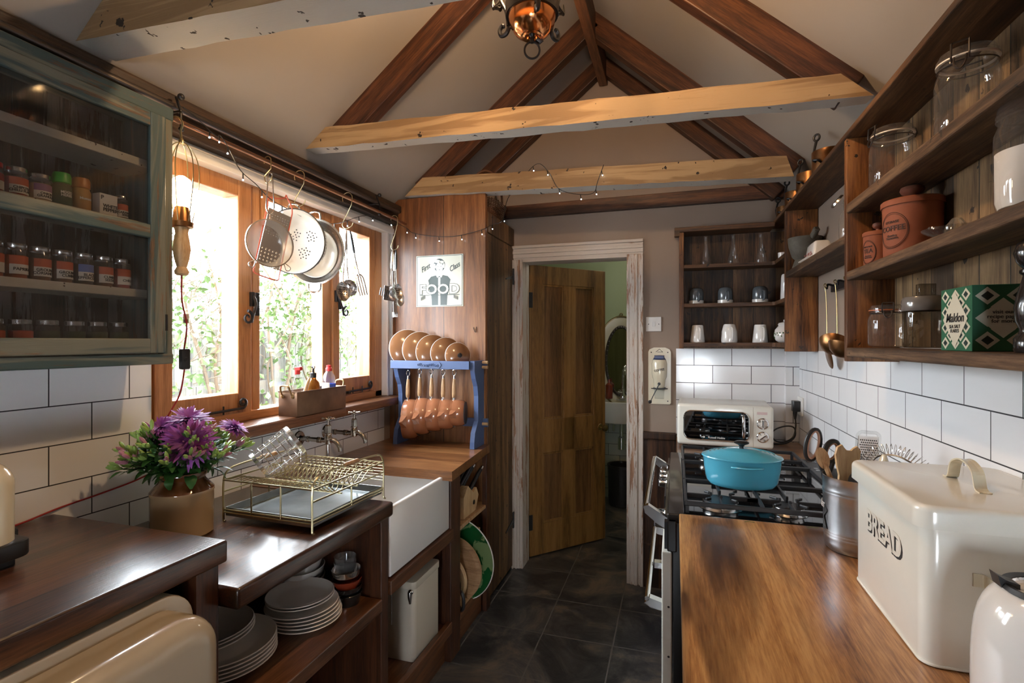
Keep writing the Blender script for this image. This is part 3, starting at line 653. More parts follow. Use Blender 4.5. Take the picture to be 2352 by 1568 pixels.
m = MB(); box(m, -1.3, -.935, 2.152, 2.535, .535, .553, .003, 2); obj('shelf_board', m, M['handlew'], u, world=True)
m = MB(); box(m, -.955, -.93, 2.49, 2.544, 0, .813, .003, 2); obj('post', m, M['under'], u, world=True)
m = MB(); box(m, LW + .002, LW + .01, 2.152, 2.54, 0, .8); obj('back_panel', m, M['cabin'], u, world=True)
m = MB(); box(m, -.985, -.96, 2.152, 2.49, 0, .13); obj('plinth', m, M['underY'], u, world=True)
# boxed-in cupboard with ledged plank door at the far left corner
u = thing('corner_cupboard', 'tall pine cupboard with an old plank door in the far left corner', 'cupboard', (-1.2, 2.8, 0))
m = MB(); box(m, LW + .002, -.958, 2.546, 2.575, 0, 2.195); obj('side_board', m, M['boxing'], u, world=True)
m = MB(); box(m, -.985, -.953, 2.575, 3.035, .02, 1.98, .003, 2); d = obj('door', m, M['ledged'], u, world=True)
m = MB(); box(m, -.985, -.951, 2.575, 3.035, 1.985, 2.095, .003, 2); obj('header_board', m, M['ledged'], u, world=True)
m = MB(); box(m, LW + .01, -.99, 2.58, 3.03, 1.985, 2.005); obj('cupboard_top', m, M['ledged'], u, world=True)
for z in (1.80, .30):
    m = MB(); s = -1; L = .16
    prism(m, [(3.03, z + .012), (3.03, z - .012), (3.03 - L, z - .004 - .03), (3.03 - L, z + .004 - .03)], 'X', -.953, -.948); box(m, -.953, -.945, 3.005, 3.033, z - .05, z + .05, .002, 2)
    obj('strap_hinge', m, M['wiron'], d, world=True)
# knot holes
# cream retro appliance bottom left
t = thing('retro_fridge', 'cream rounded retro fridge tucked under the near left worktop', 'fridge', (-1.2, .5, 0))
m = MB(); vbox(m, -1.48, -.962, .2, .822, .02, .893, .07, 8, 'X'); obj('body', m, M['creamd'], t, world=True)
m = MB()
bm = bmesh.new(); bmesh.ops.create_cube(bm, size=1); bmesh.ops.scale(bm, vec=(.10, .60, .84), verts=bm.verts); bmesh.ops.translate(bm, vec=(-.905, .505, .455), verts=bm.verts)
es = [e for e in bm.edges if abs((e.verts[0].co - e.verts[1].co).x) > 1e-6]; bmesh.ops.bevel(bm, geom=es, offset=.075, segments=8, affect='EDGES', profile=.5)
es = [e for e in bm.edges if all(v.co.x > -.86 for v in e.verts) and len(e.link_faces) == 2 and abs(e.calc_face_angle(0)) > 1]; bmesh.ops.bevel(bm, geom=es, offset=.045, segments=8, affect='EDGES', profile=.5)
bm.verts.index_update(); m.add([tuple(v.co) for v in bm.verts], [tuple(v.index for v in f.verts) for f in bm.faces], True); bm.free()
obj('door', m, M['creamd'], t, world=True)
# toaster at the far left
t = thing('toaster', 'cream toaster with black base, half cut off at the left edge', 'toaster', (-1.33, .548, .955))
m = MB(); bm = bmesh.new(); bmesh.ops.create_cube(bm, size=1); bmesh.ops.scale(bm, vec=(.17, .28, .165), verts=bm.verts); bmesh.ops.translate(bm, vec=(0, 0, .128), verts=bm.verts)
es = [e for e in bm.edges if not all(v.co.z < .1 for v in e.verts)]; bmesh.ops.bevel(bm, geom=es, offset=.05, segments=8, affect='EDGES', profile=.5); bm.verts.index_update()
m.add([tuple(v.co) for v in bm.verts], [tuple(v.index for v in f.verts) for f in bm.faces], True); bm.free(); obj('toaster_shell', m, M['cream'], t)
m = MB(); vbox(m, -.095, .095, -.15, .15, .016, .048, .03, 5, 'Z'); [box(m, x - .012, x + .012, y - .012, y + .012, 0, .018) for x in (-.06, .06) for y in (-.115, .115)]; box(m, -.02, .02, .14, .162, .03, .055, .004); obj('toaster_base', m, M['blackp'], t)
m = MB(); box(m, -.045, -.02, -.1, .1, .207, .2125); box(m, .02, .045, -.1, .1, .207, .2125); obj('slot', m, M['iron'], t)
# stoneware crock with flowers
CX, CY = -1.33, 1.10
t = thing('stoneware_crock', 'tan salt glazed crock with brown shoulder holding the flowers', 'crock', (CX, CY, .855))
m = MB(); prof = [(0, .0), (.072, 0), (.078, .006), (.078, .118), (.080, .122), (.079, .128)]
m.mat(0); lathe(m, prof, 48); m.mat(1); lathe(m, [(.079, .128), (.066, .144), (.058, .154), (.056, .160), (.060, .166), (.062, .172), (.060, .178), (.053, .178), (.050, .16), (.045, .14)], 48); obj('jar_body', m, [M['crock'], M['crockb']], t)
t = thing('flower_bouquet', 'bouquet of purple chrysanthemums and green alstroemeria buds in the crock', 'flowers', (CX, CY, .98))
random.seed(21)
def strip(mb, base, tip, up, w, curlz=.0, n=5, cup=.25):
    base = Vector(base); tip = Vector(tip); ax = tip - base; side = ax.cross(Vector(up)); side = side.normalized() if side.length > 1e-6 else Vector((1, 0, 0)); nn = side.cross(ax).normalized()
    vs = []; fs = []
    for i in range(n + 1):
        q = i / n; ww = w * math.sin(pi * min(.97, .06 + q * .92)) ** .7; c = base + ax * q + nn * (curlz * math.sin(pi * q))
        vs += [c - side * ww + nn * ww * cup, c, c + side * ww + nn * ww * cup]
    for i in range(n):
        a = i * 3; fs += [(a, a + 1, a + 4, a + 3), (a + 1, a + 2, a + 5, a + 4)]
    mb.add(vs, fs, True)
def mum(c, r, d, mats, seed):
    random.seed(seed); m = MB(); d = Vector(d).normalized(); q = d.to_track_quat('Z', 'Y').to_matrix().to_4x4(); T = tr(*c) @ q
    layers = [(30, 1.0, 4), (34, .97, 18), (32, .88, 32), (28, .76, 46), (22, .62, 60), (16, .46, 72), (10, .34, 84)]
    for li, (k, rr, el) in enumerate(layers):
        m.cur = 1 if li < 2 else 0
        for i in range(k):
            a = 2 * pi * (i + .5 * (li % 2)) / k + random.uniform(-.08, .08); e = R(el + random.uniform(-9, 9)); L = r * rr * random.uniform(.85, 1.1)
            tip = Vector((math.cos(a) * math.cos(e), math.sin(a) * math.cos(e), math.sin(e))) * L; b_ = tip * .12
            mm = MB(); strip(mm, b_, tip, (0, 0, 1), r * .078, curlz=r * .14); mm.m = [m.cur] * len(mm.f); m.v, m.f, m.m, m.sm = m.v + [tuple(T @ Vector(v)) for v in mm.v], m.f + [tuple(i_ + len(m.v) for i_ in f) for f in mm.f], m.m + mm.m, m.sm + mm.sm
    o = obj('chrysanthemum', m, mats, t, world=True)
mum((-1.345, 1.13, 1.155), .068, (.35, -.25, .9), [M['petal'], M['petal']], 1)
mum((-1.275, 1.08, 1.115), .072, (.62, -.62, .45), [M['petald'], M['petal']], 2)
mum((-1.375, 1.08, 1.145), .052, (.1, -.6, .8), [M['petal'], M['petal']], 3)
mum((-1.245, 1.19, 1.135), .045, (.4, .2, .8), [M['petal'], M['petal']], 4)
random.seed(5)
stm = MB(); lvs = MB(); bd = MB(); pk = MB()
for k in range(62):
    a = random.uniform(0, 2 * pi); el = random.uniform(.25, 1.0); L = random.uniform(.09, .152) * (1.1 if el < .6 else 1)
    b0_ = Vector((CX, CY, 1.02)); dr = Vector((math.cos(a) * math.cos(el) * .95, math.sin(a) * math.cos(el) * .95, math.sin(el) * .95)); top = b0_ + dr * L + Vector((0, 0, .01))
    tube(stm, spline([(CX + dr.x * .02, CY + dr.y * .02, .97), b0_ + dr * L * .45 + Vector((0, 0, .01)), top], 4), .0016, 5)
    for j in range(5):
        s = b0_ + dr * L * random.uniform(.2, .95); u_ = Vector((random.uniform(-1, 1), random.uniform(-1, 1), random.uniform(-.6, .7))).normalized()
        strip(lvs, s, s + (u_ * .6 + dr).normalized() * random.uniform(.035, .065), (0, 0, 1), random.uniform(.006, .011), curlz=.01)
    for j in range(4):
        u_ = (dr + Vector((random.uniform(-.7, .7), random.uniform(-.7, .7), random.uniform(0, .8)))).normalized(); bb = bd if random.random() < .8 else pk
        s = top + u_ * .012; tube(stm, [top, s], .0012, 4)
        tube(bb, [s, s + u_ * .008, s + u_ * .020, s + u_ * .028], [.0015, .0048, .0052, .0018], 6)
for k in range(26):
    a = 2 * pi * k / 26 + random.uniform(-.1, .1); rr = random.uniform(.05, .11); s = Vector((CX + .05 * math.cos(a), CY + .05 * math.sin(a), 1.03)); e = Vector((CX + rr * math.cos(a), CY + rr * math.sin(a), random.uniform(.99, 1.06)))
    strip(lvs, s, e, (0, 0, 1), random.uniform(.010, .017), curlz=.014)
for k in range(150):
    a = random.uniform(0, 2 * pi); rr = random.uniform(.0, .085); s = Vector((CX + rr * math.cos(a), CY + rr * math.sin(a), random.uniform(1.02, 1.10))); u_ = Vector((math.cos(a), math.sin(a), random.uniform(-.2, 1))).normalized()
    strip(lvs, s, s + u_ * random.uniform(.04, .06), (0, 0, 1), random.uniform(.008, .014), curlz=.01)
for n_, mb_, mt_ in (('stems', stm, 'leaf'), ('leaves', lvs, 'leaf'), ('green_buds', bd, 'bud'), ('pink_buds', pk, 'pinkp')): obj(n_, mb_, M[mt_], t, world=True)['kind'] = 'stuff'
# dish rack
t = thing('dish_rack', 'gold wire dish drainer with wooden grips on the lower left worktop', 'dish rack', (-1.137, 1.39, .855), rz=-1.5)
m = MB(); X0, X1, Y0, Y1, ZT = -.165, .165, -.178, .178, .125; r = .0028
for x, y in ((X0, Y0), (X1, Y0), (X0, Y1), (X1, Y1)):
    tube(m, [(x, y, .03), (x, y, .012)] + arc((x + .006, y, .006), .006, pi, 1.6 * pi, 4), .0034, 6)
def lp(z): tube(m, [(X0, Y0, z), (X1, Y0, z), (X1, Y1, z), (X0, Y1, z)], r, 6, closed=True)
for z in (.028, .036, ZT): lp(z)
tube(m, [(X0, Y0, .09), (X0, Y1, .09)], r, 6); tube(m, [(X1, Y0, .09), (X1, Y1, .09)], r, 6)
for z in (.062, .072, .082, .092, .102, .112): tube(m, [(X1, Y1, z), (X0, Y1, z)], .0014, 5)
for x in (X0, X1):
    tube(m, spline([(x, Y0, .03), (x, Y0, ZT - .01), (x, Y0 + .012, ZT + .022), (x, Y0 + .05, ZT + .034), (x, 0, ZT + .038), (x, Y1 - .05, ZT + .034), (x, Y1 - .012, ZT + .022), (x, Y1, ZT - .01), (x, Y1, .03)], 5), .0032, 6)
for f in (.33, .66):
    for y in (Y0, Y1): tube(m, [(X0 + (X1 - X0) * f, y, .03), (X0 + (X1 - X0) * f, y, ZT)], r, 6)
for x in (X0, X1): tube(m, [(x, 0, .03), (x, 0, .09)], r, 6)
obj('wire_frame', m, M['gold'], t)
m = MB()
for i in range(18):
    x = X0 + .012 + i * (X1 - X0 - .024) / 17
    tube(m, spline([(x, Y0, ZT), (x, Y0 + .07, ZT - .004), (x, Y0 + .125, .082), (x, Y0 + .15, .092), (x, Y0 + .165, .128), (x, Y0 + .18, .134), (x, Y0 + .195, .126), (x, Y0 + .205, .088), (x, Y0 + .235, .082), (x, Y1 - .07, .112), (x, Y1, ZT)], 3), .0017, 5)
for y, z in ((Y0 + .07, ZT - .006), (Y0 + .13, .080), (Y0 + .21, .082), (Y1 - .06, .110)): tube(m, [(X0, y, z), (X1, y, z)], r, 6)
obj('plate_slots', m, M['gold'], t)
for x in (X0, X1):
    m = MB(); tube(m, [(x, -.035, ZT + .038), (x, -.03, ZT + .038), (x, .03, ZT + .038), (x, .035, ZT + .038)], [.006, .0078, .0078, .006], 10); obj('wooden_grip', m, M['handlew'], t)
m = MB(); tray(m, X0 + .004, X1 - .004, Y0 + .004, Y1 - .004, .016, .042, .0022, .0008); obj('drip_tray', m, M['tin'], t)
t = thing('cutlery_caddy', 'steel wire caddy lying tipped on top of the dish rack', 'caddy', (-1.225, 1.345, 1.04))
m = MB(); Mx = rot('Z', -38) @ rot('X', -56) @ tr(0, 0, -.06)
for z, rr, w in ((0, .047, .006), (.125, .052, .006)):
    lathe(m, [(rr - .001, z - w), (rr + .001, z - w), (rr + .001, z + w), (rr - .001, z + w), (rr - .001, z - w)], 32, M=Mx)
for k in range(10):
    a = 2 * pi * k / 10; tube(m, [(.047 * math.cos(a), .047 * math.sin(a), 0), (.052 * math.cos(a), .052 * math.sin(a), .125)], .0015, 5, M=Mx)
for z in (.025, .045, .065, .085, .105): tube(m, [(.0495 * math.cos(2 * pi * k / 24), .0495 * math.sin(2 * pi * k / 24), z) for k in range(24)], .0012, 5, closed=True, M=Mx)
obj('wire_basket', m, M['steel'], t)
m = MB(); lathe(m, [(0, -.004), (.046, -.004)], 24, M=Mx); obj('perforated_base', m, M['tin'], t)
# taps
def tap(y, z, label):
    t = thing('bib_tap', label, 'tap', (LW, y, z), group='wall mounted bib taps')
    m = MB(); Mx = rot('Y', 90)
    lathe(m, [(0, 0), (.032, 0), (.033, .003), (.030, .007), (.014, .009), (.012, .012)], 28, M=Mx); 
    for a in (60, 200, 320): lathe(m, [(.003, .007), (.0042, .0085), (0, .0085)], 8, M=Mx @ tr(.023 * math.cos(R(a)), .023 * math.sin(R(a)), 0))
    tube(m, spline([(.004, 0, -.045), (.006, 0, -.015), (.02, 0, 0), (.05, 0, 0)], 4), .0105, 12)
    obj('wall_flange', m, M['nickel'], t)
    m = MB(); tube(m, [(.03, 0, 0), (.14, 0, 0)], .0095, 14)
    for x in (.045, .05, .098, .104, .112): lathe(m, [(.0095, -.002), (.0125, -.0015), (.0125, .0015), (.0095, .002)], 16, M=tr(x, 0, 0) @ Mx)
    obj('pipe_arm', m, M['nickel'], t)
    m = MB(); lathe(m, [(0, -.018), (.012, -.014), (.017, 0), (.016, .014), (.012, .022), (.015, .026), (.015, .03), (.0125, .032)], 20, (.15, 0, 0))
    lathe(m, [(.0135, .032), (.0135, .062), (.010, .066)], 6, (.15, 0, 0), smooth=False)
    tube(m, spline([(.15, 0, -.002), (.172, 0, .003), (.192, 0, -.006), (.205, 0, -.024), (.209, 0, -.042)], 5), [.011 - .002 * min(1, i / 20) for i in range(21)], 12)
    obj('tap_body', m, M['nickel'], t)
    m = MB(); lathe(m, [(.005, .064), (.005, .085), (.008, .088), (.009, .094), (.006, .1), (0, .101)], 14, (.15, 0, 0))
    for a in (20, 110, 200, 290):
        dx, dy = math.cos(R(a)), math.sin(R(a)); tube(m, [(.15 + dx * .006, dy * .006, .092), (.15 + dx * .018, dy * .018, .093), (.15 + dx * .026, dy * .026, .093), (.15 + dx * .029, dy * .029, .093)], [.0035, .004, .006, .003], 8)
    obj('cross_handle', m, M['nickel'], t)
    m = MB(); lathe(m, [(.009, -.06), (.009, -.045)], 14, (.004, 0, 0)); lathe(m, [(.012, -.058), (.012, -.048)], 6, (.004 + .002, 0, 0), smooth=False); tube(m, [(.006, 0, -.055), (.006, 0, -.12)], .0085, 12); obj('supply_pipe', m, M['chrome'], t)
tap(1.813, .985, 'nearer wall mounted tap with cross handle, closer to the dish rack')
tap(1.995, .985, 'farther wall mounted tap with cross handle, closer to the pan rack')
# metal trough on the sill
t = thing('metal_trough', 'weathered copper trough with loop handles on the window sill', 'planter', (-1.47, 1.835, 1.10))
m = MB(); tray(m, -.048, .042, -.158, .158, 0, .098, .002, .0008); lathe_ = None
tube(m, [(-.048, -.158, .098), (.042, -.158, .098), (.042, .158, .098), (-.048, .158, .098)], .0025, 6, closed=True); obj('trough_body', m, M['coppert'], t)
for y, s in ((-.158, -1), (.158, 1)):
    m = MB(); tube(m, spline([(-.028, y + s * .002, .082), (-.026, y + s * .012, .1), (-.02, y + s * .018, .122), (.014, y + s * .018, .122), (.020, y + s * .012, .1), (.022, y + s * .002, .082)], 5), .0035, 8)
    for x in (-.028, .022): ball(m, (x, y + s * .002, .08), .008, 10, (1, .5, 1))
    obj('loop_handle', m, M['brass'], t)
t = thing('soap_bottle', 'amber soap bottle with black pump in the copper trough', 'bottle', (-1.468, 1.822, 1.104))
m = MB(); lathe(m, [(0, 0), (.026, 0), (.028, .004), (.028, .105), (.024, .122), (.012, .135), (.011, .145)], 28); obj('bottle_body', m, M['amber'], t)
m = MB(); lathe(m, [(.013, .142), (.013, .162), (.005, .165), (.004, .182), (.008, .184), (.008, .19), (0, .192)], 16); tube(m, [(0, 0, .187), (.02, -.02, .187), (.024, -.024, .182)], .003, 8); obj('pump', m, M['blackp'], t)
t = thing('washing_up_liquid', 'blue washing up liquid bottle with red cap in the copper trough', 'bottle', (-1.468, 1.925, 1.104))
m = MB(); lathe(m, [(0, 0), (.03, 0), (.032, .004), (.032, .11), (.0, .111)], 28, sy=.8); obj('blue_liquid', m, M['bluel'], t)
m = MB(); lathe(m, [(.0325, 0), (.0325, .115), (.026, .145), (.013, .165), (.012, .17)], 28, sy=.8); obj('bottle_body', m, M['glass'], t)
m = MB(); lathe(m, [(.014, .165), (.014, .178), (.011, .18), (.011, .19), (0, .192)], 16); obj('cap', m, M['red'], t)
m = MB(); lathe(m, [(.0335, .07), (.0335, .115)], 16, sy=.82, a0=-2.2, a1=-.9); obj('label_sticker', m, M['paper'], t)
t = thing('spray_bottle', 'clear bottle with pale red top behind the amber soap bottle', 'bottle', (-1.49, 1.752, 1.104))
m = MB(); lathe(m, [(0, 0), (.021, 0), (.022, .004), (.022, .12), (.010, .15), (.010, .165)], 24); obj('bottle_body', m, M['glass'], t)
m = MB(); lathe(m, [(.011, .16), (.011, .178), (0, .18)], 16); box(m, -.01, .02, -.008, .008, .176, .192, .003); obj('spray_head', m, M['red'], t)
t = thing('dish_brush', 'wooden dish brush handle leaning out of the copper trough', 'brush', (-1.455, 1.745, 1.104))
m = MB(); tube(m, [(0, -.02, .02), (0, .005, .08), (0, .03, .13), (0, .04, .145)], [.006, .008, .007, .004], 10); obj('brush_handle', m, M['lightw'], t)
m = MB(); tube(m, [(0, -.03, .0), (0, -.02, .03)], .014, 12); obj('brush_head', m, M['paper'], t)
# ================================================================= WALL CABINET WITH SPICES
t = thing('wall_cabinet', 'distressed blue green glazed wall cabinet full of spice jars, top left', 'cabinet', (LW, .7, 1.338))
XC0, XC1 = LW + .002, -1.36
m = MB(); box(m, XC0, XC1, .20, 1.095, 2.035, 2.055, .003, 2); box(m, XC1 - .02, XC1 + .0015, .1985, 1.0965, 2.024, 2.06, .003, 2); obj('carcass_top', m, M['cabp'], t, world=True)
m = MB(); box(m, XC0, XC1, .20, 1.095, 1.338, 1.358, .003, 2); box(m, XC1 - .02, XC1 + .0015, .1985, 1.0965, 1.337, 1.366, .003, 2); obj('carcass_bottom', m, M['cabp'], t, world=True)
for ya, yb in ((1.068, 1.095), (.2, .225)):
    m = MB(); box(m, XC0, XC1, ya, yb, 1.34, 2.055, .003, 2); obj('carcass_side', m, M['cabpZ'], t, world=True)
m = MB(); box(m, XC0, XC0 + .012, .225, 1.07, 1.358, 2.035); obj('back_panel', m, M['cabin'], t, world=True)
m = MB(); box(m, XC1 - .002, XC1 + .012, .245, 1.066, 1.982, 2.022, .003, 2); box(m, XC1 - .002, XC1 + .012, .245, 1.066, 1.368, 1.408, .003, 2); box(m, XC1 - .002, XC1 + .012, .28, 1.025, 1.680, 1.716, .003, 2)
d = obj('door', m, M['cabp'], t, world=True)
for ya, yb in ((1.020, 1.064), (.245, .28)):
    m = MB(); box(m, XC1 - .002, XC1 + .014, ya, yb, 1.368, 2.022, .003, 2); obj('door_stile', m, M['cabpZ'], d, world=True)
m = MB(); box(m, XC1 + .002, XC1 + .004, .28, 1.02, 1.405, 1.684); box(m, XC1 + .002, XC1 + .004, .28, 1.02, 1.712, 1.985); obj('glass_pane', m, M['cabglass'], d, world=True)
m = MB(); box(m, XC1 + .005, XC1 + .015, 1.062, 1.068, 1.43, 1.475); obj('hinge', m, M['wiron'], d, world=True)
for z, dp in ((1.875, .02), (1.703, .02), (1.520, .03), (1.362, .02)):
    m = MB(); box(m, XC0 + .012, XC1 - dp, .225, 1.068, z, z + (.022 if z > 1.4 else .014), .002, 2); obj('shelf', m, M['cabsh'], t, world=True)
lab_or = plain('orange label', (.42, .085, .03), .6); lab_bl = plain('blue label', (.10, .16, .42), .6); lab_pu = plain('purple label', (.2, .1, .2), .6); spice = {}
def spc(name, col):
    if name not in spice: spice[name] = plain('spice ' + name, col, .8, var=.3, bscale=200)
    return spice[name]
def jar(loc, label, text, band, fill, r=.0205, h=.068, rz=90, lidm='steel', grp='spice jars on the middle cabinet shelf', txt2=None):
    t = thing('spice_jar', label, 'jar', loc, rz, grp)
    m = MB(); lathe(m, [(0, .001), (r - .0015, .001), (r - .0015, h * .66), (0, h * .665)], 20); obj('spice', m, fill, t)
    m = MB(); lathe(m, [(r - .003, 0), (r, .002), (r, h * .78), (r * .8, h * .86), (r * .8, h * .9)], 24); obj('glass_body', m, M['glass'], t)
    m = MB(); lathe(m, [(r * .9, h * .85), (r * .93, h * .86), (r * .93, h * .985), (r * .88, h), (0, h)], 24); obj('lid', m, M[lidm] if isinstance(lidm, str) else lidm, t)
    m = MB(); m.mat(0); lathe(m, [(r + .0004, h * .12), (r + .0004, h * .40)], 24, a0=-2.6, a1=.0); m.mat(1); lathe(m, [(r + .0004, h * .40), (r + .0004, h * .64)], 24, a0=-2.6, a1=.0)
    if txt2 is not None: m.m = [1 if k == 0 else 0 for k in m.m]
    lo = obj('jar_label', m, [M['paper'], band], t)
    if text:
        tm = textmb(text, h * .115, bend=r + .0005, bold=.0002); zz = h * .26 if txt2 is None else h * .5; tm.tf(rot('Z', 8) @ tr(0, 0, zz)); obj('lettering', tm, M['ink'], lo)
    return t
orange = spc('paprika', (.30, .07, .02)); brown = spc('brown', (.14, .06, .025)); greenh = spc('herb', (.05, .07, .025)); blk = spc('pepper', (.03, .02, .016)); pale = spc('pale', (.45, .33, .2)); redc = spc('chilli', (.3, .02, .015))
XJ = -1.425
for y, tx, bd_, fl, lb in ((.722, '', lab_or, orange, 'spice jar cut off by the left edge on the middle cabinet shelf'), (.766, 'PAPRIKA', lab_or, orange, 'paprika jar with orange band on the middle cabinet shelf'), (.812, 'GROUND\nCORIANDER', lab_or, brown, 'ground coriander jar with orange band on the middle cabinet shelf'),
    (.858, 'GROUND\nCUMIN', lab_or, brown, 'ground cumin jar with orange band on the middle cabinet shelf'), (.905, 'BLACK\nPEPPERCORNS', lab_bl, blk, 'black peppercorn jar with blue band on the middle cabinet shelf'),
    (.953, 'CUMIN\nSEEDS', lab_or, brown, 'cumin seed jar with orange band on the middle cabinet shelf'), (.999, 'CHILLI', lab_or, redc, 'last orange banded jar at the right end of the middle cabinet shelf')):
    jar((XJ, y, 1.5425), lb, tx, bd_, fl, h=.079)
for y, tx, bd_, fl, lb, r_, h_, ld in ((.722, '', redc, redc, 'red topped jar cut off by the left edge on the upper cabinet shelf', .02, .068, M['red']), (.766, 'CHIPOTLE\nCHILLI FLAKES', lab_or, redc, 'chipotle chilli flakes jar with red band on the upper cabinet shelf', .021, .068, 'steel'),
    (.812, 'ONION\nGRANULES', lab_pu, pale, 'onion granules jar with purple band on the upper cabinet shelf', .021, .066, 'steel'), (.997, 'CARAWAY\nSEEDS', lab_or, brown, 'small caraway seeds jar at the right end of the upper cabinet shelf', .016, .066, 'steel')):
    jar((XJ, y, 1.7255), lb, tx, bd_, fl, r=r_, h=h_, lidm=ld, grp='spice jars on the upper cabinet shelf')
g_lid = plain('green plastic lid', (.04, .30, .03), .4); b_lid = plain('amber plastic lid', (.35, .12, .02), .4)
for y, tx, lb, lidm_, wrap in ((.857, 'MIXED\nHERBS', 'mixed herbs jar with bright green lid on the upper cabinet shelf', g_lid, greenh), (.900, 'Mustard', 'mustard coloured jar with amber lid on the upper cabinet shelf', b_lid, plain('yellow wrap', (.35, .18, .03), .6))):
    t2 = thing('spice_jar', lb, 'jar', (XJ, y, 1.7255), 90, 'spice jars on the upper cabinet shelf')
    m = MB(); lathe(m, [(0, 0), (.018, 0), (.020, .003), (.020, .05), (.016, .058), (.015, .065)], 22); jb = obj('jar_body', m, wrap, t2)
    m = MB(); lathe(m, [(.016, .058), (.0185, .06), (.0185, .078), (.016, .084), (0, .084)], 22); obj('lid', m, lidm_, t2)
    tm = textmb(tx, .0085, bend=.0203, bold=.0002); tm.tf(tr(0, 0, .032)); obj('lettering', tm, M['paper'], jb)
t2 = thing('pepper_box', 'white pepper card box on the upper cabinet shelf', 'box', (XJ + .01, .950, 1.7255), 90)
m = MB(); box(m, -.022, .022, -.014, .014, 0, .056, .001, 1); bx_ = obj('carton', m, M['paper'], t2)
tm = textmb('WHITE\nPEPPER', .0115, bold=.0004); tm.tf(tr(.004, -.0142, .02)); obj('lettering', tm, M['ink'], bx_)
tm = textmb('P', .014, bold=.0004); tm.tf(tr(-.016, -.0142, .045)); obj('lettering', tm, M['ink'], bx_)
for y, fl, w in ((.722, orange, 'leftmost'), (.774, redc, 'second'), (.828, greenh, 'third'), (.884, greenh, 'fourth'), (.937, greenh, 'fifth'), (.991, greenh, 'rightmost')):
    jar((XJ, y, 1.3765), w + ' of the low silver lidded jars behind the bottom door rail of the wall cabinet', '', lab_or if fl in (orange, redc) else fl, fl, r=.022, h=.074, grp='spice jars on the bottom cabinet shelf')
# ================================================================= RAILS, LAMP, HANGING THINGS
t = thing('utensil_rail', 'dark steel pipe rail along the eaves above the copper rail', 'rail', (-1.455, 1, 2.118))
m = MB(); tube(m, [(-1.455, -1.6, 2.118), (-1.455, 2.50, 2.112)], .012, 12); obj('rail_pipe', m, M['pipe'], t, world=True)
t = thing('utensil_rail', 'thin copper pipe rail the cooking tools hang from', 'rail', (-1.42, 1.8, 2.055))
m = MB(); tube(m, [(-1.42, 1.06, 2.062), (-1.42, 2.52, 2.050)], .0075, 10); obj('rail_pipe', m, M['copperp'], t, world=True)
for y in (1.17, 2.26):
    m = MB(); tube(m, [(-1.485, y, 2.095), (-1.42, y, 2.095), (-1.42, y, 2.048)], .004, 8); ball(m, (-1.42, y, 2.138), .010); ball(m, (-1.42, y, 2.040), .008); tube(m, [(-1.44, y, 2.14), (-1.42, y, 2.09)], .004, 8); obj('rail_bracket', m, M['wiron'], t, world=True)
t = thing('cage_lamp', 'wooden handled inspection lamp with wire cage hanging lit at the window', 'lamp', (-1.385, 1.143, 1.595))
m = MB(); lathe(m, [(0, 0), (.012, 0), (.018, .004), (.019, .012), (.016, .018), (.013, .024), (.020, .05), (.0235, .075), (.021, .10), (.0165, .125), (.020, .14), (.021, .146), (0, .148)], 24); obj('turned_handle', m, M['lightw'], t)
m = MB(); lathe(m, [(.021, .140), (.030, .142), (.031, .156), (.024, .158), (.022, .18), (.018, .20), (0, .2)], 24); obj('collar', m, M['copperd'], t)
m = MB(); lathe(m, [(.012, .198), (.020, .205), (.027, .225), (.028, .262), (.022, .282), (.008, .292), (0, .293)], 24); obj('glass_bulb', m, M['bulb'], t)
m = MB()
for a in (0, 60, 120, 180, 240, 300):
    c_, s_ = math.cos(R(a)), math.sin(R(a)); tube(m, spline([(.026 * c_, .026 * s_, .155), (.036 * c_, .036 * s_, .21), (.045 * c_, .045 * s_, .29), (.040 * c_, .040 * s_, .345), (.02 * c_, .02 * s_, .382), (0, 0, .392)], 4), .0016, 6)
obj('wire_cage', m, M['gold'], t)
m = MB(); lathe(m, [(0, .386), (.008, .388), (.008, .395), (.005, .402), (0, .405)], 12); tube(m, spline([(0, 0, .4), (-.004, 0, .425), (.004, 0, .445), (-.01, 0, .465), (-.03, .0, .47), (-.038, 0, .46)], 4), .003, 6); obj('hanging_hook', m, M['gold'], t)
m = MB(); tube(m, spline([(-1.385, 1.143, 1.597), (-1.39, 1.148, 1.52), (-1.40, 1.172, 1.45), (-1.415, 1.176, 1.378)], 6) , .0024, 6)
tube(m, spline([(-1.415, 1.177, 1.316), (-1.42, 1.165, 1.24), (-1.435, 1.135, 1.17), (-1.47, 1.14, 1.10), (-1.50, 1.16, 1.02), (-1.525, 1.12, .99), (-1.531, 1.02, .975), (-1.532, .92, .966), (-1.52, .84, .958), (-1.5, .78, .958), (-1.46, .7, .959)], 6), .0024, 6)
obj('red_cord', m, M['redcord'], t, world=True)
m = MB(); vbox(m, -1.421, -1.409, 1.163, 1.192, 1.316, 1.378, .005, 3, 'X'); lathe(m, [(0, .009), (.006, .008), (.007, .006)], 12, M=tr(-1.415, 1.177, 1.345) @ rot('Y', 90)); obj('cord_switch', m, M['blackp'], t, world=True)
m = MB(); box(m, -1.405, -1.4035, 1.164, 1.182, 1.455, 1.483); tg_ = obj('cord_tag', m, M['paper'], t, world=True)
tm = textmb('CE', .011, bold=.0003); tm.tf(tr(-1.4033, 1.173, 1.462) @ rot('Z', 90)); obj('lettering', tm, M['ink'], tg_, world=True)
lamp('cage_lamp_light', 'POINT', (-1.385, 1.143, 1.85), 5, (1, .60, .30), .027)
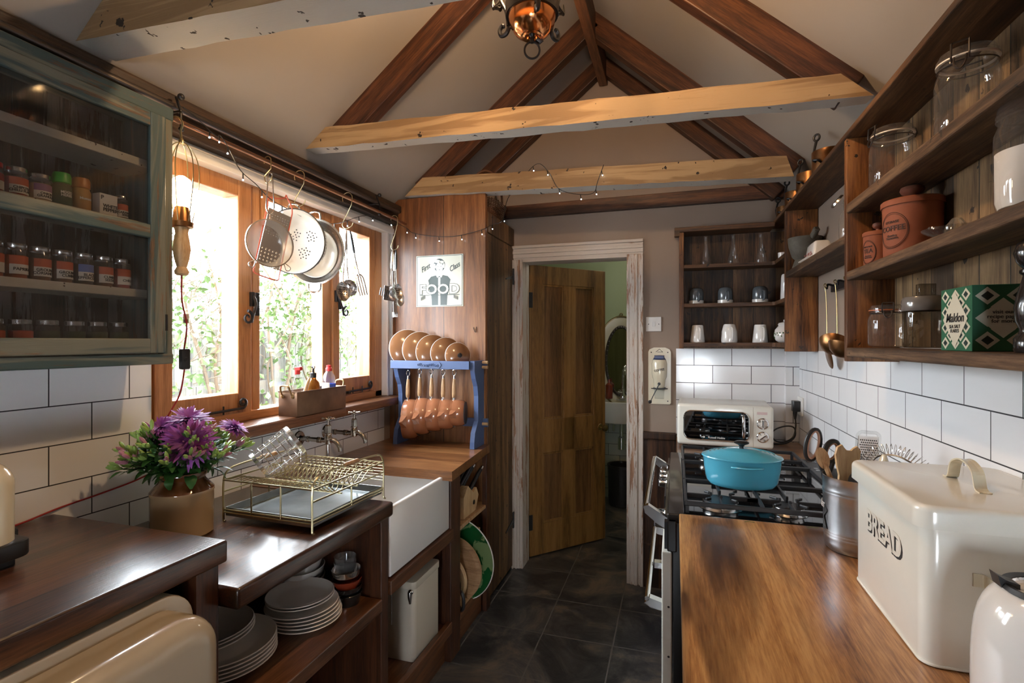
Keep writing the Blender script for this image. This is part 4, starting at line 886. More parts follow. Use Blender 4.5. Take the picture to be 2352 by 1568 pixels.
def hook(m, x, y, zt, drop, rz=0, r=.016, wr=.0019):
    Mx = tr(x, y, zt) @ rot('Z', rz)
    tube(m, arc((r - .006, 0, -r + .010), r, pi * 1.15, -.05, 8) + [(r * 1.6, 0, -r - .02)] + spline([(r * .8, 0, -drop * .55), (-r * .2, 0, -drop + .022), (r * .3, 0, -drop), (r * 1.5, 0, -drop + .006), (r * 1.9, 0, -drop + .022)], 5), wr, 6, M=Mx)
# sieve
t = thing('sieve', 'round wire mesh sieve hanging in front of the grater', 'sieve', (-1.395, 1.500, 1.755), rz=-22)
m = MB(); Mr = rot('Y', 90)
lathe(m, [(.083, -.003), (.087, -.003), (.087, .003), (.083, .003), (.083, -.003)], 48, M=Mr); obj('rim', m, M['steel'], t)
mesh_m, n_, l_, b_ = mat('fine wire mesh'); n_.remove(b_); o_ = n_['Material Output']; tt = nd(n_, 'ShaderNodeBsdfTransparent'); gg = nd(n_, 'ShaderNodeBsdfPrincipled'); gg.inputs['Base Color'].default_value = (.6, .6, .6, 1); gg.inputs['Metallic'].default_value = .6; gg.inputs['Roughness'].default_value = .4
mm_ = nd(n_, 'ShaderNodeMixShader'); mm_.inputs[0].default_value = .45; l_.new(tt.outputs[0], mm_.inputs[1]); l_.new(gg.outputs[0], mm_.inputs[2]); l_.new(mm_.outputs[0], o_.inputs['Surface'])
m = MB(); lathe(m, [(.084, 0), (.078, .02), (.06, .042), (.035, .055), (0, .06)], 40, M=rot('Y', -90)); obj('mesh_bowl', m, mesh_m, t)
m = MB(); tube(m, [(0, 0, .085), (0, 0, .105)], .003, 6); tube(m, spline([(0, .0, .105), (0, -.014, .125), (0, -.010, .2), (0, -.008, .245), (0, 0, .256), (0, .008, .245), (0, .010, .2), (0, .014, .125), (0, 0, .105)], 4), .0022, 6); obj('wire_handle', m, M['steel'], t)
for a in (-128, -52):
    m = MB(); c_, s_ = math.cos(R(a)), math.sin(R(a)); p = lambda r_, o_: (0, r_ * c_ - o_ * s_, r_ * s_ + o_ * c_)
    tube(m, spline([p(.086, -.002), p(.108, -.010), p(.116, 0), p(.108, .010), p(.086, .002)], 4), .0018, 6); obj('rest_lug', m, M['steel'], t)
t = thing('s_hook', 'steel hook carrying the grater and the sieve', 'hook', (-1.42, 1.503, 2.062)); m = MB(); hook(m, 0, 0, 0, .085); obj('hook_wire', m, M['gold'], t)
# box grater flat
t = thing('grater', 'flat grater with thin red wire frame hanging behind the sieve', 'grater', (-1.415, 1.545, 1.76), rz=-18)
m = MB(); Mg = rot('X', -13); fr_pts = spline([(0, -.062, .14), (0, -.058, .162), (0, -.03, .170), (0, -.004, .185), (0, .0, .198), (0, .006, .19), (0, .03, .165), (0, .038, .14)], 4) + [(0, .042, -.11)] + spline([(0, .042, -.11), (0, .035, -.128), (0, -.045, -.128), (0, -.055, -.11)], 4) + [(0, -.06, .14)]
tube(m, fr_pts, .0026, 6, M=Mg); obj('wire_frame', m, plain('red wire', (.5, .1, .06), .4), t)
m = MB(); box(m, -.001, .001, -.052, .036, -.09, .125, M=Mg)
random.seed(9)
for i in range(8):
    for j in range(9):
        y = -.043 + i * .010; z = .03 + j * .0095; lathe(m, [(.0022, 0), (.0012, .002), (0, .0022)], 6, M=Mg @ tr(.001, y, z) @ rot('Y', 90))
for i in range(6):
    for j in range(5):
        y = -.042 + i * .0135; z = -.085 + j * .014; lathe(m, [(.0045, 0), (.003, .003), (0, .0035)], 8, M=Mg @ tr(.001, y, z) @ rot('Y', 90), sy=.7)
obj('grater_plate', m, M['steel'], t)
# colanders
def holes_mb(m, r, z0, n, rows, Mx, rs, hr=.0028): pass
t = thing('colander', 'cream enamel colander with dark rim, nearer of the two hanging colanders', 'colander', (-1.40, 1.625, 1.785))
Mx = rot('Z', 14) @ rot('X', -84)
Rc = .122
m = MB(); lathe(m, [(0, .085), (.06, .084), (.085, .078), (.104, .06), (.116, .012), (Rc, 0), (Rc + .002, .0), (.118, .014), (.106, .063), (.086, .081), (.06, .087), (0, .088)], 48, M=Mx); o = obj('enamel_bowl', m, M['creamw'], t)
m = MB(); lathe(m, [(Rc, -.002), (Rc + .004, -.002), (Rc + .004, .002), (Rc, .002), (Rc, -.002)], 48, M=Mx); obj('dark_rim', m, M['wiron'], t)
m = MB()
for cx_, cy_ in ((.036, -.030), (-.036, -.034), (0, .038)):
    for k in range(15):
        rr_ = .026 * math.sqrt((k + .5) / 15); a_ = k * 2.4; lathe(m, [(.0026, 0), (0, .0004)], 8, M=Mx @ tr(cx_ + rr_ * math.cos(a_), cy_ + rr_ * math.sin(a_), .0832) @ rot('X', 180))
for k in range(30):
    for j in range(3): lathe(m, [(.0024, 0), (0, .0006)], 8, M=Mx @ rot('Z', k * 12 + j * 6) @ tr(.1175 - .0025 * j, 0, .018 + .012 * j) @ rot('Y', 90))
obj('drain_holes', m, M['ink'], t)
m = MB(); tube(m, spline([(-.022, .01, Rc - .003), (-.020, -.006, Rc + .018), (.020, -.006, Rc + .018), (.022, .01, Rc - .003)], 4), .003, 6); obj('loop_handle', m, M['steel'], t)
t = thing('colander', 'shiny steel colander hanging behind the cream enamel one', 'colander', (-1.40, 1.745, 1.765))
Mx = rot('Z', 6) @ rot('X', -88)
m = MB(); lathe(m, [(0, .075), (.05, .074), (.098, .052), (.118, .016), (.126, 0), (.134, -.001), (.134, .001), (.127, .003), (.120, .019), (.100, .055), (.05, .077), (0, .078)], 48, M=Mx); obj('steel_bowl', m, M['steel'], t)
m = MB()
for k in range(32):
    for j in range(3): lathe(m, [(.0026, 0), (0, .0006)], 8, M=Mx @ rot('Z', k * 11.25 + j * 5.6) @ tr(.119 - .010 * j, 0, .022 + .013 * j) @ rot('Y', 62))
obj('drain_holes', m, M['ceramic'], t)
for s in (1, -1):
    m = MB(); tube(m, spline([(-.03, .0, s * .128), (-.026, .0, s * .156), (0, 0, s * .164), (.026, .0, s * .156), (.03, .0, s * .128)], 4), .0042, 8); obj('loop_handle', m, M['steel'], t)
t = thing('enamel_bowl', 'pale enamel bowl nested inside the steel colander', 'bowl', (-1.40, 1.742, 1.760))
m = MB(); lathe(m, [(0, .058), (.06, .055), (.088, .03), (.096, .01), (.099, .01), (.090, .034), (.06, .06), (0, .063)], 40, M=rot('Z', 6) @ rot('X', -88)); obj('bowl_body', m, M['creamw'], t)
t = thing('s_hook', 'large steel hook carrying the colanders', 'hook', (-1.42, 1.66, 2.06)); m = MB(); hook(m, 0, 0, 0, .13, r=.024); obj('hook_wire', m, M['gold'], t)
# utensil bunches
def utensil(loc, rz, kind, label, grp, L=.26, tilt=0, hm='black'):
    t = thing({'slotted': 'slotted_spoon', 'ladle': 'ladle', 'fork': 'serving_fork', 'turner': 'slotted_turner', 'masher': 'potato_masher', 'whisk': 'whisk', 'spoon': 'serving_spoon'}[kind], label, 'utensil', loc, rz, grp)
    T = rot('Y', tilt); m = MB()
    tube(m, [(0, 0, 0), (0, 0, -.015)], .0035, 8, M=T); tube(m, [(0, 0, -.012), (0, 0, -.03), (0, 0, -.085), (0, 0, -.10)], [.006, .0095, .009, .006], 10, M=T, flat=.6); obj('handle', m, M['blackp'] if hm == 'black' else M['steel'], t)
    m = MB(); tube(m, [(0, 0, -.098), (0, 0, -L + .05), (0, -.006, -L + .01)], .0032, 8, M=T); 
    Z = -L - .03
    if kind in ('slotted', 'spoon', 'ladle'):
        prof = [(0, -.012), (.018, -.010), (.03, -.002), (.0335, .004), (.030, .001), (.018, -.007), (0, -.009)] if kind != 'ladle' else [(0, -.03), (.02, -.027), (.034, -.012), (.038, .004), (.035, -.010), (.02, -.024), (0, -.027)]
        lathe(m, prof, 24, M=T @ tr(0, -.008, Z) @ rot('X', 80), sy=1.35 if kind != 'ladle' else 1.0)
    elif kind == 'turner':
        box(m, -.036, .036, -.001, .001, Z - .045, Z + .03, .0008, 1, M=T)
    elif kind == 'fork':
        for x in (-.018, -.006, .006, .018): tube(m, spline([(0, 0, -L + .02), (x, -.004, Z + .03), (x, -.012, Z - .05)], 3), .0028, 6, M=T)
    elif kind == 'masher':
        box(m, -.012, .012, -.001, .001, Z - .10, -.1, .0008, 1, M=T)
        for k in range(5): box(m, -.014 + k * .006, -.011 + k * .006, -.006, .006, Z - .115, Z - .09, M=T)
    obj('head', m, M['steel'], t)
    if kind in ('slotted', 'turner'):
        m = MB()
        for i in range(-2, 3):
            for j in range(-3, 4):
                if kind == 'slotted' and i * i / 5 + j * j / 12 < 1: lathe(m, [(.0022, 0), (0, .0006)], 8, M=T @ tr(i * .009, -.004 + .0, Z + j * .010) @ rot('X', 90))
        if kind == 'turner':
            for i in range(-2, 3): box(m, i * .013 - .002, i * .013 + .002, -.0025, .0025, Z - .03, Z + .01, M=T @ rot('Y', 8))
        obj('slots', m, M['ink'], t)
    return t
utensil((-1.395, 1.950, 1.895), 62, 'slotted', 'perforated steel spoon, left of the three tools hanging at the middle mullion', 'tools on the middle hook', L=.245, tilt=4, hm='s')
utensil((-1.41, 1.965, 1.905), 62, 'ladle', 'steel ladle in the middle of the tools at the middle mullion', 'tools on the middle hook', L=.235, tilt=-3, hm='s')
utensil((-1.40, 1.985, 1.90), 62, 'fork', 'steel spaghetti fork with black grip, right of the tools at the middle mullion', 'tools on the middle hook', L=.215, tilt=-12)
t = thing('s_hook', 'steel hook with a bunch of three spoons and forks', 'hook', (-1.42, 1.965, 2.058)); m = MB(); hook(m, 0, 0, 0, .15, r=.026); obj('hook_wire', m, M['gold'], t)
utensil((-1.405, 2.362, 1.88), 68, 'turner', 'slotted steel turner hanging nearest the window frame by the sign', 'tools on the far hook', L=.195, tilt=5, hm='s')
utensil((-1.395, 2.378, 1.88), 68, 'slotted', 'slotted spoon with black grip in the bunch beside the sign', 'tools on the far hook', L=.19)
utensil((-1.42, 2.395, 1.875), 68, 'masher', 'long narrow steel tool with a toothed end, lowest in the bunch by the sign', 'tools on the far hook', L=.2, tilt=-2, hm='s')
utensil((-1.43, 2.41, 1.87), 60, 'spoon', 'plain steel spoon at the back of the bunch beside the sign', 'tools on the far hook', L=.21, tilt=-6, hm='s')
t = thing('s_hook', 'steel hook nearest the pine cupboard', 'hook', (-1.42, 2.378, 2.052)); m = MB(); hook(m, 0, 0, 0, .17, r=.02); obj('hook_wire', m, M['gold'], t)
# fairy lights along the rail, across the cupboard and on the tie beam
t = thing('fairy_lights', 'string of white fairy lights from the rail across the cupboard to the tie beam', 'string lights', (-1.42, 2, 2.0))
path = spline([(-1.40, 1.16, 2.10), (-1.40, 1.21, 2.085), (-1.395, 1.27, 2.055), (-1.41, 1.30, 2.07), (-1.40, 1.32, 2.04), (-1.40, 1.37, 1.98), (-1.41, 1.45, 1.955), (-1.41, 1.52, 1.92), (-1.41, 1.62, 1.905), (-1.40, 1.75, 1.885), (-1.39, 1.86, 1.905), (-1.40, 1.95, 1.935), (-1.42, 2.05, 1.975), (-1.43, 2.15, 2.01), (-1.43, 2.26, 2.03), (-1.42, 2.40, 2.035), (-1.40, 2.50, 2.02), (-1.38, 2.53, 2.00), (-1.27, 2.53, 1.975), (-1.15, 2.53, 1.965), (-1.05, 2.53, 1.975), (-.96, 2.535, 1.995), (-.94, 2.60, 2.03), (-.92, 2.72, 2.08), (-.87, 2.66, 2.18), (-.75, 2.58, 2.27), (-.66, 2.51, 2.30), (-.60, 2.505, 2.245), (-.55, 2.50, 2.16), (-.46, 2.50, 2.125), (-.38, 2.505, 2.125), (-.36, 2.51, 2.18), (-.33, 2.51, 2.26)], 5)
m = MB(); tube(m, path, .0016, 5); 
bm_ = MB(); hd = MB()
for k in range(8, len(path) - 2, 6):
    p = Vector(path[k]); dn = Vector((.004 * ((k % 3) - 1), -.004, -.020)); tube(hd, [p, p + dn], .0022, 5); ball(bm_, tuple(p + dn * 1.25), .0026, 8)
obj('cable', m, M['blackp'], t, world=True); obj('bulb_holders', hd, M['blackp'], t, world=True); obj('leds', bm_, M['led'], t, world=True)
# ================================================================= BLUE PAN RACK
t = thing('pan_rack', 'blue painted wooden pan rack holding brown pans and lids', 'pan rack', (-1.2, 2.46, .855))
XR0, XR1 = -1.43, -.985
for x0_, nm in ((XR1 - .002, 'r'), (XR0 + .004, 'l')):
    m = MB()
    side = [(2.54, .856), (2.40, .856), (2.402, .89), (2.412, .935), (2.435, .965), (2.455, .99), (2.455, 1.12), (2.445, 1.17), (2.42, 1.21), (2.405, 1.25), (2.405, 1.300), (2.54, 1.300)]
    prism(m, side, 'X', x0_, x0_ + .024); obj('side_panel', m, M['bluep'], t, world=True)
m = MB(); box(m, XR0 - .004, XR1 + .0, 2.385, 2.40, 1.258, 1.300, .002, 2); obj('front_rail', m, M['bluep'], t, world=True)
m = MB(); box(m, XR0, XR1 + .045, 2.52, 2.535, 1.262, 1.298, .002, 2); obj('back_rail', m, M['bluep'], t, world=True)
m = MB(); box(m, XR0 + .02, XR1 + .05, 2.52, 2.535, .95, .995, .002, 2); obj('back_rail', m, M['bluep'], t, world=True)
m = MB(); box(m, XR0 + .02, XR1, 2.44, 2.452, 1.262, 1.284); obj('hook_bar', m, M['bluep'], t, world=True)
for z in (1.265, 1.29, .968):
    m = MB(); lathe(m, [(0, 0), (.008, 0), (.008, .03), (0, .03)], 10, M=tr(XR1 + .022, 2.515, z) @ rot('Y', 90)); obj('wooden_peg', m, M['lightw'], t, world=True)
m = MB(); random.seed(3); xc = -1.213
prism(m, [(xc - .075, 1.279), (xc - .070, 1.290), (xc - .062, 1.296), (xc + .062, 1.296), (xc + .070, 1.290), (xc + .075, 1.279), (xc + .070, 1.268), (xc + .062, 1.262), (xc - .062, 1.262), (xc - .070, 1.268)], 'Y', 2.381, 2.386)
for k in range(11): 
    x = xc - .055 + k * .011; tube(m, curl((x, 2.379, 1.279), .0075, 1.1, 'XY', 1, k)[:1] + [(x + .006 * math.cos(q / 10 * 5 + k) * (1 - q / 14), 2.379, 1.279 + .009 * math.sin(q / 10 * 5 + k) * (1 - q / 14)) for q in range(11)], .0018, 5)
obj('carved_plaque', m, M['bluep'], t, world=True)
lid_pos = [(-1.372, .100, 1.464, 'largest caramel lid, leftmost on the blue rack'), (-1.296, .097, 1.452, 'second lid from the left on the blue rack'), (-1.222, .092, 1.436, 'middle caramel lid on the blue rack'), (-1.146, .084, 1.421, 'second smallest caramel lid on the blue rack'), (-1.080, .068, 1.394, 'smallest caramel lid with black knob showing, rightmost on the rack')]
for x, r_, zt_, lb in lid_pos:
    t2 = thing('pan_lid', lb, 'lid', (x, 2.462, zt_ - r_), 0, 'pan lids on the blue rack')
    Mx = rot('Z', 42) @ rot('X', 84)
    m = MB(); lathe(m, [(0, .022), (.015, .021), (r_ * .6, .012), (r_ * .93, .002), (r_ * .97, -.003), (r_, -.003), (r_ * 1.01, 0), (r_ * .95, .005), (r_ * .6, .015), (.015, .024), (0, .025)], 40, M=Mx); lb_ = obj('lid_disc', m, M['brownlid'], t2)
    m = MB(); lathe(m, [(r_ * 1.0, -.003), (r_ * 1.022, -.002), (r_ * 1.022, .001), (r_ * 1.0, .002), (r_ * 1.0, -.003)], 40, M=Mx); obj('rim', m, M['plate_c'], t2)
    m = MB(); lathe(m, [(.006, .022), (.006, .027), (.012, .030), (.012, .036), (.009, .038), (0, .038)], 16, M=Mx); obj('knob', m, M['blackp'], t2)
pans = [(-1.335, .103, .070, 1.090, 'largest brown saucepan, leftmost on the blue rack'), (-1.266, .095, .068, 1.100, 'second brown saucepan from the left on the blue rack'), (-1.197, .085, .067, 1.100, 'middle brown saucepan on the blue rack'), (-1.130, .077, .066, 1.098, 'fourth brown saucepan from the left on the blue rack'), (-1.068, .067, .066, 1.098, 'smallest brown saucepan, rightmost on the blue rack')]
for x, r_, h_, zt, lb in pans:
    # pan hangs from its handle, mouth to the left wall, base facing right
    t2 = thing('saucepan', lb, 'saucepan', (x, 2.435, zt), 0, 'saucepans hanging on the blue rack')
    cz = -r_ ; Mx = tr(-h_ * .45, -.0, cz) @ rot('Z', 14) @ rot('Y', 90)
    m = MB(); lathe(m, [(r_, -.002), (r_ * 1.0, .0), (r_ * 1.03, .02), (r_ * 1.03, h_ * .5), (r_ * .98, h_ * .85), (r_ * .88, h_), (0, h_)], 40, M=Mx); 
    # pouring lip
    sp = MB(); sp.add([(-.0, r_ * .96, 0)], []); 
    for k in range(1): 
        c0 = Mx @ tr(0, 0, 0)
        P_ = [Vector((r_ * math.cos(a), r_ * math.sin(a), 0)) for a in (-.34, -.17, 0, .17, .34)]; tip = Vector((r_ * 1.2, 0, -.006)); low = [Vector((r_ * 1.03 * math.cos(a), r_ * 1.03 * math.sin(a), .03)) for a in (-.3, 0, .3)]
        V = [P_[0], P_[2], P_[4], tip, low[0], low[1], low[2], Vector((r_ * 1.17, -.006, .012)), Vector((r_ * 1.17, .006, .012))]
        S = Mx @ rot('Z', -90)
        m.add([S @ v for v in V], [(0, 3, 7, 4), (2, 6, 8, 3), (3, 8, 5, 7), (4, 7, 5), (5, 8, 6)], True)
    obj('pan_body', m, M['brownen'], t2)
    m = MB(); lathe(m, [(0, h_ + .001), (r_ * .86, h_ + .001), (r_ * .86, h_ + .004), (r_ * .78, h_ + .004), (0, h_ + .002)], 32, M=Mx); obj('pan_base', m, M['iron'], t2)
    m = MB(); lathe(m, [(r_ * .97, -.003), (r_ * 1.02, -.003), (r_ * 1.02, .002), (r_ * .97, .001), (r_ * .97, -.003)], 40, M=Mx); lathe(m, [(0, .004), (r_ * .97, .004)], 32, M=Mx); obj('rim', m, M['brownen'], t2)
    m = MB(); tube(m, [(-h_ * .35, 0, -.004), (-h_ * .33, 0, .014)], .008, 10); hh = MB(); tube(hh, [(-h_ * .33, 0, .012), (-h_ * .32, 0, .03), (-h_ * .31, 0, .07), (-h_ * .30, 0, .10), (-h_ * .30, 0, .11)], [.0085, .0115, .0105, .008, .0065], 12); ho = obj('handle', hh, M['handlew'], t2)
    tube(m, [(-h_ * .30, 0, .108), (-h_ * .30, 0, .126)], [.0065, .004], 10); tube(m, spline([(-h_ * .30, 0, .124), (-h_ * .30 - .010, 0, .135), (-h_ * .30 - .008, 0, .15), (-h_ * .30, 0, .155), (-h_ * .30 + .008, 0, .15), (-h_ * .30 + .010, 0, .135), (-h_ * .30, 0, .124)], 3), .0026, 6); obj('handle_fitting', m, M['steel'], t2)
# ================================================================= SIGN
t = thing('tin_sign', 'cream FOOD tin sign with waitress on the pine cupboard', 'sign', (-1.224, 2.546, 1.59), 0)
m = MB(); box(m, -.141, .141, -.004, 0, 0, .282, .0015, 2); obj('sign_plate', m, M['signw'], t)
m = MB()
for a in ((-.136, .136, .004, .0065), (-.136, .136, .2755, .278)): box(m, a[0], a[1], -.0048, -.0038, a[2], a[3])
for a in ((-.136, -.1335), (.1335, .136)): box(m, a[0], a[1], -.0048, -.0038, .004, .278)
obj('border_line', m, M['signd'], t)
def flat(mb, pts, y, th=.0006): prism(mb, pts, 'Y', y - th, y)
# generic waitress: dress, collar, face outline, hair, tray
m = MB(); flat(m, [(-.045, .008), (.045, .008), (.048, .06), (.062, .10), (.068, .145), (.05, .165), (.02, .172), (-.02, .172), (-.05, .165), (-.068, .145), (-.062, .10), (-.048, .06)], -.0042); obj('waitress_dress', m, M['signd'], t)
m = MB(); flat(m, [(-.022, .175), (-.012, .158), (0, .168), (.012, .158), (.022, .175), (.012, .188), (-.012, .188)], -.0049)
for s in (-1, 1): flat(m, [(s * .068, .15), (s * .092, .125), (s * .095, .105), (s * .07, .108), (s * .062, .125)][::s], -.0049)
flat(m, [(-.006, .01), (.006, .01), (.006, .16), (-.006, .16)], -.0049, .0004); obj('collar_and_sleeves', m, M['signw'], t)
m = MB(); el = lambda cx, cz, a, b_, n=22: [(cx + a * math.cos(2 * pi * k / n), cz + b_ * math.sin(2 * pi * k / n)) for k in range(n)]
flat(m, el(0, .226, .034, .036), -.0042); obj('waitress_hair', m, M['signd'], t)
m = MB(); flat(m, el(.001, .214, .021, .027), -.0049); flat(m, el(-.012, .247, .018, .009), -.0049); flat(m, el(.014, .242, .014, .008), -.0049)
for s in (-1, 1): flat(m, el(s * .027, .222, .006, .014, 12), -.0049)
obj('waitress_face', m, M['signw'], t)
m = MB(); flat(m, el(-.008, .219, .003, .0018, 8), -.0054, .0004); flat(m, el(.010, .219, .003, .0018, 8), -.0054, .0004); flat(m, el(.001, .200, .005, .0022, 8), -.0054, .0004); flat(m, [(-.014, .224), (-.004, .226), (-.004, .225), (-.014, .2225)], -.0054, .0004); flat(m, [(.005, .226), (.015, .224), (.015, .2225), (.005, .225)], -.0054, .0004)
flat(m, [(-.12, .062), (.12, .062), (.12, .065), (-.12, .065)], -.0054, .0004)
for s in (-1, 1):
    for k in range(4): flat(m, el(s * (.088 + .007 * k), .054 - .003 * k, .0022, .012, 8), -.0054, .0004)
obj('tray_and_features', m, M['signd'], t)
m = MB(); mm2 = textmb('FOOD', .073, bold=.0042, ext=.0003, sx=1.15); mm2.tf(tr(0, -.0052, .093)); obj('lettering', mm2, M['signd'], t)
mm2 = textmb('FOOD', .073, bold=.0016, ext=.0003, sx=1.15); mm2.tf(tr(0, -.0062, .093)); obj('lettering', mm2, M['signw'], t)
for s_, dx, ang in (('First', -.085, 28), ('Class', .088, 28)):
    mm2 = textmb(s_, .040, shear=.5, bold=.0006, sx=.8); mm2.tf(tr(dx, -.0046, .212) @ rot('Y', -ang)); obj('lettering', mm2, M['signd'], t)
m = MB(); tube(m, [(-1.025, 2.544, 1.475), (-1.015, 2.538, 1.45)], .0018, 5); tube(m, [(-1.008, 2.544, 1.478), (-1.010, 2.538, 1.448)], .0018, 5); o = obj('nail_hook', m, M['wiron'], None, loc=(-1.015, 2.545, 1.46)); tag(o, 'pair of small dark nails in the pine cupboard right of the sign', 'nail')
# wicker basket on top of the cupboard
t = thing('wicker_basket', 'brown wicker basket with hoop handle on top of the corner cupboard', 'basket', (-1.06, 2.80, 2.096))
m = MB(); random.seed(8); 
bx = (.11, .16)
for k in range(34):
    a = 2 * pi * k / 34; c_, s_ = math.cos(a), math.sin(a); q = lambda s, z: (s * bx[0] * math.copysign(abs(c_) ** .6, c_), s * bx[1] * math.copysign(abs(s_) ** .6, s_), z)
    tube(m, spline([q(.72, .002), q(.85, .05), q(1.0, .105)], 3), .0026, 5)
for j in range(13):
    z = .004 + j * .0078; s = .72 + .28 * (z / .105) ; pts = []
    for k in range(68):
        a = 2 * pi * k / 68; c_, s_ = math.cos(a), math.sin(a); w = 1 + (.025 if (k + j) % 2 else -.025) * .7
        pts.append((s * w * bx[0] * math.copysign(abs(c_) ** .6, c_), s * w * bx[1] * math.copysign(abs(s_) ** .6, s_), z))
    tube(m, pts, .0030, 4, closed=True)
obj('woven_body', m, M['wick'], t)
m = MB(); tube(m, arc((0, 0, .10), .11, 0, pi, 18, 'XZ', .20), .007, 8); obj('hoop_handle', m, M['wick'], t)
m = MB(); box(m, -.075, .075, -.11, .11, .001, .004); obj('basket_base', m, M['wick'], t)
# ================================================================= PLATES AND BOWLS UNDER THE WORKTOP
def plate(loc, r, label, grp, h=.018, mt='plate_c'):
    m = MB(); lathe(m, [(0, 0), (r * .55, 0), (r * .62, .003), (r * .70, .006), (r * .98, h), (r, h + .001), (r * .98, h + .003), (r * .70, .010), (r * .6, .007), (0, .006)], 48, sx=1, sy=1)
    o = obj('dinner_plate', m, M[mt], None, loc=None); o.location = loc; BASE[o.name] = Vector(loc); tag(o, label, 'plate', grp); return o
def mplate(base, loc, label, tilt=(0, 0, 0)):
    c = base.copy(); COL.objects.link(c); c.location = loc; c.rotation_euler = tilt; c['label'] = label; return c
zz = .546; ords = ['bottom', 'second', 'third', 'fourth', 'fifth', 'sixth']
p0 = plate((-1.150, 1.070, zz), .133, 'bottom large plate of the near stack on the base unit shelf', 'large plates in the near stack')
nms = ['bottom large plate', 'second large plate from the bottom', 'third large plate from the bottom', 'fourth large plate from the bottom', 'topmost large plate']
for k in range(1, 5): mplate(p0, (-1.150 + .003 * k, 1.070 - .004 * k, zz + .0125 * k), nms[k] + ' of the near stack on the base unit shelf')
s0 = plate((-1.175, 1.045, zz + .0125 * 4 + .021), .112, 'lower small plate on top of the near stack of large plates', 'small plates on the near stack')
mplate(s0, (-1.175, 1.045, zz + .0125 * 4 + .031), 'middle small plate on top of the near stack of large plates'); mplate(s0, (-1.173, 1.040, zz + .0125 * 4 + .041), 'topmost small plate of the near stack, beside the cream fridge')
q0 = plate((-1.075, 1.300, zz), .106, 'bottom plate of the stack in the middle of the base unit shelf', 'plates in the middle stack')
for k, nm in enumerate(('second plate from the bottom', 'third plate from the bottom', 'fourth plate from the bottom', 'fifth plate from the bottom')): mplate(q0, (-1.075 - .002 * k, 1.300 - .003 * k, zz + .011 * (k + 1)), nm + ' of the stack in the middle of the base unit shelf')
q1 = plate((-1.083, 1.287, zz + .011 * 4 + .021), .098, 'lower of the two smaller plates on the middle stack', 'small plates on the middle stack')
mplate(q1, (-1.083, 1.285, zz + .011 * 4 + .030), 'topmost plate of the middle stack, showing its white centre', (0, 0, 0))
def bowl(loc, r, h, name, label, cat, mt, grp=None, band=None, foot=.5):
    m = MB(); lathe(m, [(0, 0), (r * foot, 0), (r * foot, .004), (r * .85, h * .4), (r * .97, h * .8), (r, h), (r * .975, h + .001), (r * .94, h * .8), (r * .8, h * .42), (r * .4, .008), (0, .007)], 40)
    if band:
        m.m = [0] * len(m.f)
        for i, f in enumerate(m.f):
            z = sum(m.v[k][2] for k in f) / len(f)
    o = obj(name, m, M[mt]); o.location = loc; BASE[o.name] = Vector(loc); tag(o, label, cat, grp)
    if band:
        b2_ = MB(); lathe(b2_, [(r * .905, h * .6), (r * .965, h * .76)], 40); b2_.tf(tr(0, 0, 0)); c_ = obj('coloured_band', b2_, band, o)
    return o
bandm = plain('blue grey band', (.2, .26, .3), .3); bandp = plain('pink grey band', (.4, .32, .28), .3)
for k, (r_, dz, nm, bd_) in enumerate(((.092, 0, 'bottom bowl of the white bowl stack', None), (.090, .034, 'second bowl from the bottom of the white bowl stack', bandm), (.086, .075, 'third bowl of the white bowl stack, with the grey pink band', bandp), (.080, .118, 'fourth bowl of the white bowl stack', None), (.074, .142, 'topmost bowl of the white bowl stack under the worktop', None))):
    bowl((-1.195 + .002 * k, 1.408 + .001 * k, zz + dz), r_ * .92, .075 if k != 2 else .085, 'cereal_bowl', nm, 'bowl', 'ceramic', 'bowls in the white stack', bd_)
bowl((-1.025, 1.436, zz), .050, .036, 'ramekin', 'lower black dish at the right end of the base unit shelf', 'dish', 'black', 'small dishes stacked at the shelf end', foot=.8)
bowl((-1.025, 1.436, zz + .022), .049, .036, 'ramekin', 'upper black dish under the red dish at the shelf end', 'dish', 'black', 'small dishes stacked at the shelf end', foot=.8)
redg = plain('dark red glaze', (.22, .03, .012), .2, coat=.5); M['redg'] = redg
bowl((-1.027, 1.437, zz + .045), .049, .034, 'ramekin', 'dark red dish under the silver bowl at the shelf end', 'dish', 'redg', 'small dishes stacked at the shelf end', foot=.7)
bowl((-1.027, 1.436, zz + .062), .047, .048, 'metal_bowl', 'shiny steel bowl holding a glass bowl at the shelf end', 'bowl', 'chrome')
bowl((-1.030, 1.434, zz + .088), .036, .046, 'glass_bowl', 'clear glass bowl on top of the dishes at the shelf end', 'bowl', 'glass', 'glass bowls at the shelf end', foot=.8)
bowl((-1.030, 1.434, zz + .108), .035, .044, 'glass_bowl', 'upper clear glass bowl nested at the top of the dishes', 'bowl', 'glass', 'glass bowls at the shelf end', foot=.8)
# small cream pedal bin
t = thing('cream_bin', 'small cream metal bin with chrome catch under the sink', 'bin', (-1.06, 1.88, .161))
m = MB(); vbox(m, -1.165, -.955, 1.765, 1.985, .161, .445, .018, 5, 'Z'); obj('bin_body', m, M['bincream'], t, world=True)
m = MB(); vbox(m, -1.168, -.952, 1.760, 1.988, .443, .472, .018, 5, 'Z'); obj('bin_lid', m, M['bincream'], t, world=True)
m = MB(); ball(m, (-.968, 1.758, .437), .011, 14, (1, .8, 1)); tube(m, [(-.968, 1.752, .44), (-.967, 1.749, .42), (-.967, 1.752, .395)], [.009, .008, .004], 12); obj('chrome_catch', m, M['chrome'], t, world=True)
m = MB(); tube(m, [(-1.05, 1.757, .44), (-1.05, 1.757, .30)], .002, 6); tube(m, [(-1.11, 1.757, .44), (-1.11, 1.757, .17)], .0015, 6); obj('side_rod', m, M['steel'], t, world=True)
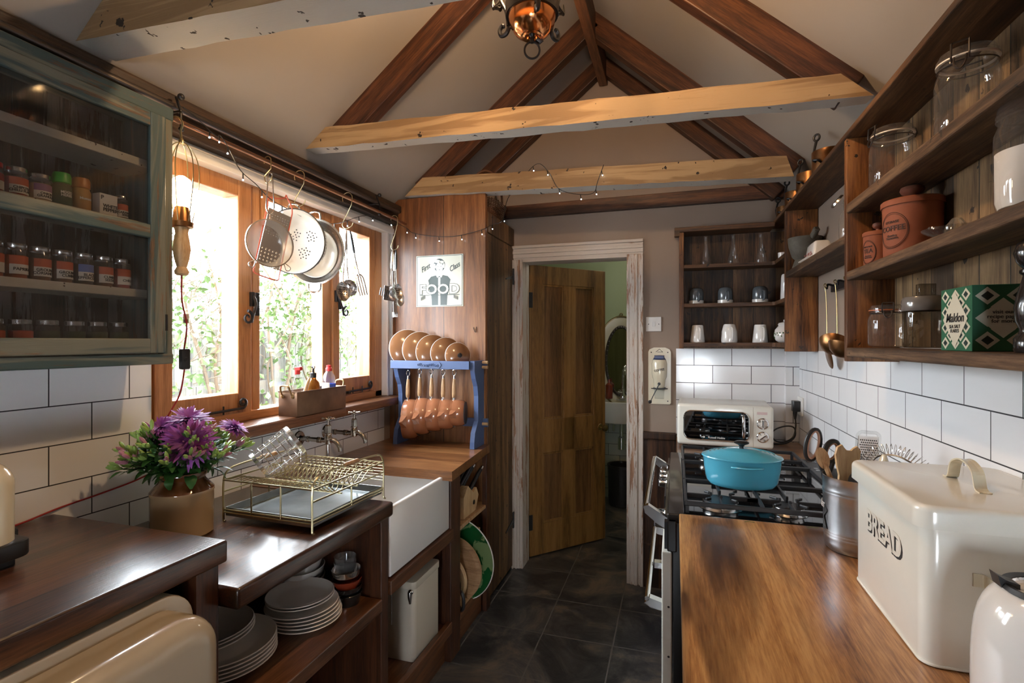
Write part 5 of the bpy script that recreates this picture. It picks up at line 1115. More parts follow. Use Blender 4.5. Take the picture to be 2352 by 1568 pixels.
# knife block, boards, plate
t = thing('knife_block', 'wooden knife block on its side with black handled knives below the far worktop', 'knife block', (-.99, 2.36, .554))
m = MB(); prism(m, [(2.25, .554), (2.40, .554), (2.44, .62), (2.41, .665), (2.37, .65), (2.30, .70), (2.25, .655)], 'X', -1.06, -.955); bl = obj('block_body', m, M['lightw'], t, world=True)
m = MB(); lathe(m, [(0, .002), (.011, .002), (.012, 0)], 16, M=tr(-.9545, 2.375, .60) @ rot('Y', 90)); obj('screw_cap', m, M['wiron'], bl, world=True)
for k, (y0_, z0_, dx, L) in enumerate(((2.335, .672, -.03, .125), (2.315, .69, -.05, .12), (2.30, .70, -.015, .12), (2.375, .655, 0, .14))):
    kn = thing('kitchen_knife', ['black handled knife low in the knife block', 'black handled knife at the back of the knife block', 'black handled knife topmost in the knife block', 'longest black handled knife at the front of the knife block'][k], 'knife', (-.98 + dx, y0_, z0_), 0, 'knives in the block')
    m = MB(); tube(m, [(0, 0, 0), (.006, .02, .018), (.02, .075, .07), (.026, .095, .088)], [.009, .011, .010, .009], 10); obj('handle', m, M['blackp'], kn)
    m = MB(); tube(m, [(.026, .094, .087), (.030, .106, .098)], [.0095, .0085], 10); obj('end_cap', m, M['chrome'], kn)
    m = MB(); tube(m, [(-.004, -.02, -.016), (0, .004, .003)], .006, 8, flat=.4); obj('bolster', m, M['steel'], kn)
t = thing('serving_plate', 'large green leaf patterned round plate standing in the open unit', 'plate', (-1.02, 2.33, .335))
Mx = rot('Z', -6) @ rot('X', 90)
gp = MB(); lathe(gp, [(0, 0), (.15, .0), (.20, .012), (.20, .016), (.15, .006), (0, .006)], 56, M=Mx); 
m_, n_, l_, b_ = mat('green leaf plate'); tc_ = nd(n_, 'ShaderNodeTexCoord'); v_ = nd(n_, 'ShaderNodeTexVoronoi', Scale=16); l_.new(tc_.outputs['Object'], v_.inputs['Vector']); r_p = nd(n_, 'ShaderNodeValToRGB'); e = r_p.color_ramp.elements; e[0].position = .3; e[1].position = .42; e[0].color = (.01, .10, .03, 1); e[1].color = (.20, .30, .13, 1)
nn_ = nd(n_, 'ShaderNodeTexNoise', Scale=9, Detail=4, Distortion=1.5); l_.new(tc_.outputs['Object'], nn_.inputs['Vector']); l_.new(nn_.outputs['Fac'], r_p.inputs['Fac']); e[0].position = .5; e[1].position = .54; l_.new(r_p.outputs['Color'], b_.inputs['Base Color']); b_.inputs['Roughness'].default_value = .25; b_.inputs['Coat Weight'].default_value = .5
gp.cur = 0; obj('plate_disc', gp, m_, t)
m = MB(); lathe(m, [(.199, .012), (.203, .013), (.203, .016), (.199, .017), (.199, .012)], 56, M=Mx); obj('white_rim', m, M['ceramic'], t)
t = thing('bread_board', 'round turned wooden board in front of the green plate', 'board', (-1.03, 2.285, .30))
m = MB(); pr = [(0, -.001)]; 
pr = [(0, .012), (.06, .012), (.062, .010), (.07, .012), (.10, .012)] + [(.10 + .006 * k, .012 - .0015 * (k % 2)) for k in range(1, 8)] + [(.158, .008), (.158, -.004), (0, -.004)]
lathe(m, pr, 56, M=rot('Z', -6) @ rot('X', 90)); obj('board_disc', m, M['oakY'], t)
t = thing('round_board', 'smaller ringed wooden board at the front of the open unit', 'board', (-1.05, 2.235, .27))
m = MB(); lathe(m, [(0, .01), (.05, .01)] + [(.05 + .008 * k, .01 - .002 * (k % 2)) for k in range(1, 9)] + [(.122, -.004), (0, -.004)], 48, M=rot('Z', -6) @ rot('X', 90)); obj('board_disc', m, M['lightw'], t)
t = thing('wooden_tray_stand', 'wooden plate stand holding the boards and the green plate', 'plate stand', (-1.03, 2.33, .159))
m = MB(); box(m, -1.12, -.94, 2.20, 2.43, .159, .172, .003); box(m, -.955, -.94, 2.41, 2.425, .172, .46, .003); box(m, -1.12, -.94, 2.415, 2.43, .172, .19, .003); obj('stand_frame', m, M['lightw'], t, world=True)
t = thing('pan_handle_pan', 'dark pan with black loop handle at the front of the open unit', 'pan', (-1.04, 2.19, .17))
m = MB(); lathe(m, [(0, 0), (.095, 0), (.1, .012), (.097, .012), (.092, .003), (0, .003)], 40, M=tr(0, 0, .1) @ rot('X', 90)); obj('pan_body', m, M['iron'], t)
m = MB(); tube(m, spline([(.07, -.0, .07), (.10, -.01, .075), (.112, -.01, .05), (.112, -.01, .01), (.10, -.01, -.008), (.07, 0, .03)], 4), .008, 8); obj('loop_handle', m, M['blackp'], t)
# ================================================================= HANGING LANTERN
t = thing('hanging_lantern', 'copper and wrought iron lantern hanging from the ridge', 'lantern', (-.358, 1.30, 2.196))
m = MB(); lathe(m, [(0, .012), (.014, .012), (.016, .006), (.02, .005), (.024, .008), (.030, .006), (.045, .016), (.058, .036), (.064, .062), (.064, .085), (.060, .085), (0, .08)], 48); obj('copper_bowl', m, M['copper'], t)
m = MB(); lathe(m, [(.062, .060), (.069, .06), (.071, .09), (.066, .105), (.06, .105)], 40); 
for a in (175, 55, 295):
    c_, s_ = math.cos(R(a)), math.sin(R(a)); q = lambda r_, z: (r_ * c_, r_ * s_, z)
    tube(m, spline([q(.066, .045), q(.074, .03), q(.088, .028), q(.093, .042), q(.086, .054), q(.080, .048)], 4), [.006] * 18 + [.005, .004, .003], 8, flat=1.0)
    tube(m, spline([q(.068, .05), q(.074, .09), q(.092, .13), q(.10, .2), q(.085, .30), q(.05, .38), q(.012, .42)], 4), .005, 8)
    for k in range(3): tube(m, spline([q(.09, .10 + .01 * k), q(.10 + .006 * k, .108), q(.112, .118 + .008 * k)], 3), [.007, .006, .006, .005, .004, .003, .002], 6)
lathe(m, [(.0, .43), (.02, .42), (.03, .40), (.012, .39)], 20); obj('iron_frame', m, M['wiron'], t)
m = MB(); lathe(m, [(0, -.012), (.005, -.011), (.006, -.004), (.004, .004), (.008, .01), (.010, .018), (0, .02)], 16); tube(m, [(.012, 0, -.002), (.02, .006, -.008), (.028, .006, -.004)], [.006, .007, .004], 6); obj('finial', m, M['wiron'], t)
m = MB(); tube(m, [(.019 * math.cos(2 * pi * k / 28), .006 * math.cos(2 * pi * k / 28), -.030 + .022 * math.sin(2 * pi * k / 28)) for k in range(28)], .0028, 8, closed=True); obj('pull_ring', m, M['wiron'], t)
m = MB()
for k in range(9): tube(m, [( (.012 * math.cos(2 * pi * j / 12)) * (k % 2), (.012 * math.cos(2 * pi * j / 12)) * ((k + 1) % 2), .445 + .032 * k + .018 * math.sin(2 * pi * j / 12)) for j in range(12)], .003, 6, closed=True)
tube(m, [(0, 0, .72), (0, 0, .825)], .004, 6); obj('hanging_chain', m, M['wiron'], t)
m = MB()
for a in (0, 120, 240): c_, s_ = .03 * math.cos(R(a)), .03 * math.sin(R(a)); lathe(m, [(0, .17), (.010, .175), (.014, .20), (.008, .235), (0, .25)], 12, (c_, s_, 0))
lb_m = emis('lantern bulb', (1, .62, .28), 40); obj('candle_bulb', m, lb_m, t)
m = MB()
for a in (0, 120, 240): c_, s_ = .03 * math.cos(R(a)), .03 * math.sin(R(a)); lathe(m, [(.009, .085), (.009, .17)], 12, (c_, s_, 0))
obj('candle_tube', m, M['plate_c'], t)
lamp('lantern_light', 'POINT', (-.358, 1.235, 2.46), 30, (1, .64, .34), .03)

# ================================================================= RIGHT SIDE
t = thing('worktop', 'scratched orange brown wooden worktop at the near right', 'worktop', (.31, .8, .845))
m = MB(); box(m, .012, RW - .002, -.3, 1.60, .848, .890, .004, 2); obj('worktop_board', m, M['rtop'], t, world=True)
m = MB()
for (x, y) in ((.20, 1.59), (.36, 1.595)): tube(m, [(x - .012, y - .01, .8903), (x, y - .004, .8904), (x + .014, y - .008, .8903)], .003, 5, flat=.1)
obj('moss_filler', m, plain('green filler', (.11, .12, .03), .7), t, world=True)
t = thing('base_cabinet', 'brown base cabinet below the near right worktop', 'cabinet', (.31, .7, 0))
m = MB(); box(m, .035, RW - .002, -.3, 1.585, 0, .846); obj('carcass', m, M['under'], t, world=True)
t = thing('worktop', 'narrow dark worktop behind the stove under the microwave', 'worktop', (.31, 2.8, .83))
m = MB(); box(m, .008, RW - .002, 2.515, BW - .042, .832, .872, .004, 2); obj('worktop_board', m, M['wtopX'], t, world=True)
t = thing('base_cabinet', 'dark base cabinet beyond the stove', 'cabinet', (.31, 2.8, 0))
m = MB(); box(m, .03, RW - .002, 2.52, BW - .002, 0, .832); obj('carcass', m, M['under'], t, world=True)
# range cooker
t = thing('range_cooker', 'cream and black gas range cooker with chrome rails between the right worktops', 'cooker', (.3, 2.05, 0))
y0, y1 = 1.612, 2.508
m = MB(); box(m, -.005, RW - .004, y0, y1, .1, .862); box(m, .06, .58, y0 + .03, y1 - .03, 0, .1); obj('cooker_body', m, M['black'], t, world=True)
m = MB(); box(m, -.022, RW - .006, y0 - .004, y1, .855, .884, .006, 3); box(m, -.022, .006, y0 - .004, y0 + .03, .768, .87, .004, 2); hob = obj('hob_top', m, M['black'], t, world=True)
m = MB(); box(m, .025, .49, y0 + .01, y1 - .02, .8845, .886); obj('hob_glass', m, M['bglass'], hob, world=True)
m = MB(); box(m, .512, .606, y0 + .01, y1 - .02, .884, .892, .002, 2); rear = obj('rear_vent_strip', m, M['iron'], hob, world=True)
m = MB()
for yy in (1.70, 1.99, 2.28, 2.43):
    for a in (0, .030):
        for b_ in (0, .022): box(m, .53 + b_, .545 + b_, yy + a, yy + a + .02, .8915, .8926)
obj('vent_slots', m, M['bglass'], rear, world=True)
def burner(x, y, r):
    m = MB(); lathe(m, [(0, .886), (r * 1.25, .887), (r * 1.1, .889), (r, .891), (r, .904), (r * .96, .906), (0, .906)], 36, (x, y, 0)); b_ = obj('burner_ring', m, M['steel'], t, world=True)
    m = MB(); lathe(m, [(r * .97, .905), (r * .96, .909), (0, .910)], 36, (x, y, 0)); obj('burner_cap', m, M['iron'], b_, world=True)
for x, y, r in ((.135, 1.715, .052), (.325, 1.715, .042), (.245, 2.05, .055), (.125, 2.30, .028), (.37, 2.30, .036)): burner(x, y, r)
def grate(ya, yb, ctrs):
    m = MB(); z0_, z1_ = .908, .922; b_ = .0045
    def bar(xa, y_a, xb, y_b, w=.0045, zz0=None):
        L = math.hypot(xb - xa, y_b - y_a); a = math.atan2(y_b - y_a, xb - xa)
        box(m, 0, L, -w, w, zz0 or z0_, z1_, .002, 2, M=tr(xa, y_a, 0) @ Matrix.Rotation(a, 4, 'Z'))
    xa, xb = .032, .488
    bar(xa, ya, xb, ya); bar(xa, yb, xb, yb); bar(xa, ya, xa, yb); bar(xb, ya, xb, yb)
    for cx, cy, gap in ctrs:
        for dx, dy in ((1, 0), (-1, 0), (0, 1), (0, -1)):
            sx, sy = cx + dx * gap, cy + dy * gap
            ex = xb if dx > 0 else xa if dx < 0 else cx; ey = yb if dy > 0 else ya if dy < 0 else cy
            if dx: ex = cx + dx * min(.115, abs(ex - cx))
            bar(sx, sy, ex, ey, .004)
            box(m, sx - .004, sx + .004, sy - .004, sy + .004, z1_ - .004, z1_ + .007, .002, 2)
        for q in (45, 135, 225, 315):
            ux, uy = math.cos(R(q)), math.sin(R(q)); bar(cx + ux * gap * 1.5, cy + uy * gap * 1.5, cx + ux * .062, cy + uy * .062, .0035, .914)
    bar(.245, ya, .245, yb, .004)
    for x in (xa + .004, xb - .004):
        for y in (ya + .004, yb - .004): box(m, x - .005, x + .005, y - .005, y + .005, .885, z0_ + .002)
    obj('pan_support', m, M['iron'], t, world=True)
grate(1.625, 1.885, ((.135, 1.715, .028), (.325, 1.715, .024))); grate(1.893, 2.18, ((.245, 2.05, .03),)); grate(2.188, 2.49, ((.125, 2.30, .02), (.37, 2.30, .02)))
m = MB(); box(m, -.038, -.008, y0 + .002, y1 - .002, .115, .765, .004, 2); dr = obj('oven_doors', m, M['creamw'], t, world=True)
m = MB(); 
for z in (.60, .45, .31): lathe(m, [(0, .0), (.0035, 0)], 10, M=tr(-.018, y0 + .0015, z) @ rot('X', 90))
obj('screw_holes', m, M['ink'], dr, world=True)
m = MB(); box(m, -.03, -.02, y0, y1, .775, .855); cp_ = obj('control_panel', m, M['bglass'], t, world=True)
m = MB(); tube(m, [(-.085, y0 + .03, .886), (-.085, 2.33, .886)], .009, 12)
for y in (y0 + .028, 2.33):
    prism(m, [(-.092, .893), (-.078, .897), (-.020, .862), (-.020, .825), (-.05, .842), (-.088, .872)], 'Y', y - .012, y + .012)
obj('towel_rail', m, M['chrome'], t, world=True)
for k, y in enumerate((1.72, 1.80, 2.20, 2.30, 2.38)):
    m = MB(); lathe(m, [(0, .03), (.014, .03), (.017, .026), (.019, .004), (.023, 0)], 20, M=tr(-.03, y, .818) @ rot('Y', -90)); box(m, -.064, -.058, y - .003, y + .003, .804, .832); obj('control_knob', m, M['chrome'], cp_, world=True)
m = MB(); box(m, -.036, -.029, 1.90, 2.08, .785, .85, .002, 2); ck = obj('clock_display', m, M['blackp'], cp_, world=True)
tm = textmb('00:00', .03); tm.tf(tr(-.0363, 1.99, .818) @ rot('Z', -90)); obj('lettering', tm, M['ceramic'], ck, world=True)
m = MB(); tube(m, [(-.082, y0 + .035, .600), (-.082, 2.28, .600)], .008, 12)
for y in (y0 + .035, 2.28): prism(m, [(-.09, .592), (-.074, .610), (-.036, .60), (-.036, .575), (-.07, .58)], 'Y', y - .014, y + .014)
box(m, -.07, -.036, 1.9, 1.93, .59, .61)
obj('door_handle', m, M['chrome'], t, world=True)
# casserole
t = thing('casserole_pot', 'turquoise oval cast iron casserole with black knob on the hob', 'pot', (.213, 1.868, .922), rz=4); t.scale = (.88, .88, .88)
S = .79
m = MB(); lathe(m, [(0, 0), (.108, .0), (.118, .004), (.126, .018), (.134, .06), (.138, .098), (.141, .104), (.137, .104), (.13, .06), (.12, .02), (.0, .012)], 64, sy=S); pb = obj('pot_body', m, M['teal'], t)
m = MB(); lathe(m, [(.142, .104), (.144, .107), (.142, .111), (.128, .116), (.116, .122), (.113, .119), (.101, .126), (.098, .123), (.086, .129), (.083, .126), (.071, .132), (.068, .129), (.05, .134), (.0, .137)], 64, sy=S); ld = obj('pot_lid', m, M['teal'], t)
m = MB(); lathe(m, [(.009, .134), (.008, .144), (.012, .150), (.026, .156), (.027, .160), (.020, .164), (0, .165)], 28); obj('lid_knob', m, M['blackp'], ld)
for s in (-1, 1):
    m = MB(); tube(m, spline([(-.05, s * .106, .086), (-.038, s * .122, .088), (0, s * .131, .088), (.038, s * .122, .088), (.05, s * .106, .086)], 5), .0065, 8, flat=.6); obj('side_handle', m, M['teal'], pb)
# microwave
t = thing('microwave', 'cream retro microwave with chrome framed dark door in the far right corner', 'microwave', (.235, 2.835, .872), rz=-2.5)
W, D, Hh = .218, .145, .205
bm = bmesh.new(); bmesh.ops.create_cube(bm, size=1); bmesh.ops.scale(bm, vec=(W * 2, D * 2, Hh), verts=bm.verts); bmesh.ops.translate(bm, vec=(0, 0, Hh / 2 + .014), verts=bm.verts); bmesh.ops.bevel(bm, geom=list(bm.edges), offset=.016, segments=5, affect='EDGES', profile=.5); bm.verts.index_update()
m = MB(); m.add([tuple(v.co) for v in bm.verts], [tuple(v.index for v in f.verts) for f in bm.faces], True); bm.free(); obj('case', m, M['creamw'], t)
def rrect(x0, x1, z0, z1, r, n=6):
    out = []
    for cx, cz, a in ((x1 - r, z1 - r, 0), (x0 + r, z1 - r, 90), (x0 + r, z0 + r, 180), (x1 - r, z0 + r, 270)):
        for k in range(n + 1): out.append((cx + r * math.cos(R(a + 90 * k / n)), cz + r * math.sin(R(a + 90 * k / n))))
    return out
zb = .014
m = MB(); prism(m, rrect(-.186, .110, zb + .030, zb + .172, .034), 'Y', -D - .0025, -D + .001); dw = obj('door_window', m, M['mwglass'], t)
m = MB(); tube(m, [(x, -D - .002, z) for x, z in rrect(-.186, .110, zb + .030, zb + .172, .034)], .0035, 8, closed=True); obj('chrome_trim', m, M['chrome'], dw)
m = MB(); tube(m, spline([(.086, -D - .004, zb + .05), (.086, -D - .016, zb + .065), (.086, -D - .020, zb + .10), (.086, -D - .016, zb + .14), (.086, -D - .004, zb + .157)], 4), [.004 + .004 * math.sin(pi * i / 16) for i in range(17)], 10); obj('door_handle', m, M['chrome'], dw)
tm = textmb('Russell Hobbs', .0135, bold=.0002); tm.tf(tr(-.034, -D - .0026, zb + .043)); lathe(tm, [(0, .0006), (.005, .0006)], 16, M=tr(-.092, -D - .0022, zb + .044) @ rot('X', 90)); flat(tm, [(-.108, zb + .042), (-.098, zb + .042), (-.098, zb + .047)], -D - .0026); obj('lettering', tm, M['ceramic'], dw)
m = MB(); box(m, .1285, .1297, -D - .0006, -D + .001, zb + .006, zb + .199); obj('panel_seam', m, M['creamd'], t)
for z in (.122, .058):
    m = MB(); lathe(m, [(0, .004), (.022, .004), (.0255, .002), (.027, 0)], 32, M=tr(.170, -D, zb + z) @ rot('X', 90)); dl = obj('dial', m, M['chrome'], t)
    m = MB(); lathe(m, [(0, .0045), (.0215, .0045)], 32, M=tr(.170, -D, zb + z) @ rot('X', 90)); obj('dial_face', m, M['plate_c'], dl)
    ang = 0 if z > .1 else 50; Mx = tr(.170, -D, zb + z) @ rot('Y', ang)
    m = MB(); box(m, -.003, .003, -.013, -.004, -.017, .017, .0015, 2, M=Mx); obj('dial_grip', m, M['chrome'], dl)
    m = MB(); 
    for k in range(11): a = R(-60 + k * 30); box(m, .170 + .0185 * math.sin(a) - .0008, .170 + .0185 * math.sin(a) + .0008, -D - .0052, -D - .0045, zb + z + .0185 * math.cos(a) - .0008, zb + z + .0185 * math.cos(a) + .0008)
    obj('dial_marks', m, M['ink'], dl)
m = MB(); box(m, .145, .19, -D - .0006, -D, zb + .165, zb + .178); obj('faded_sticker', m, plain('pink sticker', (.68, .52, .5), .6), t)
for x in (-.18, .18):
    for y in (-.11, .11): m = MB(); box(m, x - .012, x + .012, y - .012, y + .012, 0, .016); obj('foot', m, M['blackp'], t)
# socket, plug and cable
t = thing('wall_socket', 'white double wall socket on the right wall tiles by the corner', 'socket', (RW, 2.98, 1.03))
m = MB(); box(m, RW - .010, RW - .001, 2.905, 3.0, 1.022, 1.115, .002, 2); obj('socket_plate', m, M['white'], t, world=True)
t = thing('plug_and_cable', 'black plug with looped cable running to the microwave', 'plug', (.60, 2.95, 1.05))
m = MB(); vbox(m, .575, .611, 2.925, 2.975, 1.042, 1.095, .008, 3, 'Z'); tube(m, [(.59, 2.95, 1.045), (.59, 2.95, 1.025), (.59, 2.95, 1.0)], [.010, .008, .005], 8); obj('plug', m, M['blackp'], t, world=True)
m = MB(); tube(m, spline([(.59, 2.95, 1.01), (.59, 2.94, .96), (.575, 2.93, .91), (.53, 2.915, .886), (.49, 2.91, .893), (.475, 2.915, .925), (.50, 2.93, .95), (.55, 2.94, .965), (.585, 2.945, .955), (.585, 2.94, .91), (.54, 2.92, .880), (.47, 2.92, .878), (.42, 2.95, .90)], 6), .0038, 8); obj('cable', m, M['blackp'], t, world=True)
# light switch and coffee grinder
t = thing('light_switch', 'square white light switch on the wall beside the door', 'switch', (-.115, BW, 1.458))
m = MB(); box(m, -.042, .042, -.009, -.001, 0, .082, .002, 2); sp_ = obj('switch_plate', m, M['white'], t); m = MB(); box(m, -.008, .008, -.013, -.008, .028, .055, .001, 1); obj('rocker', m, M['ceramic'], sp_)
m = MB(); [lathe(m, [(0, .0005), (.0028, .0005)], 8, M=tr(x, -.009, .041) @ rot('X', 90)) for x in (-.028, .028)]; obj('screws', m, M['ink'], sp_)
t = thing('coffee_grinder', 'cream enamel wall mounted coffee grinder with crank handle', 'coffee grinder', (-.083, BW, 1.04))
m = MB(); prism(m, [(-.062, .012), (-.055, .004), (.055, .004), (.062, .012), (.062, .30), (.055, .315), (.03, .326), (-.03, .326), (-.055, .315), (-.062, .30)], 'Y', -.010, -.001); bp_ = obj('back_plate', m, M['cream'], t)
m = MB(); [lathe(m, [(0, .001), (.0035, .001)], 8, M=tr(x, -.010, z) @ rot('X', 90)) for x, z in ((-.045, .298), (.045, .298), (.045, .022), (-.045, .022))]
for p_ in ((-.02, .300, 0, .317), (0, .317, .018, .300), (.018, .300, -.012, .300)): tube(m, [(p_[0], -.0105, p_[1]), (p_[2], -.0105, p_[3])], .001, 4)
obj('screws_and_emblem', m, M['ink'], bp_)
m = MB(); lathe(m, [(0, .10), (.026, .10), (.030, .11), (.033, .145), (.040, .16), (.042, .18), (.042, .235), (.036, .258), (.026, .270), (0, .272)], 32, (0, -.038, 0), sy=.85); hb = obj('bean_container', m, M['cream'], t)
m = MB(); lathe(m, [(.0365, .258), (.027, .272), (.027, .282), (0, .283)], 24, (0, -.038, 0), sy=.85); box(m, -.025, .025, -.072, -.035, .262, .282, .003, 2); obj('blue_lid', m, plain('navy enamel', (.02, .035, .12), .3, coat=.4), hb)
tm = textmb('COFFEE', .0175, bend=.043, bold=.0003); tm.tf(tr(0, -.038, .20) @ Matrix.Diagonal((1, .85, 1, 1)) @ rot('Y', -12)); obj('lettering', tm, M['ink'], hb)
m = MB(); box(m, -.034, .034, -.075, -.012, .094, .10, .001, 1); tube(m, [(-.045, -.03, .094), (.045, -.03, .094)], .003, 6); obj('iron_bracket', m, M['wiron'], t)
m = MB(); prism(m, [(-.024, .04), (.024, .04), (.028, .09), (-.028, .09)], 'Y', -.062, -.016); obj('glass_cup', m, M['glass'], t)
m = MB(); tube(m, [(0, -.075, .125), (0, -.095, .125)], .008, 10); tube(m, [(.002, -.094, .128), (-.046, -.098, .028)], [.005, .004], 8, flat=.6); ck_ = obj('crank', m, M['wiron'], t)
m = MB(); ball(m, (-.048, -.108, .026), .010, 12, (1, 1.3, 1)); obj('crank_knob', m, M['wiron'], ck_)
# ================================================================= CORNER SHELVES (A)
t = thing('wall_shelves', 'reclaimed wood corner shelves over the microwave with mugs and carafes', 'shelves', (.3, 2.96, 1.362))
XA0, XA1, YA0 = .022, .485, 2.895
m = MB(); box(m, XA0, XA0 + .024, YA0, BW - .002, 1.362, 1.985, .002, 2); obj('side_board', m, M['shelfZ'], t, world=True)
m = MB(); box(m, XA0 + .024, RW - .002, BW - .014, BW - .002, 1.365, 1.985); obj('back_boards', m, M['backsX'], t, world=True)
m = MB(); box(m, RW - .014, RW - .002, 2.66, BW - .014, 1.365, 2.0); obj('back_boards', m, M['backs'], t, world=True)
for z, tk in ((1.372, .022), (1.585, .018), (1.792, .018)):
    m = MB(); prism(m, [(XA0 + .024, YA0 + .004), (XA1 - .01, YA0 + .004), (XA1, YA0 - .01), (XA1, 2.655), (RW - .014, 2.655), (RW - .014, BW - .014), (XA0 + .024, BW - .014)], 'Z', z, z + tk); obj('shelf', m, M['shelfX'], t, world=True)
m = MB(); box(m, -.002, XA1, YA0 - .012, BW - .002, 1.985, 2.010, .003, 2); box(m, -.002, XA0 + .003, YA0 - .012, YA0 + .01, 1.965, 1.986); obj('top_board', m, M['shelfX'], t, world=True)
# shelf unit B / C share the long top board
t = thing('shelf_top_board', 'long reclaimed board running above all the right wall shelves', 'shelf', (.55, 1.6, 2.0))
m = MB(); box(m, XA1 - .004, RW - .002, .30, BW - .002, 2.002, 2.018, .003, 2); obj('board', m, M['shelfY'], t, world=True)
t = thing('wall_shelves', 'open shelf between two uprights on the right wall, holding the granite mortar', 'shelves', (.55, 2.2, 1.354))
m = MB(); box(m, .485, RW - .002, 2.628, 2.652, 1.354, 2.001, .002, 2); obj('side_board', m, M['shelfZ'], t, world=True)
m = MB(); box(m, .485, RW - .002, 1.771, 2.628, 1.693, 1.720, .004, 2); obj('shelf', m, M['rough'], t, world=True)
t = thing('wall_shelves', 'reclaimed wood shelving with jars and terracotta pots at the near right', 'shelves', (.55, 1.0, 1.34))
m = MB(); box(m, .485, RW - .002, 1.745, 1.769, 1.341, 2.001, .002, 2); obj('side_board', m, M['shelfZ'], t, world=True)
m = MB(); box(m, .485, RW - .002, .30, .324, 1.341, 2.001, .002, 2); obj('side_board', m, M['shelfZ'], t, world=True)
m = MB(); box(m, RW - .014, RW - .002, .324, 1.745, 1.386, 2.001); obj('back_boards', m, M['backs'], t, world=True)
for z, tk in ((1.356, .026), (1.580, .026), (1.778, .027)):
    m = MB(); box(m, .483, RW - .014, .324, 1.745, z, z + tk, .004, 2); obj('shelf', m, M['rough'], t, world=True)
SH1, SH2, SH3, SHB, SHT = 1.3825, 1.6065, 1.8055, 1.7205, 2.0185
# clip top jars
def clipjar(x, y, z, r, h, label, grp=None, fill=None, ringc=None, lidh=None, rz=-60):
    t = thing('clip_top_jar', label, 'jar', (x, y, z), rz, grp)
    m = MB(); lathe(m, [(0, .004), (r * .7, .002), (r * .94, .006), (r, r * .25), (r, h * .62), (r * .96, h * .70), (r * .86, h * .78), (r * .86, h * .84), (r * .93, h * .845), (r * .93, h * .86)], 40); obj('glass_body', m, M['glass'], t)
    m = MB(); lathe(m, [(r * .94, h * .87), (r * .94, h * .91), (r * .86, h * .92), (r * .84, h * .97), (r * .76, h * .985), (0, h * .97)], 40); ld_ = obj('glass_lid', m, M['glass'], t)
    m = MB(); lathe(m, [(r * .84, h * .855), (r * .95, h * .855), (r * .95, h * .872), (r * .84, h * .872)], 40); obj('rubber_seal', m, ringc or M['plate_c'], t)
    m = MB(); tube(m, [(r * .9 * math.cos(2 * pi * k / 36), r * .9 * math.sin(2 * pi * k / 36), h * .80) for k in range(36)], .0013, 6, closed=True)
    w = r * .26
    tube(m, [(r * .93, -w, h * .80), (r * 1.05, -w, h * .84), (r * 1.02, -w, h * 1.0), (r * .9, -w * .9, h * 1.02), (r * .9, w * .9, h * 1.02), (r * 1.02, w, h * 1.0), (r * 1.05, w, h * .84), (r * .93, w, h * .80)], .0018, 6)
    tube(m, spline([(r * 1.0, -w * .7, h * .84), (r * 1.12, -w * .6, h * .74), (r * 1.14, 0, h * .68), (r * 1.12, w * .6, h * .74), (r * 1.0, w * .7, h * .84)], 5), .0018, 6)
    tube(m, [(-r * .93, -w, h * .80), (-r * 1.03, -w, h * .88), (-r * .95, -w, h * .95), (-r * .95, w, h * .95), (-r * 1.03, w, h * .88), (-r * .93, w, h * .80)], .0018, 6)
    obj('wire_clip', m, M['pipe'], t)
    if fill: m = MB(); lathe(m, [(0, .006), (r * .93, .008), (r * .97, r * .25), (r * .97, fill), (0, fill + .004)], 36); obj('contents', m, M['salt'], t)
    return t
orr = plain('orange seal', (.5, .13, .03), .5)
clipjar(.553, 1.635, SH1, .047, .118, 'small clip top jar with orange seal on the lowest near shelf', 'clip top jars', ringc=orr, rz=-110)
clipjar(.550, 1.60, SH3, .052, .162, 'empty clip top jar, farther of the two on the upper near shelf', 'clip top jars', rz=195)
clipjar(.550, 1.235, SH3, .052, .168, 'empty clip top jar, nearer of the two on the upper near shelf', 'clip top jars', rz=235)
t = thing('storage_jar', 'large glass jar half full of white flour at the right edge of the photo', 'jar', (.548, 1.025, SH2))
r, h = .052, .178
m = MB(); lathe(m, [(0, .004), (r * .7, .002), (r * .95, .006), (r, .02), (r * 1.02, h * .5), (r, h * .72), (r * .9, h * .80), (r * .9, h * .86)], 40); obj('glass_body', m, M['glass'], t)
m = MB(); lathe(m, [(0, .005), (r * .9, .008), (r * .97, .02), (r * .98, .098), (r * .4, .104), (0, .10)], 36); obj('flour', m, M['salt'], t)
m = MB(); lathe(m, [(r * .93, h * .84), (r * .96, h * .85), (r * .93, h * .87), (r * .96, h * .89), (r * .93, h * .91), (r * .9, h), (0, h)], 40); obj('glass_lid', m, M['glass'], t)
t = thing('glass_canister', 'smoked glass canister with square knob on the lowest near shelf', 'canister', (.552, 1.415, SH1))
m = MB(); lathe(m, [(0, .003), (.040, .003), (.044, .008), (.044, .088), (.042, .095)], 40); obj('canister_body', m, M['glassd'], t)
m = MB(); lathe(m, [(.0455, .088), (.0465, .09), (.0465, .112), (.043, .120), (.022, .124), (0, .124)], 40); cl = obj('canister_lid', m, plain('smoked lid', (.14, .13, .125), .15, coat=.5), t)
m = MB(); vbox(m, -.017, .017, -.011, .011, .122, .150, .004, 3, 'Z'); obj('lid_knob', m, M['glassd'], cl)
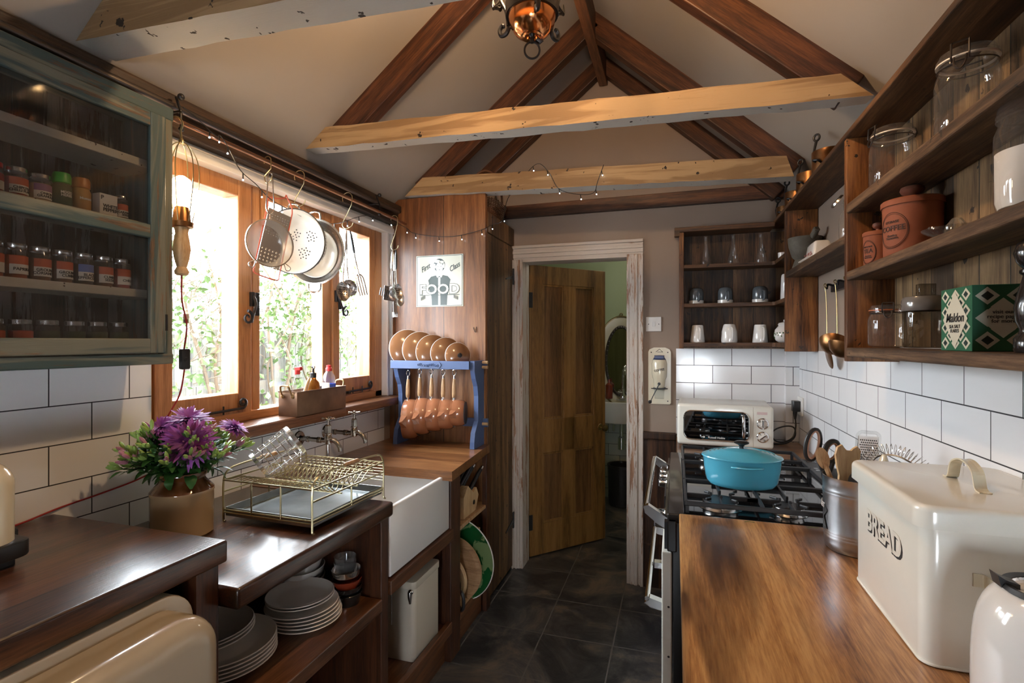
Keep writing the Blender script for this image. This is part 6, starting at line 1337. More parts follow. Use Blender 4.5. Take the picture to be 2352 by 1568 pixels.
# terracotta canisters
def terrac(x, y, r, h, label, word):
    t = thing('terracotta_canister', label, 'canister', (x, y, SH2), -62, 'terracotta canisters')
    m = MB(); lathe(m, [(0, 0), (r * .94, 0), (r * .96, .003), (r, h * .86), (0, h * .86)], 40); b_ = obj('canister_body', m, M['terra'], t)
    m = MB(); lathe(m, [(r * 1.02, h * .84), (r * 1.05, h * .845), (r * 1.05, h * .93), (r * 1.0, h * .95), (r * .3, h * .97), (r * .2, h * 1.0), (0, h)], 40); l_ = obj('canister_lid', m, M['terra'], t)
    m = MB(); lathe(m, [(r * .2, h * .98), (r * .18, h * 1.03), (r * .36, h * 1.07), (r * .42, h * 1.12), (r * .38, h * 1.17), (r * .2, h * 1.2), (0, h * 1.2)], 24); obj('lid_knob', m, plain('dark terracotta', (.16, .05, .025), .6), l_)
    a = r * .62; c = MB()
    ring = MB(); tube(ring, [(.62 * r * math.cos(2 * pi * k / 40), 0, h * .42 + .30 * h * math.sin(2 * pi * k / 40)) for k in range(40)], .0007, 4, closed=True); tube(ring, [(.58 * r * math.cos(2 * pi * k / 40), 0, h * .42 + .275 * h * math.sin(2 * pi * k / 40)) for k in range(40)], .0005, 4, closed=True)
    ring.v = [((r * .985 + .0004) * math.sin(v[0] / r), -(r * .985 + .0004) * math.cos(v[0] / r) + v[1], v[2]) for v in ring.v]
    for s_, z_, sz in ((word, .45, .125 if len(word) > 4 else .15), ('STORAGE', .56, .055), ('Genuine\nTerracotta', .31, .05)):
        tm = textmb(s_, h * sz, bend=r * .985 + .0004, bold=.0002); ring.merge(tm, tr(0, 0, h * z_))
    ring.m = [0] * len(ring.f); obj('lettering', ring, M['terrad'], b_)
terrac(.556, 1.715, .037, .112, 'small terracotta tea canister on the middle near shelf by the upright', 'TEA')
terrac(.548, 1.475, .060, .142, 'large terracotta coffee canister on the middle near shelf', 'COFFEE')
t = thing('glass_juicer', 'clear glass citrus juicer on the middle near shelf', 'juicer', (.548, 1.27, SH2))
m = MB(); lathe(m, [(0, .003), (.03, .003), (.045, .016), (.056, .022), (.058, .024), (.05, .02), (.03, .008), (.022, .01), (.018, .028), (.009, .043), (0, .047)], 40)
for k in range(12): a = 2 * pi * k / 12; tube(m, [(.022 * math.cos(a), .022 * math.sin(a), .010), (.017 * math.cos(a), .017 * math.sin(a), .030), (.006 * math.cos(a), .006 * math.sin(a), .045)], .0016, 4)
for k in range(28): a = 2 * pi * k / 28; tube(m, [(.044 * math.cos(a), .044 * math.sin(a), .015), (.057 * math.cos(a), .057 * math.sin(a), .0235)], .0014, 4)
tube(m, spline([(-.050, -.025, .022), (-.062, -.04, .02), (-.052, -.052, .018), (-.036, -.046, .018)], 4), .003, 6); obj('juicer_body', m, M['glass'], t)
# salt box
t = thing('salt_box', 'green and white diamond patterned salt flakes box on the lowest near shelf', 'box', (.548, 1.17, SH1), 0)
gr_ = plain('box green', (.015, .12, .06), .5); cr_ = plain('box cream', (.62, .62, .52), .5); dk_ = plain('box ink green', (.01, .03, .03), .5)
HB, WB, DB = .118, .088, .05
# face toward the room (x-) is the narrow front, face toward the camera (y-) is the wide side
m = MB(); box(m, -.045, .045, -.055, .055, 0, HB, .0008, 1); sb = obj('carton', m, gr_, t)
def diamonds(plane, u0, u1, nu, nz):
    c_ = MB(); d_ = MB(); du = (u1 - u0) / nu; dz = HB / nz; e = .0006
    def P3(u, z, o): return (-.045 - o, u, z) if plane == 'x' else (u, -.055 - o, z)
    for i in range(nu):
        for j in range(nz):
            for (ox, oz) in ((0, 0), (.5, .5)):
                cu_, cz_ = u0 + (i + .5 + ox) * du, (j + .5 + oz) * dz
                if ox and (i == nu - 1 or j == nz - 1): continue
                for mb_, s, o in ((c_, .40, .0004), (d_, .21, .0008)):
                    q = [P3(cu_ + s * du, cz_, o), P3(cu_, cz_ + s * dz, o), P3(cu_ - s * du, cz_, o), P3(cu_, cz_ - s * dz, o)]; mb_.add(q, [(0, 1, 2, 3)])
    return c_, d_
for pl, a_, b2, nu, nz in (('x', -.055, .055, 3, 4), ('y', -.045, .045, 2, 3)):
    c_, d_ = diamonds(pl, a_, b2, nu, nz); obj('cream_diamonds', c_, cr_, sb); obj('dark_diamonds', d_, dk_, sb)
m = MB(); m.add([(-.0462, -.0, HB * .94), (-.0462, -.044, HB * .5), (-.0462, 0, HB * .06), (-.0462, .044, HB * .5)], [(0, 1, 2, 3)]); m.add([(-.0, -.0562, HB * .80), (.038, -.0562, HB * .5), (0, -.0562, HB * .2), (-.038, -.0562, HB * .5)], [(0, 1, 2, 3)]); obj('label_panel', m, cr_, sb)
tm = MB(); a_ = textmb('Maldon', .024, shear=.25, bold=.0002, sx=.9); a_.tf(tr(-.0464, 0, HB * .52) @ rot('Z', -90)); tm.merge(a_); a_ = textmb('SEA SALT\nFLAKES', .0095); a_.tf(tr(-.0464, 0, HB * .35) @ rot('Z', -90)); tm.merge(a_); a_ = textmb('visit our\nrecipe pages\nfor more', .0095); a_.tf(tr(0, -.0564, HB * .52)); tm.merge(a_); obj('lettering', tm, M['ink'], sb)
t = thing('pepper_mill', 'tall glossy black turned pepper mill at the right end of the lowest shelf', 'pepper mill', (.530, .995, SH1))
m = MB(); lathe(m, [(0, 0), (.024, 0), (.026, .004), (.026, .022), (.021, .028), (.019, .036), (.024, .05), (.0255, .07), (.022, .09), (.017, .11), (.015, .120), (.019, .124), (.019, .128), (.015, .131)], 32); pm = obj('mill_body', m, M['black'], t)
m = MB(); lathe(m, [(.015, .131), (.018, .134), (.023, .142), (.026, .155), (.022, .170), (.012, .178), (.004, .180), (.005, .186), (0, .190)], 32); obj('mill_head', m, M['black'], pm)
# shelf B contents
t = thing('granite_mortar', 'rough grey granite mortar on the open right wall shelf', 'mortar', (.550, 2.555, SHB)); t.scale = (1.08, 1.08, 1.1)
m = MB(); lathe(m, [(0, 0), (.046, 0), (.048, .006), (.040, .03), (.036, .038), (.048, .05), (.060, .09), (.064, .125), (.058, .125), (.05, .08), (.03, .05), (0, .045)], 40); obj('mortar_bowl', m, M['stone'], t)
t = thing('granite_pestle', 'dark stone pestle leaning out of the granite mortar', 'pestle', (.55, 2.555, SHB + .08))
m = MB(); tube(m, [(.0, .01, 0), (.01, -.03, .03), (.02, -.075, .065), (.024, -.09, .078), (.025, -.094, .081)], [.016, .014, .013, .014, .009], 14); obj('pestle_body', m, M['stone'], t)
t = thing('butter_dish', 'white butter dish with flower pattern beside the mortar', 'butter dish', (.550, 2.33, SHB))
m = MB(); vbox(m, -.05, .05, -.085, .085, .0, .012, .02, 4, 'Z'); db = obj('dish_base', m, M['ceramic'], t)
m = MB()
for k in range(17): box(m, -.056, -.046, -.082 + k * .010, -.077 + k * .010, .009, .013)
obj('ribbed_edge', m, M['ceramic'], db)
m = MB(); bm = bmesh.new(); bmesh.ops.create_cube(bm, size=1); bmesh.ops.scale(bm, vec=(.076, .135, .066), verts=bm.verts); bmesh.ops.translate(bm, vec=(0, 0, .045), verts=bm.verts)
for v in bm.verts:
    if v.co.z > .05: v.co.x *= .72; v.co.y *= .84
bmesh.ops.bevel(bm, geom=list(bm.edges), offset=.012, segments=4, affect='EDGES', profile=.5); bm.verts.index_update(); m.add([tuple(v.co) for v in bm.verts], [tuple(v.index for v in f.verts) for f in bm.faces], True); bm.free(); dc = obj('dish_cover', m, M['ceramic'], t)
m = MB(); random.seed(4)
for k in range(10): ball(m, (-.0385 + .001 * (k % 3), -.055 + k * .012, .024 + .008 * (k % 2)), .0042, 8, (.35, 1, 1))
obj('painted_flowers', m, plain('rose transfer', (.32, .08, .07), .4), dc)
t = thing('swing_top_bottle', 'clear swing top bottle with open metal stopper beside the near upright', 'bottle', (.552, 1.945, SHB))
m = MB(); lathe(m, [(0, .003), (.03, .003), (.034, .01), (.034, .085), (.030, .10), (.020, .112), (.020, .13), (.024, .132), (.024, .138), (.020, .142), (.020, .15)], 28); obj('bottle_body', m, M['glass'], t)
m = MB(); tube(m, spline([(0, -.022, .13), (0, -.028, .15), (0, .0, .168), (0, .028, .15), (0, .022, .13)], 4), .0018, 6); lathe(m, [(0, .006), (.022, .006), (.026, 0), (.024, -.003), (0, -.003)], 24, M=tr(-.035, .01, .145) @ rot('Y', -52)); obj('metal_stopper', m, M['steel'], t)
# copper pans on the top board
def cpan(y, r, h, label, hl=.17, a=0, side=True):
    t = thing('copper_pan', label, 'pan', (.548, y, SHT), a, 'copper pans on the top board')
    m = MB(); lathe(m, [(0, .0), (r * .9, 0), (r * .97, .006), (r, .02), (r, h), (r * .98, h), (r * .96, .02), (0, .006)], 40); obj('pan_body', m, M['copperd'], t)
    m = MB(); lean = .15
    zt_ = h + hl
    tube(m, [(-r * .86, .03, h - .03), (-r * .9, .032, h - .005), (-r * .78, .034, h + hl * .5), (-r * .70, .036, zt_ - .010)], [.005, .006, .0065, .0075], 10, flat=.7)
    tube(m, [(-r * .68 + .009 * math.cos(2 * pi * k / 16), .036 - .006 * math.cos(2 * pi * k / 16), zt_ + .004 + .012 * math.sin(2 * pi * k / 16)) for k in range(16)], .0042, 8, closed=True); obj('iron_handle', m, M['wiron'], t)
    m = MB(); tube(m, spline([(-r * .75, -r * .55, h * .5), (-r * .95, -r * .75, h * .56), (-r * .7, -r * .98, h * .5), (-r * .50, -r * .80, h * .42)], 4), .004, 8); obj('side_loop', m, M['wiron'], t)
    return t
cpan(2.93, .050, .070, 'small copper pan, farthest along the top board', hl=.045, a=0)
cpan(2.70, .053, .082, 'second copper pan from the corner on the top board, black handle up', hl=.055, a=0)
cpan(2.44, .056, .088, 'third copper pan from the corner on the top board, with side loop', hl=.062, a=-10)
cpan(2.17, .058, .088, 'nearest copper pan on the top board, with a tall black handle', hl=.066, a=-10)
# A shelf contents
def lobj(name, prof, mt, loc, label, cat, grp, seg=32, parts=None, rz=0):
    t = thing(name, label, cat, loc, rz, grp); m = MB(); lathe(m, prof, seg); b_ = obj(parts or 'body', m, M[mt] if isinstance(mt, str) else mt, t); return t, b_
for x, nm in ((.160, 'left'), (.297, 'middle'), (.432, 'right')):
    lobj('glass_carafe', [(0, .002), (.028, .002), (.030, .006), (.018, .06), (.010, .105), (.008, .15), (.011, .157), (.010, .16)], 'glass', (x, 2.965, 1.8105), nm + ' of the three slim glass carafes on the top corner shelf', 'carafe', 'glass carafes on the top corner shelf')
for x, nm in ((.112, 'left'), (.258, 'middle'), (.428, 'right')):
    t, b_ = lobj('grey_mug', [(0, .0), (.036, 0), (.038, .003), (.038, .062), (.034, .078), (.024, .086), (0, .088)], 'greyc', (x, 2.965, 1.6035), nm + ' of the three upturned grey mugs on the middle corner shelf', 'mug', 'grey mugs on the middle corner shelf')
    m = MB(); lathe(m, [(.0385, .0), (.0388, .018)], 32); obj('pale_rim', m, M['plate_c'], b_)
    m = MB(); tube(m, spline([(0, -.036, .062), (0, -.056, .056), (0, -.060, .035), (0, -.054, .018), (0, -.037, .014)], 4), .0055, 8, M=rot('Z', 12)); obj('handle', m, M['greyc'], b_)
for x, nm, pr in ((.118, 'left', 0), (.278, 'middle', 1), (.428, 'right', 0)):
    prof = [(0, 0), (.037, 0), (.038, .003), (.029, .09), (.026, .094), (0, .095)] if not pr else [(0, 0), (.039, 0), (.041, .01), (.038, .06), (.030, .092), (.026, .098), (0, .099)]
    t, b_ = lobj('white_mug', prof, 'ceramic', (x, 2.965, 1.3945), nm + ' of the three upturned white mugs on the bottom corner shelf', 'mug', 'white mugs on the bottom corner shelf')
    m = MB(); tube(m, spline([(0, -.028, .080), (0, -.046, .075), (0, -.052, .048), (0, -.046, .018), (0, -.036, .014)], 4), .005, 8, M=rot('Z', 14)); obj('handle', m, M['ceramic'], b_)
t, b_ = lobj('sugar_pot', [(0, 0), (.03, 0), (.045, .012), (.052, .035), (.048, .065), (.032, .085), (.034, .092)], 'ceramic', (.535, 2.90, 1.3945), 'round white sugar pot with a floral pattern in the corner of the shelves', 'pot', None)
m = MB(); lathe(m, [(.035, .092), (.03, .100), (.008, .106), (.009, .115), (0, .12)], 24); obj('pot_lid', m, M['ceramic'], t)
m = MB(); random.seed(6)
for k in range(14): a = R(150 + k * 9); ball(m, (.05 * math.cos(a), .05 * math.sin(a), .025 + .03 * random.random()), .005, 8, (.6, .6, 1))
obj('painted_leaves', m, M['leaf'], b_)
lobj('tall_tumbler', [(0, .0), (.028, 0), (.030, .004), (.027, .11), (.025, .125), (.021, .13), (0, .131)], 'ceramic', (.53, 2.83, 1.6035), 'tall white beaker in the corner of the middle shelf', 'beaker', None)
lobj('egg_cup', [(0, 0), (.018, 0), (.02, .004), (.021, .035), (.019, .035), (.017, .006), (0, .005)], 'ceramic', (.515, 2.86, 1.8105), 'front small white cup on the top corner shelf', 'cup', 'small white cups')
lobj('egg_cup', [(0, 0), (.018, 0), (.02, .004), (.021, .048), (.019, .048), (.017, .006), (0, .005)], 'ceramic', (.535, 2.80, 1.8105), 'taller small white cup on the top corner shelf beside the upright', 'cup', 'small white cups')
# ladle rack
t = thing('hook_rack', 'dark hook rack under the mortar shelf holding brass ladles', 'rack', (RW, 2.15, 1.63))
m = MB(); box(m, RW - .016, RW - .001, 1.95, 2.38, 1.600, 1.630, .003, 2); [tube(m, spline([(RW - .015, y, 1.622), (RW - .035, y, 1.628), (RW - .04, y, 1.61)], 3), .005, 6) for y in (2.34, 2.20, 2.08, 2.0)]; obj('rack_bar', m, M['wiron'], t, world=True)
for y, L, label, kind in ((2.335, .245, 'brass handled copper skimmer hanging farthest on the hook rack', 'skim'), (2.20, .225, 'ladle with perforated dark bowl hanging on the hook rack', 'sieve'), (2.08, .235, 'copper ladle hanging nearest on the hook rack', 'ladle')):
    t = thing('copper_ladle', label, 'ladle', (RW - .045, y, 1.625), 0, 'copper ladles on the hook rack')
    m = MB(); tube(m, spline([(.004, 0, -.008), (.0, 0, .006), (-.006, 0, 0), (0, 0, -.02), (.002, -.01, -.12), (0, -.02, -L)], 5), .0032, 8, flat=.6); obj('long_handle', m, M['brass'], t)
    m = MB(); 
    if kind == 'skim': lathe(m, [(0, 0), (.045, .002), (.05, .006), (.045, .005), (0, .003)], 32, M=tr(0, -.03, -L - .04) @ rot('X', 15) @ rot('Y', 78))
    else: lathe(m, [(0, -.045), (.02, -.042), (.04, -.026), (.052, 0), (.050, 0), (.038, -.024), (.02, -.039), (0, -.042)], 32, M=tr(-.012, -.035, -L - .004) @ rot('X', -38 if kind == 'sieve' else -10) @ rot('Y', 20))
    obj('ladle_bowl', m, M['copperd'], t)
# ================================================================= BREAD BIN, UTENSIL POT, KETTLE
t = thing('bread_bin', 'big cream enamel BREAD bin with lid handle on the near right worktop', 'bread bin', (.485, 1.12, .8905))
X0, X1, Y0, Y1 = -.113, .128, -.158, .162
m = MB(); vbox(m, X0, X1, Y0, Y1, .0, .225, .022, 5, 'Z'); vbox(m, X0 - .002, X1 + .002, Y0 - .002, Y1 + .002, 0, .006, .022, 5, 'Z'); bb_ = obj('bin_body', m, M['creamw'], t)
m = MB(); bm = bmesh.new(); bmesh.ops.create_cube(bm, size=1); bmesh.ops.scale(bm, vec=(X1 - X0 + .020, Y1 - Y0 + .020, .036), verts=bm.verts); bmesh.ops.translate(bm, vec=((X0 + X1) / 2, (Y0 + Y1) / 2, .236), verts=bm.verts)
es = [e for e in bm.edges if abs((e.verts[0].co - e.verts[1].co).z) > 1e-6]; bmesh.ops.bevel(bm, geom=es, offset=.026, segments=6, affect='EDGES', profile=.5)
es = [e for e in bm.edges if all(v.co.z > .25 for v in e.verts) and e.calc_face_angle(0) > 1]; bmesh.ops.bevel(bm, geom=es, offset=.010, segments=4, affect='EDGES', profile=.5); bm.verts.index_update()
m.add([tuple(v.co) for v in bm.verts], [tuple(v.index for v in f.verts) for f in bm.faces], True); bm.free(); bl_ = obj('bin_lid', m, M['creamw'], t)
def strap(m, pts, w, th, side):
    P_ = [Vector(p) for p in pts]; s = Vector(side).normalized(); vs = []; fs = []
    for i, p in enumerate(P_):
        tg = (P_[min(i + 1, len(P_) - 1)] - P_[max(i - 1, 0)]).normalized(); n_ = s.cross(tg).normalized()
        for a, b_ in ((-1, -1), (-.3, -1.3), (.3, -1.3), (1, -1), (1, 1), (.3, .2), (-.3, .2), (-1, 1)): vs.append(p + s * a * w + n_ * b_ * th)
    k = 8
    for i in range(len(P_) - 1):
        for j in range(k): fs.append((i * k + j, i * k + (j + 1) % k, (i + 1) * k + (j + 1) % k, (i + 1) * k + j))
    fs += [tuple(range(k)), tuple((len(P_) - 1) * k + j for j in reversed(range(k)))]; m.add(vs, fs, False)
zt = .2545
m = MB(); strap(m, spline([(.012, -.062, zt), (.012, -.046, zt + .004), (.012, -.036, zt + .030), (.012, -.012, zt + .042), (.012, .012, zt + .042), (.012, .036, zt + .030), (.012, .046, zt + .004), (.012, .062, zt)], 5), .009, .0014, (1, 0, 0)); obj('lid_handle', m, M['cream'], bl_)
m = MB(); strap(m, spline([(-.050, Y0 - .001, .145), (-.036, Y0 - .002, .144), (-.028, Y0 - .018, .140), (0, Y0 - .028, .134), (.03, Y0 - .028, .134), (.058, Y0 - .018, .140), (.066, Y0 - .002, .144), (.08, Y0 - .001, .145)], 5), .010, .0014, (0, 0, 1)); obj('side_handle', m, M['cream'], bb_)
# shaded outline lettering: dark drop shadow with a body coloured face
for off, mt_, bo, dy in (((.004, -.004), 'ink', .0006, .0004), ((0, 0), 'creamw', .0012, .0010)):
    tm = textmb('BREAD', .056, bold=bo, ext=.0002, sx=.98); tm.tf(tr(X0 - dy, .005, .150) @ rot('Z', -90) @ tr(off[0], 0, off[1])); obj('lettering', tm, M[mt_], bb_)
t = thing('utensil_pot', 'ribbed aluminium pot full of kitchen tools behind the bread bin', 'pot', (.424, 1.452, .8905))
r = .072; m = MB(); pr = [(0, 0), (r * .86, 0), (r * .92, .004), (r * .95, .02)]
for z in (.03, .037, .044): pr += [(r * .955, z), (r * .97, z + .003), (r * .955, z + .006)]
pr += [(r * .98, .12)]
for z in (.135, .142): pr += [(r * .985, z), (r * 1.0, z + .003), (r * .985, z + .006)]
pr += [(r, .178), (r * 1.02, .18), (r * .99, .18), (r * .93, .02), (0, .01)]
lathe(m, pr, 56); up_ = obj('pot_body', m, M['alu'], t)
m = MB()
for k, (z0_, z1_, w) in enumerate(((.075, .13, .026),)):
    V = []; a0_ = R(176); pts2 = [(-.03, .13), (.0, .128), (.028, .095), (.012, .078), (.026, .05), (.006, .045), (-.03, .06)]
    V = [((r * .985 + .001) * math.cos(a0_ + u / r), (r * .985 + .001) * math.sin(a0_ + u / r), z) for u, z in pts2]; m.add(V, [tuple(range(len(V)))])
mk = obj('market_label', m, M['ink'], up_)
tm = textmb('MARKET', .017, bend=r * .99 + .0016, bold=.0003); tm.tf(rot('Z', -104) @ tr(0, 0, .105)); obj('lettering', tm, M['ceramic'], mk)
UX, UY, UZ = .437, 1.452, .8905
def ring3(c, a, b_, q, n=26): 
    return [tuple(Vector(c) + q @ Vector((a * math.cos(2 * pi * k / n), 0, b_ * math.sin(2 * pi * k / n)))) for k in range(n)]
qz = Matrix.Rotation(R(18), 3, 'Z')
t = thing('kitchen_scissors', 'black and tan handled scissors in the utensil pot', 'scissors', (.400, 1.50, 1.05))
m = MB(); q1 = qz @ Matrix.Rotation(R(12), 3, 'Y'); q2 = qz @ Matrix.Rotation(R(20), 3, 'Y')
tube(m, ring3((.372, 1.505, 1.118), .018, .040, q1), .0055, 8, closed=True); tube(m, ring3((.413, 1.500, 1.105), .017, .026, q2), .0065, 8, closed=True); tube(m, [(.384, 1.505, 1.085), (.395, 1.50, 1.05), (.40, 1.49, .99)], .006, 8); tube(m, [(.415, 1.50, 1.08), (.405, 1.497, 1.05), (.40, 1.49, .99)], .008, 8); obj('grip', m, M['blackp'], t, world=True)
m = MB(); tube(m, ring3((.372, 1.503, 1.118), .0140, .036, q1), .0035, 8, closed=True); tube(m, ring3((.413, 1.498, 1.105), .0125, .0215, q2), .0035, 8, closed=True); obj('soft_inner_grip', m, plain('tan rubber', (.42, .24, .17), .6), t, world=True)
m = MB(); tube(m, [(.40, 1.49, 1.0), (.405, 1.47, .92)], .007, 6, flat=.3); obj('blades', m, M['steel'], t, world=True)
t.location += Vector((-0.03, 0, 0.014))
t = thing('wooden_spoon', 'worn wooden spoon in the utensil pot in front of the scissors', 'spoon', (.405, 1.44, .91))
m = MB(); tube(m, [(.43, 1.44, .905), (.405, 1.455, 1.04), (.395, 1.46, 1.07)], .006, 8); lathe(m, [(0, -.003), (.012, -.002), (.017, .002), (.012, .003), (0, .0)], 20, M=tr(.389, 1.462, 1.085) @ rot('Z', 20) @ rot('Y', -12) @ rot('X', 80), sy=1.6); obj('spoon_body', m, M['handlew'], t, world=True)
t.location += Vector((-0.036, 0, 0.022))
t = thing('wooden_spatula', 'pale wooden spatula with a notched end in the utensil pot', 'spatula', (.44, 1.43, .91))
m = MB(); poly = [(-.006, -.09), (.006, -.09), (.012, -.03), (.026, -.005), (.033, .018), (.032, .036), (.022, .046), (.014, .040), (.008, .033), (-.004, .032), (-.012, .038), (-.018, .044), (-.028, .036), (-.030, .018), (-.022, -.008), (-.012, -.03)]
prism(m, poly, 'Y', -.003, .003, M=tr(.432, 1.435, 1.075) @ rot('Z', 22) @ rot('Y', 10)); tube(m, [(.425, 1.438, 1.0), (.43, 1.44, .91)], .006, 8); obj('spatula_body', m, M['lightw'], t, world=True)
t.location += Vector((-0.036, 0, 0.028))
t = thing('box_grater', 'flat steel grater with perforated face standing in the utensil pot', 'grater', (.475, 1.49, 1.0))
m = MB(); Mx = tr(.472, 1.490, 1.085) @ rot('Z', 22) @ rot('Y', 5); tube(m, [(x, 0, z) for x, z in rrect(-.028, .030, -.04, .050, .012)], .004, 8, closed=True, M=Mx); tube(m, [(0, 0, -.04), (0, .0, -.14)], .004, 8, M=Mx); gf = obj('grater_frame', m, M['glass'], t, world=True); m = MB(); box(m, -.026, .028, -.001, .001, -.038, .040, M=Mx); obj('grater_plate', m, M['steel'], gf, world=True)
m = MB()
for i in range(9):
    for j in range(11): lathe(m, [(.0018, 0), (0, .0004)], 6, M=Mx @ tr(-.020 + i * .0052 + (j % 2) * .0026, -.0012, -.03 + j * .006) @ rot('X', 90))
obj('grater_holes', m, M['ink'], gf, world=True)
t.location += Vector((-0.014, 0, 0.038))
t = thing('balloon_whisk', 'spiral wire whisk fanned out of the utensil pot', 'whisk', (.50, 1.45, 1.0))
m = MB(); pts = []
sp0 = spline([(.488, 1.47, 1.045), (.50, 1.45, 1.068), (.525, 1.43, 1.075), (.548, 1.41, 1.065), (.565, 1.40, 1.045)], 10)
tube(m, sp0, .0022, 6)
for k in range(0, 40, 1):
    c = Vector(sp0[k]); tg = (Vector(sp0[min(k + 1, 40)]) - Vector(sp0[max(k - 1, 0)])).normalized(); u_ = tg.cross(Vector((.4, 1, 0))).normalized(); w_ = tg.cross(u_)
    if u_.z < 0: u_ = -u_
    if k % 2 == 0: tube(m, spline([c, c + u_ * .014 + w_ * .006, c + u_ * .026, c + u_ * .014 - w_ * .006, c], 3), .0009, 4)
tube(m, [(.488, 1.47, 1.045), (.46, 1.46, .92)], .004, 6); obj('wire_head', m, M['steel'], t, world=True)
t.location += Vector((-0.028, 0, 0.055))
t = thing('potato_peeler', 'cream round ended handle sticking out behind the bread bin lid', 'utensil', (.49, 1.43, .93)); m = MB(); tube(m, [(.462, 1.44, .92), (.486, 1.42, 1.05), (.488, 1.418, 1.075), (.489, 1.417, 1.088)], [.006, .012, .013, .006], 12, flat=.7); obj('handle', m, M['cream'], t, world=True)
t.location += Vector((-0.018, 0, 0.045))
t = thing('steel_ladle', 'small grey steel ladle bowl at the rim of the utensil pot', 'ladle', (.46, 1.43, .93)); m = MB(); tube(m, [(.44, 1.43, .91), (.445, 1.41, 1.06)], .0035, 6); ball(m, (.452, 1.402, 1.062), .017, 16, (1, .7, 1)); tube(m, [(.43, 1.40, 1.078), (.455, 1.395, 1.074)], .0015, 5); obj('ladle_body', m, M['pipe'], t, world=True)
t.location += Vector((-0.025, 0, 0.012))
t = thing('kettle', 'white enamel kettle with black rimmed opening, cut off by the right edge', 'kettle', (.468, .838, .8905))
m = MB(); lathe(m, [(0, 0), (.080, 0), (.084, .004), (.0845, .05), (.0840, .09), (.0825, .115), (.0800, .135), (.0765, .150), (.0715, .163), (.0655, .173), (.0590, .180), (.052, .184), (.0, .184)], 56); obj('kettle_body', m, M['ceramic'], t)
m = MB(); lathe(m, [(.052, .181), (.056, .185), (.053, .190), (.045, .188), (.044, .184)], 48); 
prism(m, [(-.006, .184), (-.010, .200), (.0, .194), (.014, .190), (.014, .184)], 'Y', -.010, .010, M=tr(-.050, .014, .0)); obj('black_rim', m, M['blackp'], t)
m = MB(); lathe(m, [(.045, .187), (.04, .180), (.02, .176), (0, .178)], 40); obj('lid_inset', m, M['chrome'], t)
m = MB(); tube(m, spline([(.04, -.02, .18), (.07, -.06, .20), (.10, -.10, .17), (.11, -.11, .10), (.09, -.08, .05), (.07, -.05, .04)], 5), .011, 10); obj('kettle_handle', m, M['blackp'], t)
# ================================================================= WASHROOM BEHIND THE DOOR
ang = math.degrees(math.atan2(.48, .43)); dl_len = .635
door = MB(); TH = .038; DH = 1.888
def rel(mb, *a, **k): return box(mb, *a, **k)
M_d = tr(-.893, 3.185, .008) @ rot('Z', ang)
m = MB(); st = .105
box(m, 0, st, 0, TH, 0, DH, .002, 1); box(m, dl_len - st, dl_len, 0, TH, 0, DH, .002, 1); box(m, dl_len / 2 - .045, dl_len / 2 + .045, 0, TH, .2, DH - .12, .002, 1)
box(m, st, dl_len - st, 0, TH, 0, .20, .002, 1); box(m, st, dl_len - st, 0, TH, .66, .88, .002, 1); box(m, st, dl_len - st, 0, TH, DH - .12, DH, .002, 1)
o = obj('door_1', m, M['door']); o.matrix_world = M_d; o['kind'] = 'structure'; dr_ = o; BASE[o.name] = Vector((0, 0, 0))
m = MB(); x1_, x2_ = dl_len / 2 - .045, dl_len / 2 + .045
for xa, xb in ((st, x1_), (x2_, dl_len - st)):
    for za, zb_ in ((.20, .66), (.88, DH - .12)): box(m, xa, xb, .014, .024, za, zb_)
obj('door_panels', m, M['doorp'], dr_)
m = MB()
for xa, xb in ((st, x1_), (x2_, dl_len - st)):
    for za, zb_ in ((.20, .66), (.88, DH - .12)):
        for (a, b_, c_, d_) in ((xa, xa + .014, za, zb_), (xb - .014, xb, za, zb_), (xa, xb, za, za + .014), (xa, xb, zb_ - .014, zb_)):
            box(m, a, b_, .004, .014, c_, d_, .003, 2)
obj('panel_moulding', m, M['door'], dr_)
m = MB(); box(m, 0, dl_len, TH, TH + .0015, 0, DH)
for xa, xb in ((st, x1_), (x2_, dl_len - st)):
    for za, zb_ in ((.20, .66), (.88, DH - .12)): box(m, xa + .01, xb - .01, TH + .001, TH + .006, za + .01, zb_ - .01, .002, 1)
obj('cream_back_face', m, M['doorback'], dr_)
m = MB(); lathe(m, [(.006, 0), (.006, .03), (.018, .036), (.024, .048), (.022, .058), (.010, .064), (0, .065)], 24, M=tr(dl_len - .045, 0, .79) @ rot('X', 90)); lathe(m, [(0, .003), (.022, .003), (.024, 0)], 24, M=tr(dl_len - .045, 0, .79) @ rot('X', 90)); obj('door_knob', m, M['brass'], dr_)
for z in (1.66, .22):
    m = MB(); box(m, -.006, .022, -.004, .010, z - .05, z + .05, .002, 1); obj('door_hinge', m, M['wiron'], dr_)
for x in (.2, .42): m = MB(); tube(m, spline([(x, TH + .004, DH - .10), (x, TH + .03, DH - .12), (x, TH + .04, DH - .09)], 4), .004, 6); tube(m, spline([(x, TH + .004, DH - .14), (x, TH + .03, DH - .16), (x, TH + .03, DH - .14)], 4), .004, 6); obj('coat_hook', m, M['wiron'], dr_)
t = thing('oval_mirror', 'cream framed oval mirror with carved rim on the washroom wall', 'mirror', (-.455, 4.655, 1.225))
def oval(m, prof, cx, cz, a, b_, y): 
    n = 64; k = len(prof); vs = []; fs = []
    for i in range(n):
        th = 2 * pi * i / n
        for (o_, d_) in prof: vs.append((cx + (a + o_) * math.cos(th), y - d_, cz + (b_ + o_) * math.sin(th)))
    for i in range(n):
        j = (i + 1) % n
        for q in range(k - 1): fs.append((i * k + q, i * k + q + 1, j * k + q + 1, j * k + q))
    m.add(vs, fs, True)
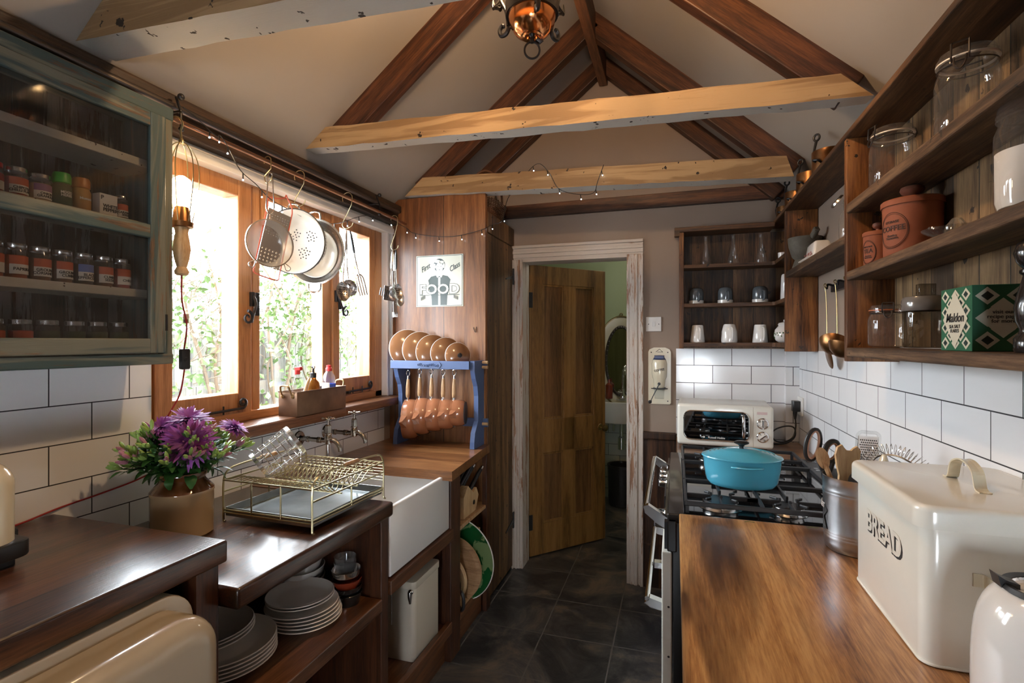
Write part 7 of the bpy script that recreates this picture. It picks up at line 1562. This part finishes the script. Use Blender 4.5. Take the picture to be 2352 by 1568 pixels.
m = MB(); oval(m, [(0, 0), (0, .018), (.0, .026), (-.015, .022), (-.075, .020), (-.085, .014)], 0, 0, .225, .395, 0); obj('painted_frame', m, M['cream'], t)
m = MB(); oval(m, [(.004, .02), (.010, .024), (.004, .03), (-.006, .028)], 0, 0, .225, .395, 0); obj('gilt_edge', m, M['brass'], t)
m = MB(); oval(m, [(-.078, .018), (-.084, .028), (-.095, .030), (-.105, .018)], 0, 0, .225, .395, 0)
for k in range(40): a = 2 * pi * k / 40; ball(m, (.13 * math.cos(a), -.028, .298 * math.sin(a)), .009, 8, (1, .6, 1))
for z in (.30, -.30):
    for dx in (-.02, 0, .02): ball(m, (dx, -.034, z), .014, 8, (1, .6, 1))
obj('carved_rim', m, M['pipe'], t)
m = MB(); oval(m, [(0, .016), (-.10, .0165), (-.1199, .0166)], 0, 0, .125, .295, 0); m2 = MB(); n = 48; m2.add([(.123 * math.cos(2 * pi * k / n), -.017, .293 * math.sin(2 * pi * k / n)) for k in range(n)], [tuple(range(n))]); obj('mirror_glass', m2, M['mirror'], t)
m = MB(); tube(m, [(.012 * math.cos(2 * pi * k / 16), -.01, .415 + .012 * math.sin(2 * pi * k / 16)) for k in range(16)], .004, 6, closed=True); obj('hanging_ring', m, M['brass'], t)
t = thing('washbasin', 'white rectangular washbasin under the oval mirror', 'basin', (-.42, 4.48, .72))
m = MB(); tray(m, -.70, -.16, 4.30, 4.655, .715, .895, .03, .008); obj('basin_bowl', m, M['ceramic'], t, world=True)
m = MB(); tube(m, spline([(-.44, 4.62, .90), (-.44, 4.62, 1.08), (-.43, 4.60, 1.16), (-.42, 4.55, 1.18), (-.41, 4.50, 1.15), (-.41, 4.49, 1.11)], 5), .010, 10); lathe(m, [(.024, 0), (.024, .03), (.018, .06), (.015, .09)], 20, (-.44, 4.62, .895)); tube(m, [(-.44, 4.61, .95), (-.48, 4.58, .96)], .006, 8); obj('basin_tap', m, M['chrome'], t, world=True)
m = MB(); tube(m, [(-.44, 4.5, .72), (-.44, 4.5, .58)], .016, 10); lathe(m, [(.03, 0), (.03, .10), (.02, .11)], 16, (-.44, 4.5, .47)); tube(m, [(-.44, 4.5, .50), (-.44, 4.65, .52)], .014, 8); tube(m, [(-.27, 4.62, .72), (-.27, 4.62, .1)], .008, 8); tube(m, [(-.52, 4.64, .72), (-.52, 4.64, .60)], .01, 8); obj('waste_trap', m, M['chrome'], t, world=True)
t = thing('soap_bottle', 'dark brown soap bottle on the edge of the washbasin', 'bottle', (-.555, 4.58, .895)); m = MB(); lathe(m, [(0, 0), (.03, 0), (.032, .004), (.032, .12), (.012, .14), (.012, .17), (0, .172)], 24); obj('bottle_body', m, M['redg'], t)
t = thing('waste_bin', 'round black waste bin on the washroom floor below the basin', 'bin', (-.435, 4.48, 0))
m = MB(); lathe(m, [(0, 0), (.105, 0), (.11, .004), (.12, .33), (.117, .33), (.10, .01), (0, .008)], 36); obj('bin_body', m, M['iron'], t)
m = MB(); lathe(m, [(.118, .325), (.124, .328), (.124, .345), (.118, .348), (.108, .345), (.106, .33)], 36); obj('bin_rim', m, M['blackp'], t)
lamp('washroom_fill', 'POINT', (-.2, 3.9, 2.15), 5, (1, .93, .78), .08)  # added lamp, hidden above the doorway, that brightens the washroom
t = thing('added_ceiling_light', 'unseen round white ceiling light added to brighten the washroom beyond the door', 'light', (-.2, 3.9, 2.22))
m = MB(); lathe(m, [(0, 0), (.09, .01), (.12, .04), (.12, .078)], 32); obj('shade', m, emis('added light shade', (1, .92, .78), 1.5), t)
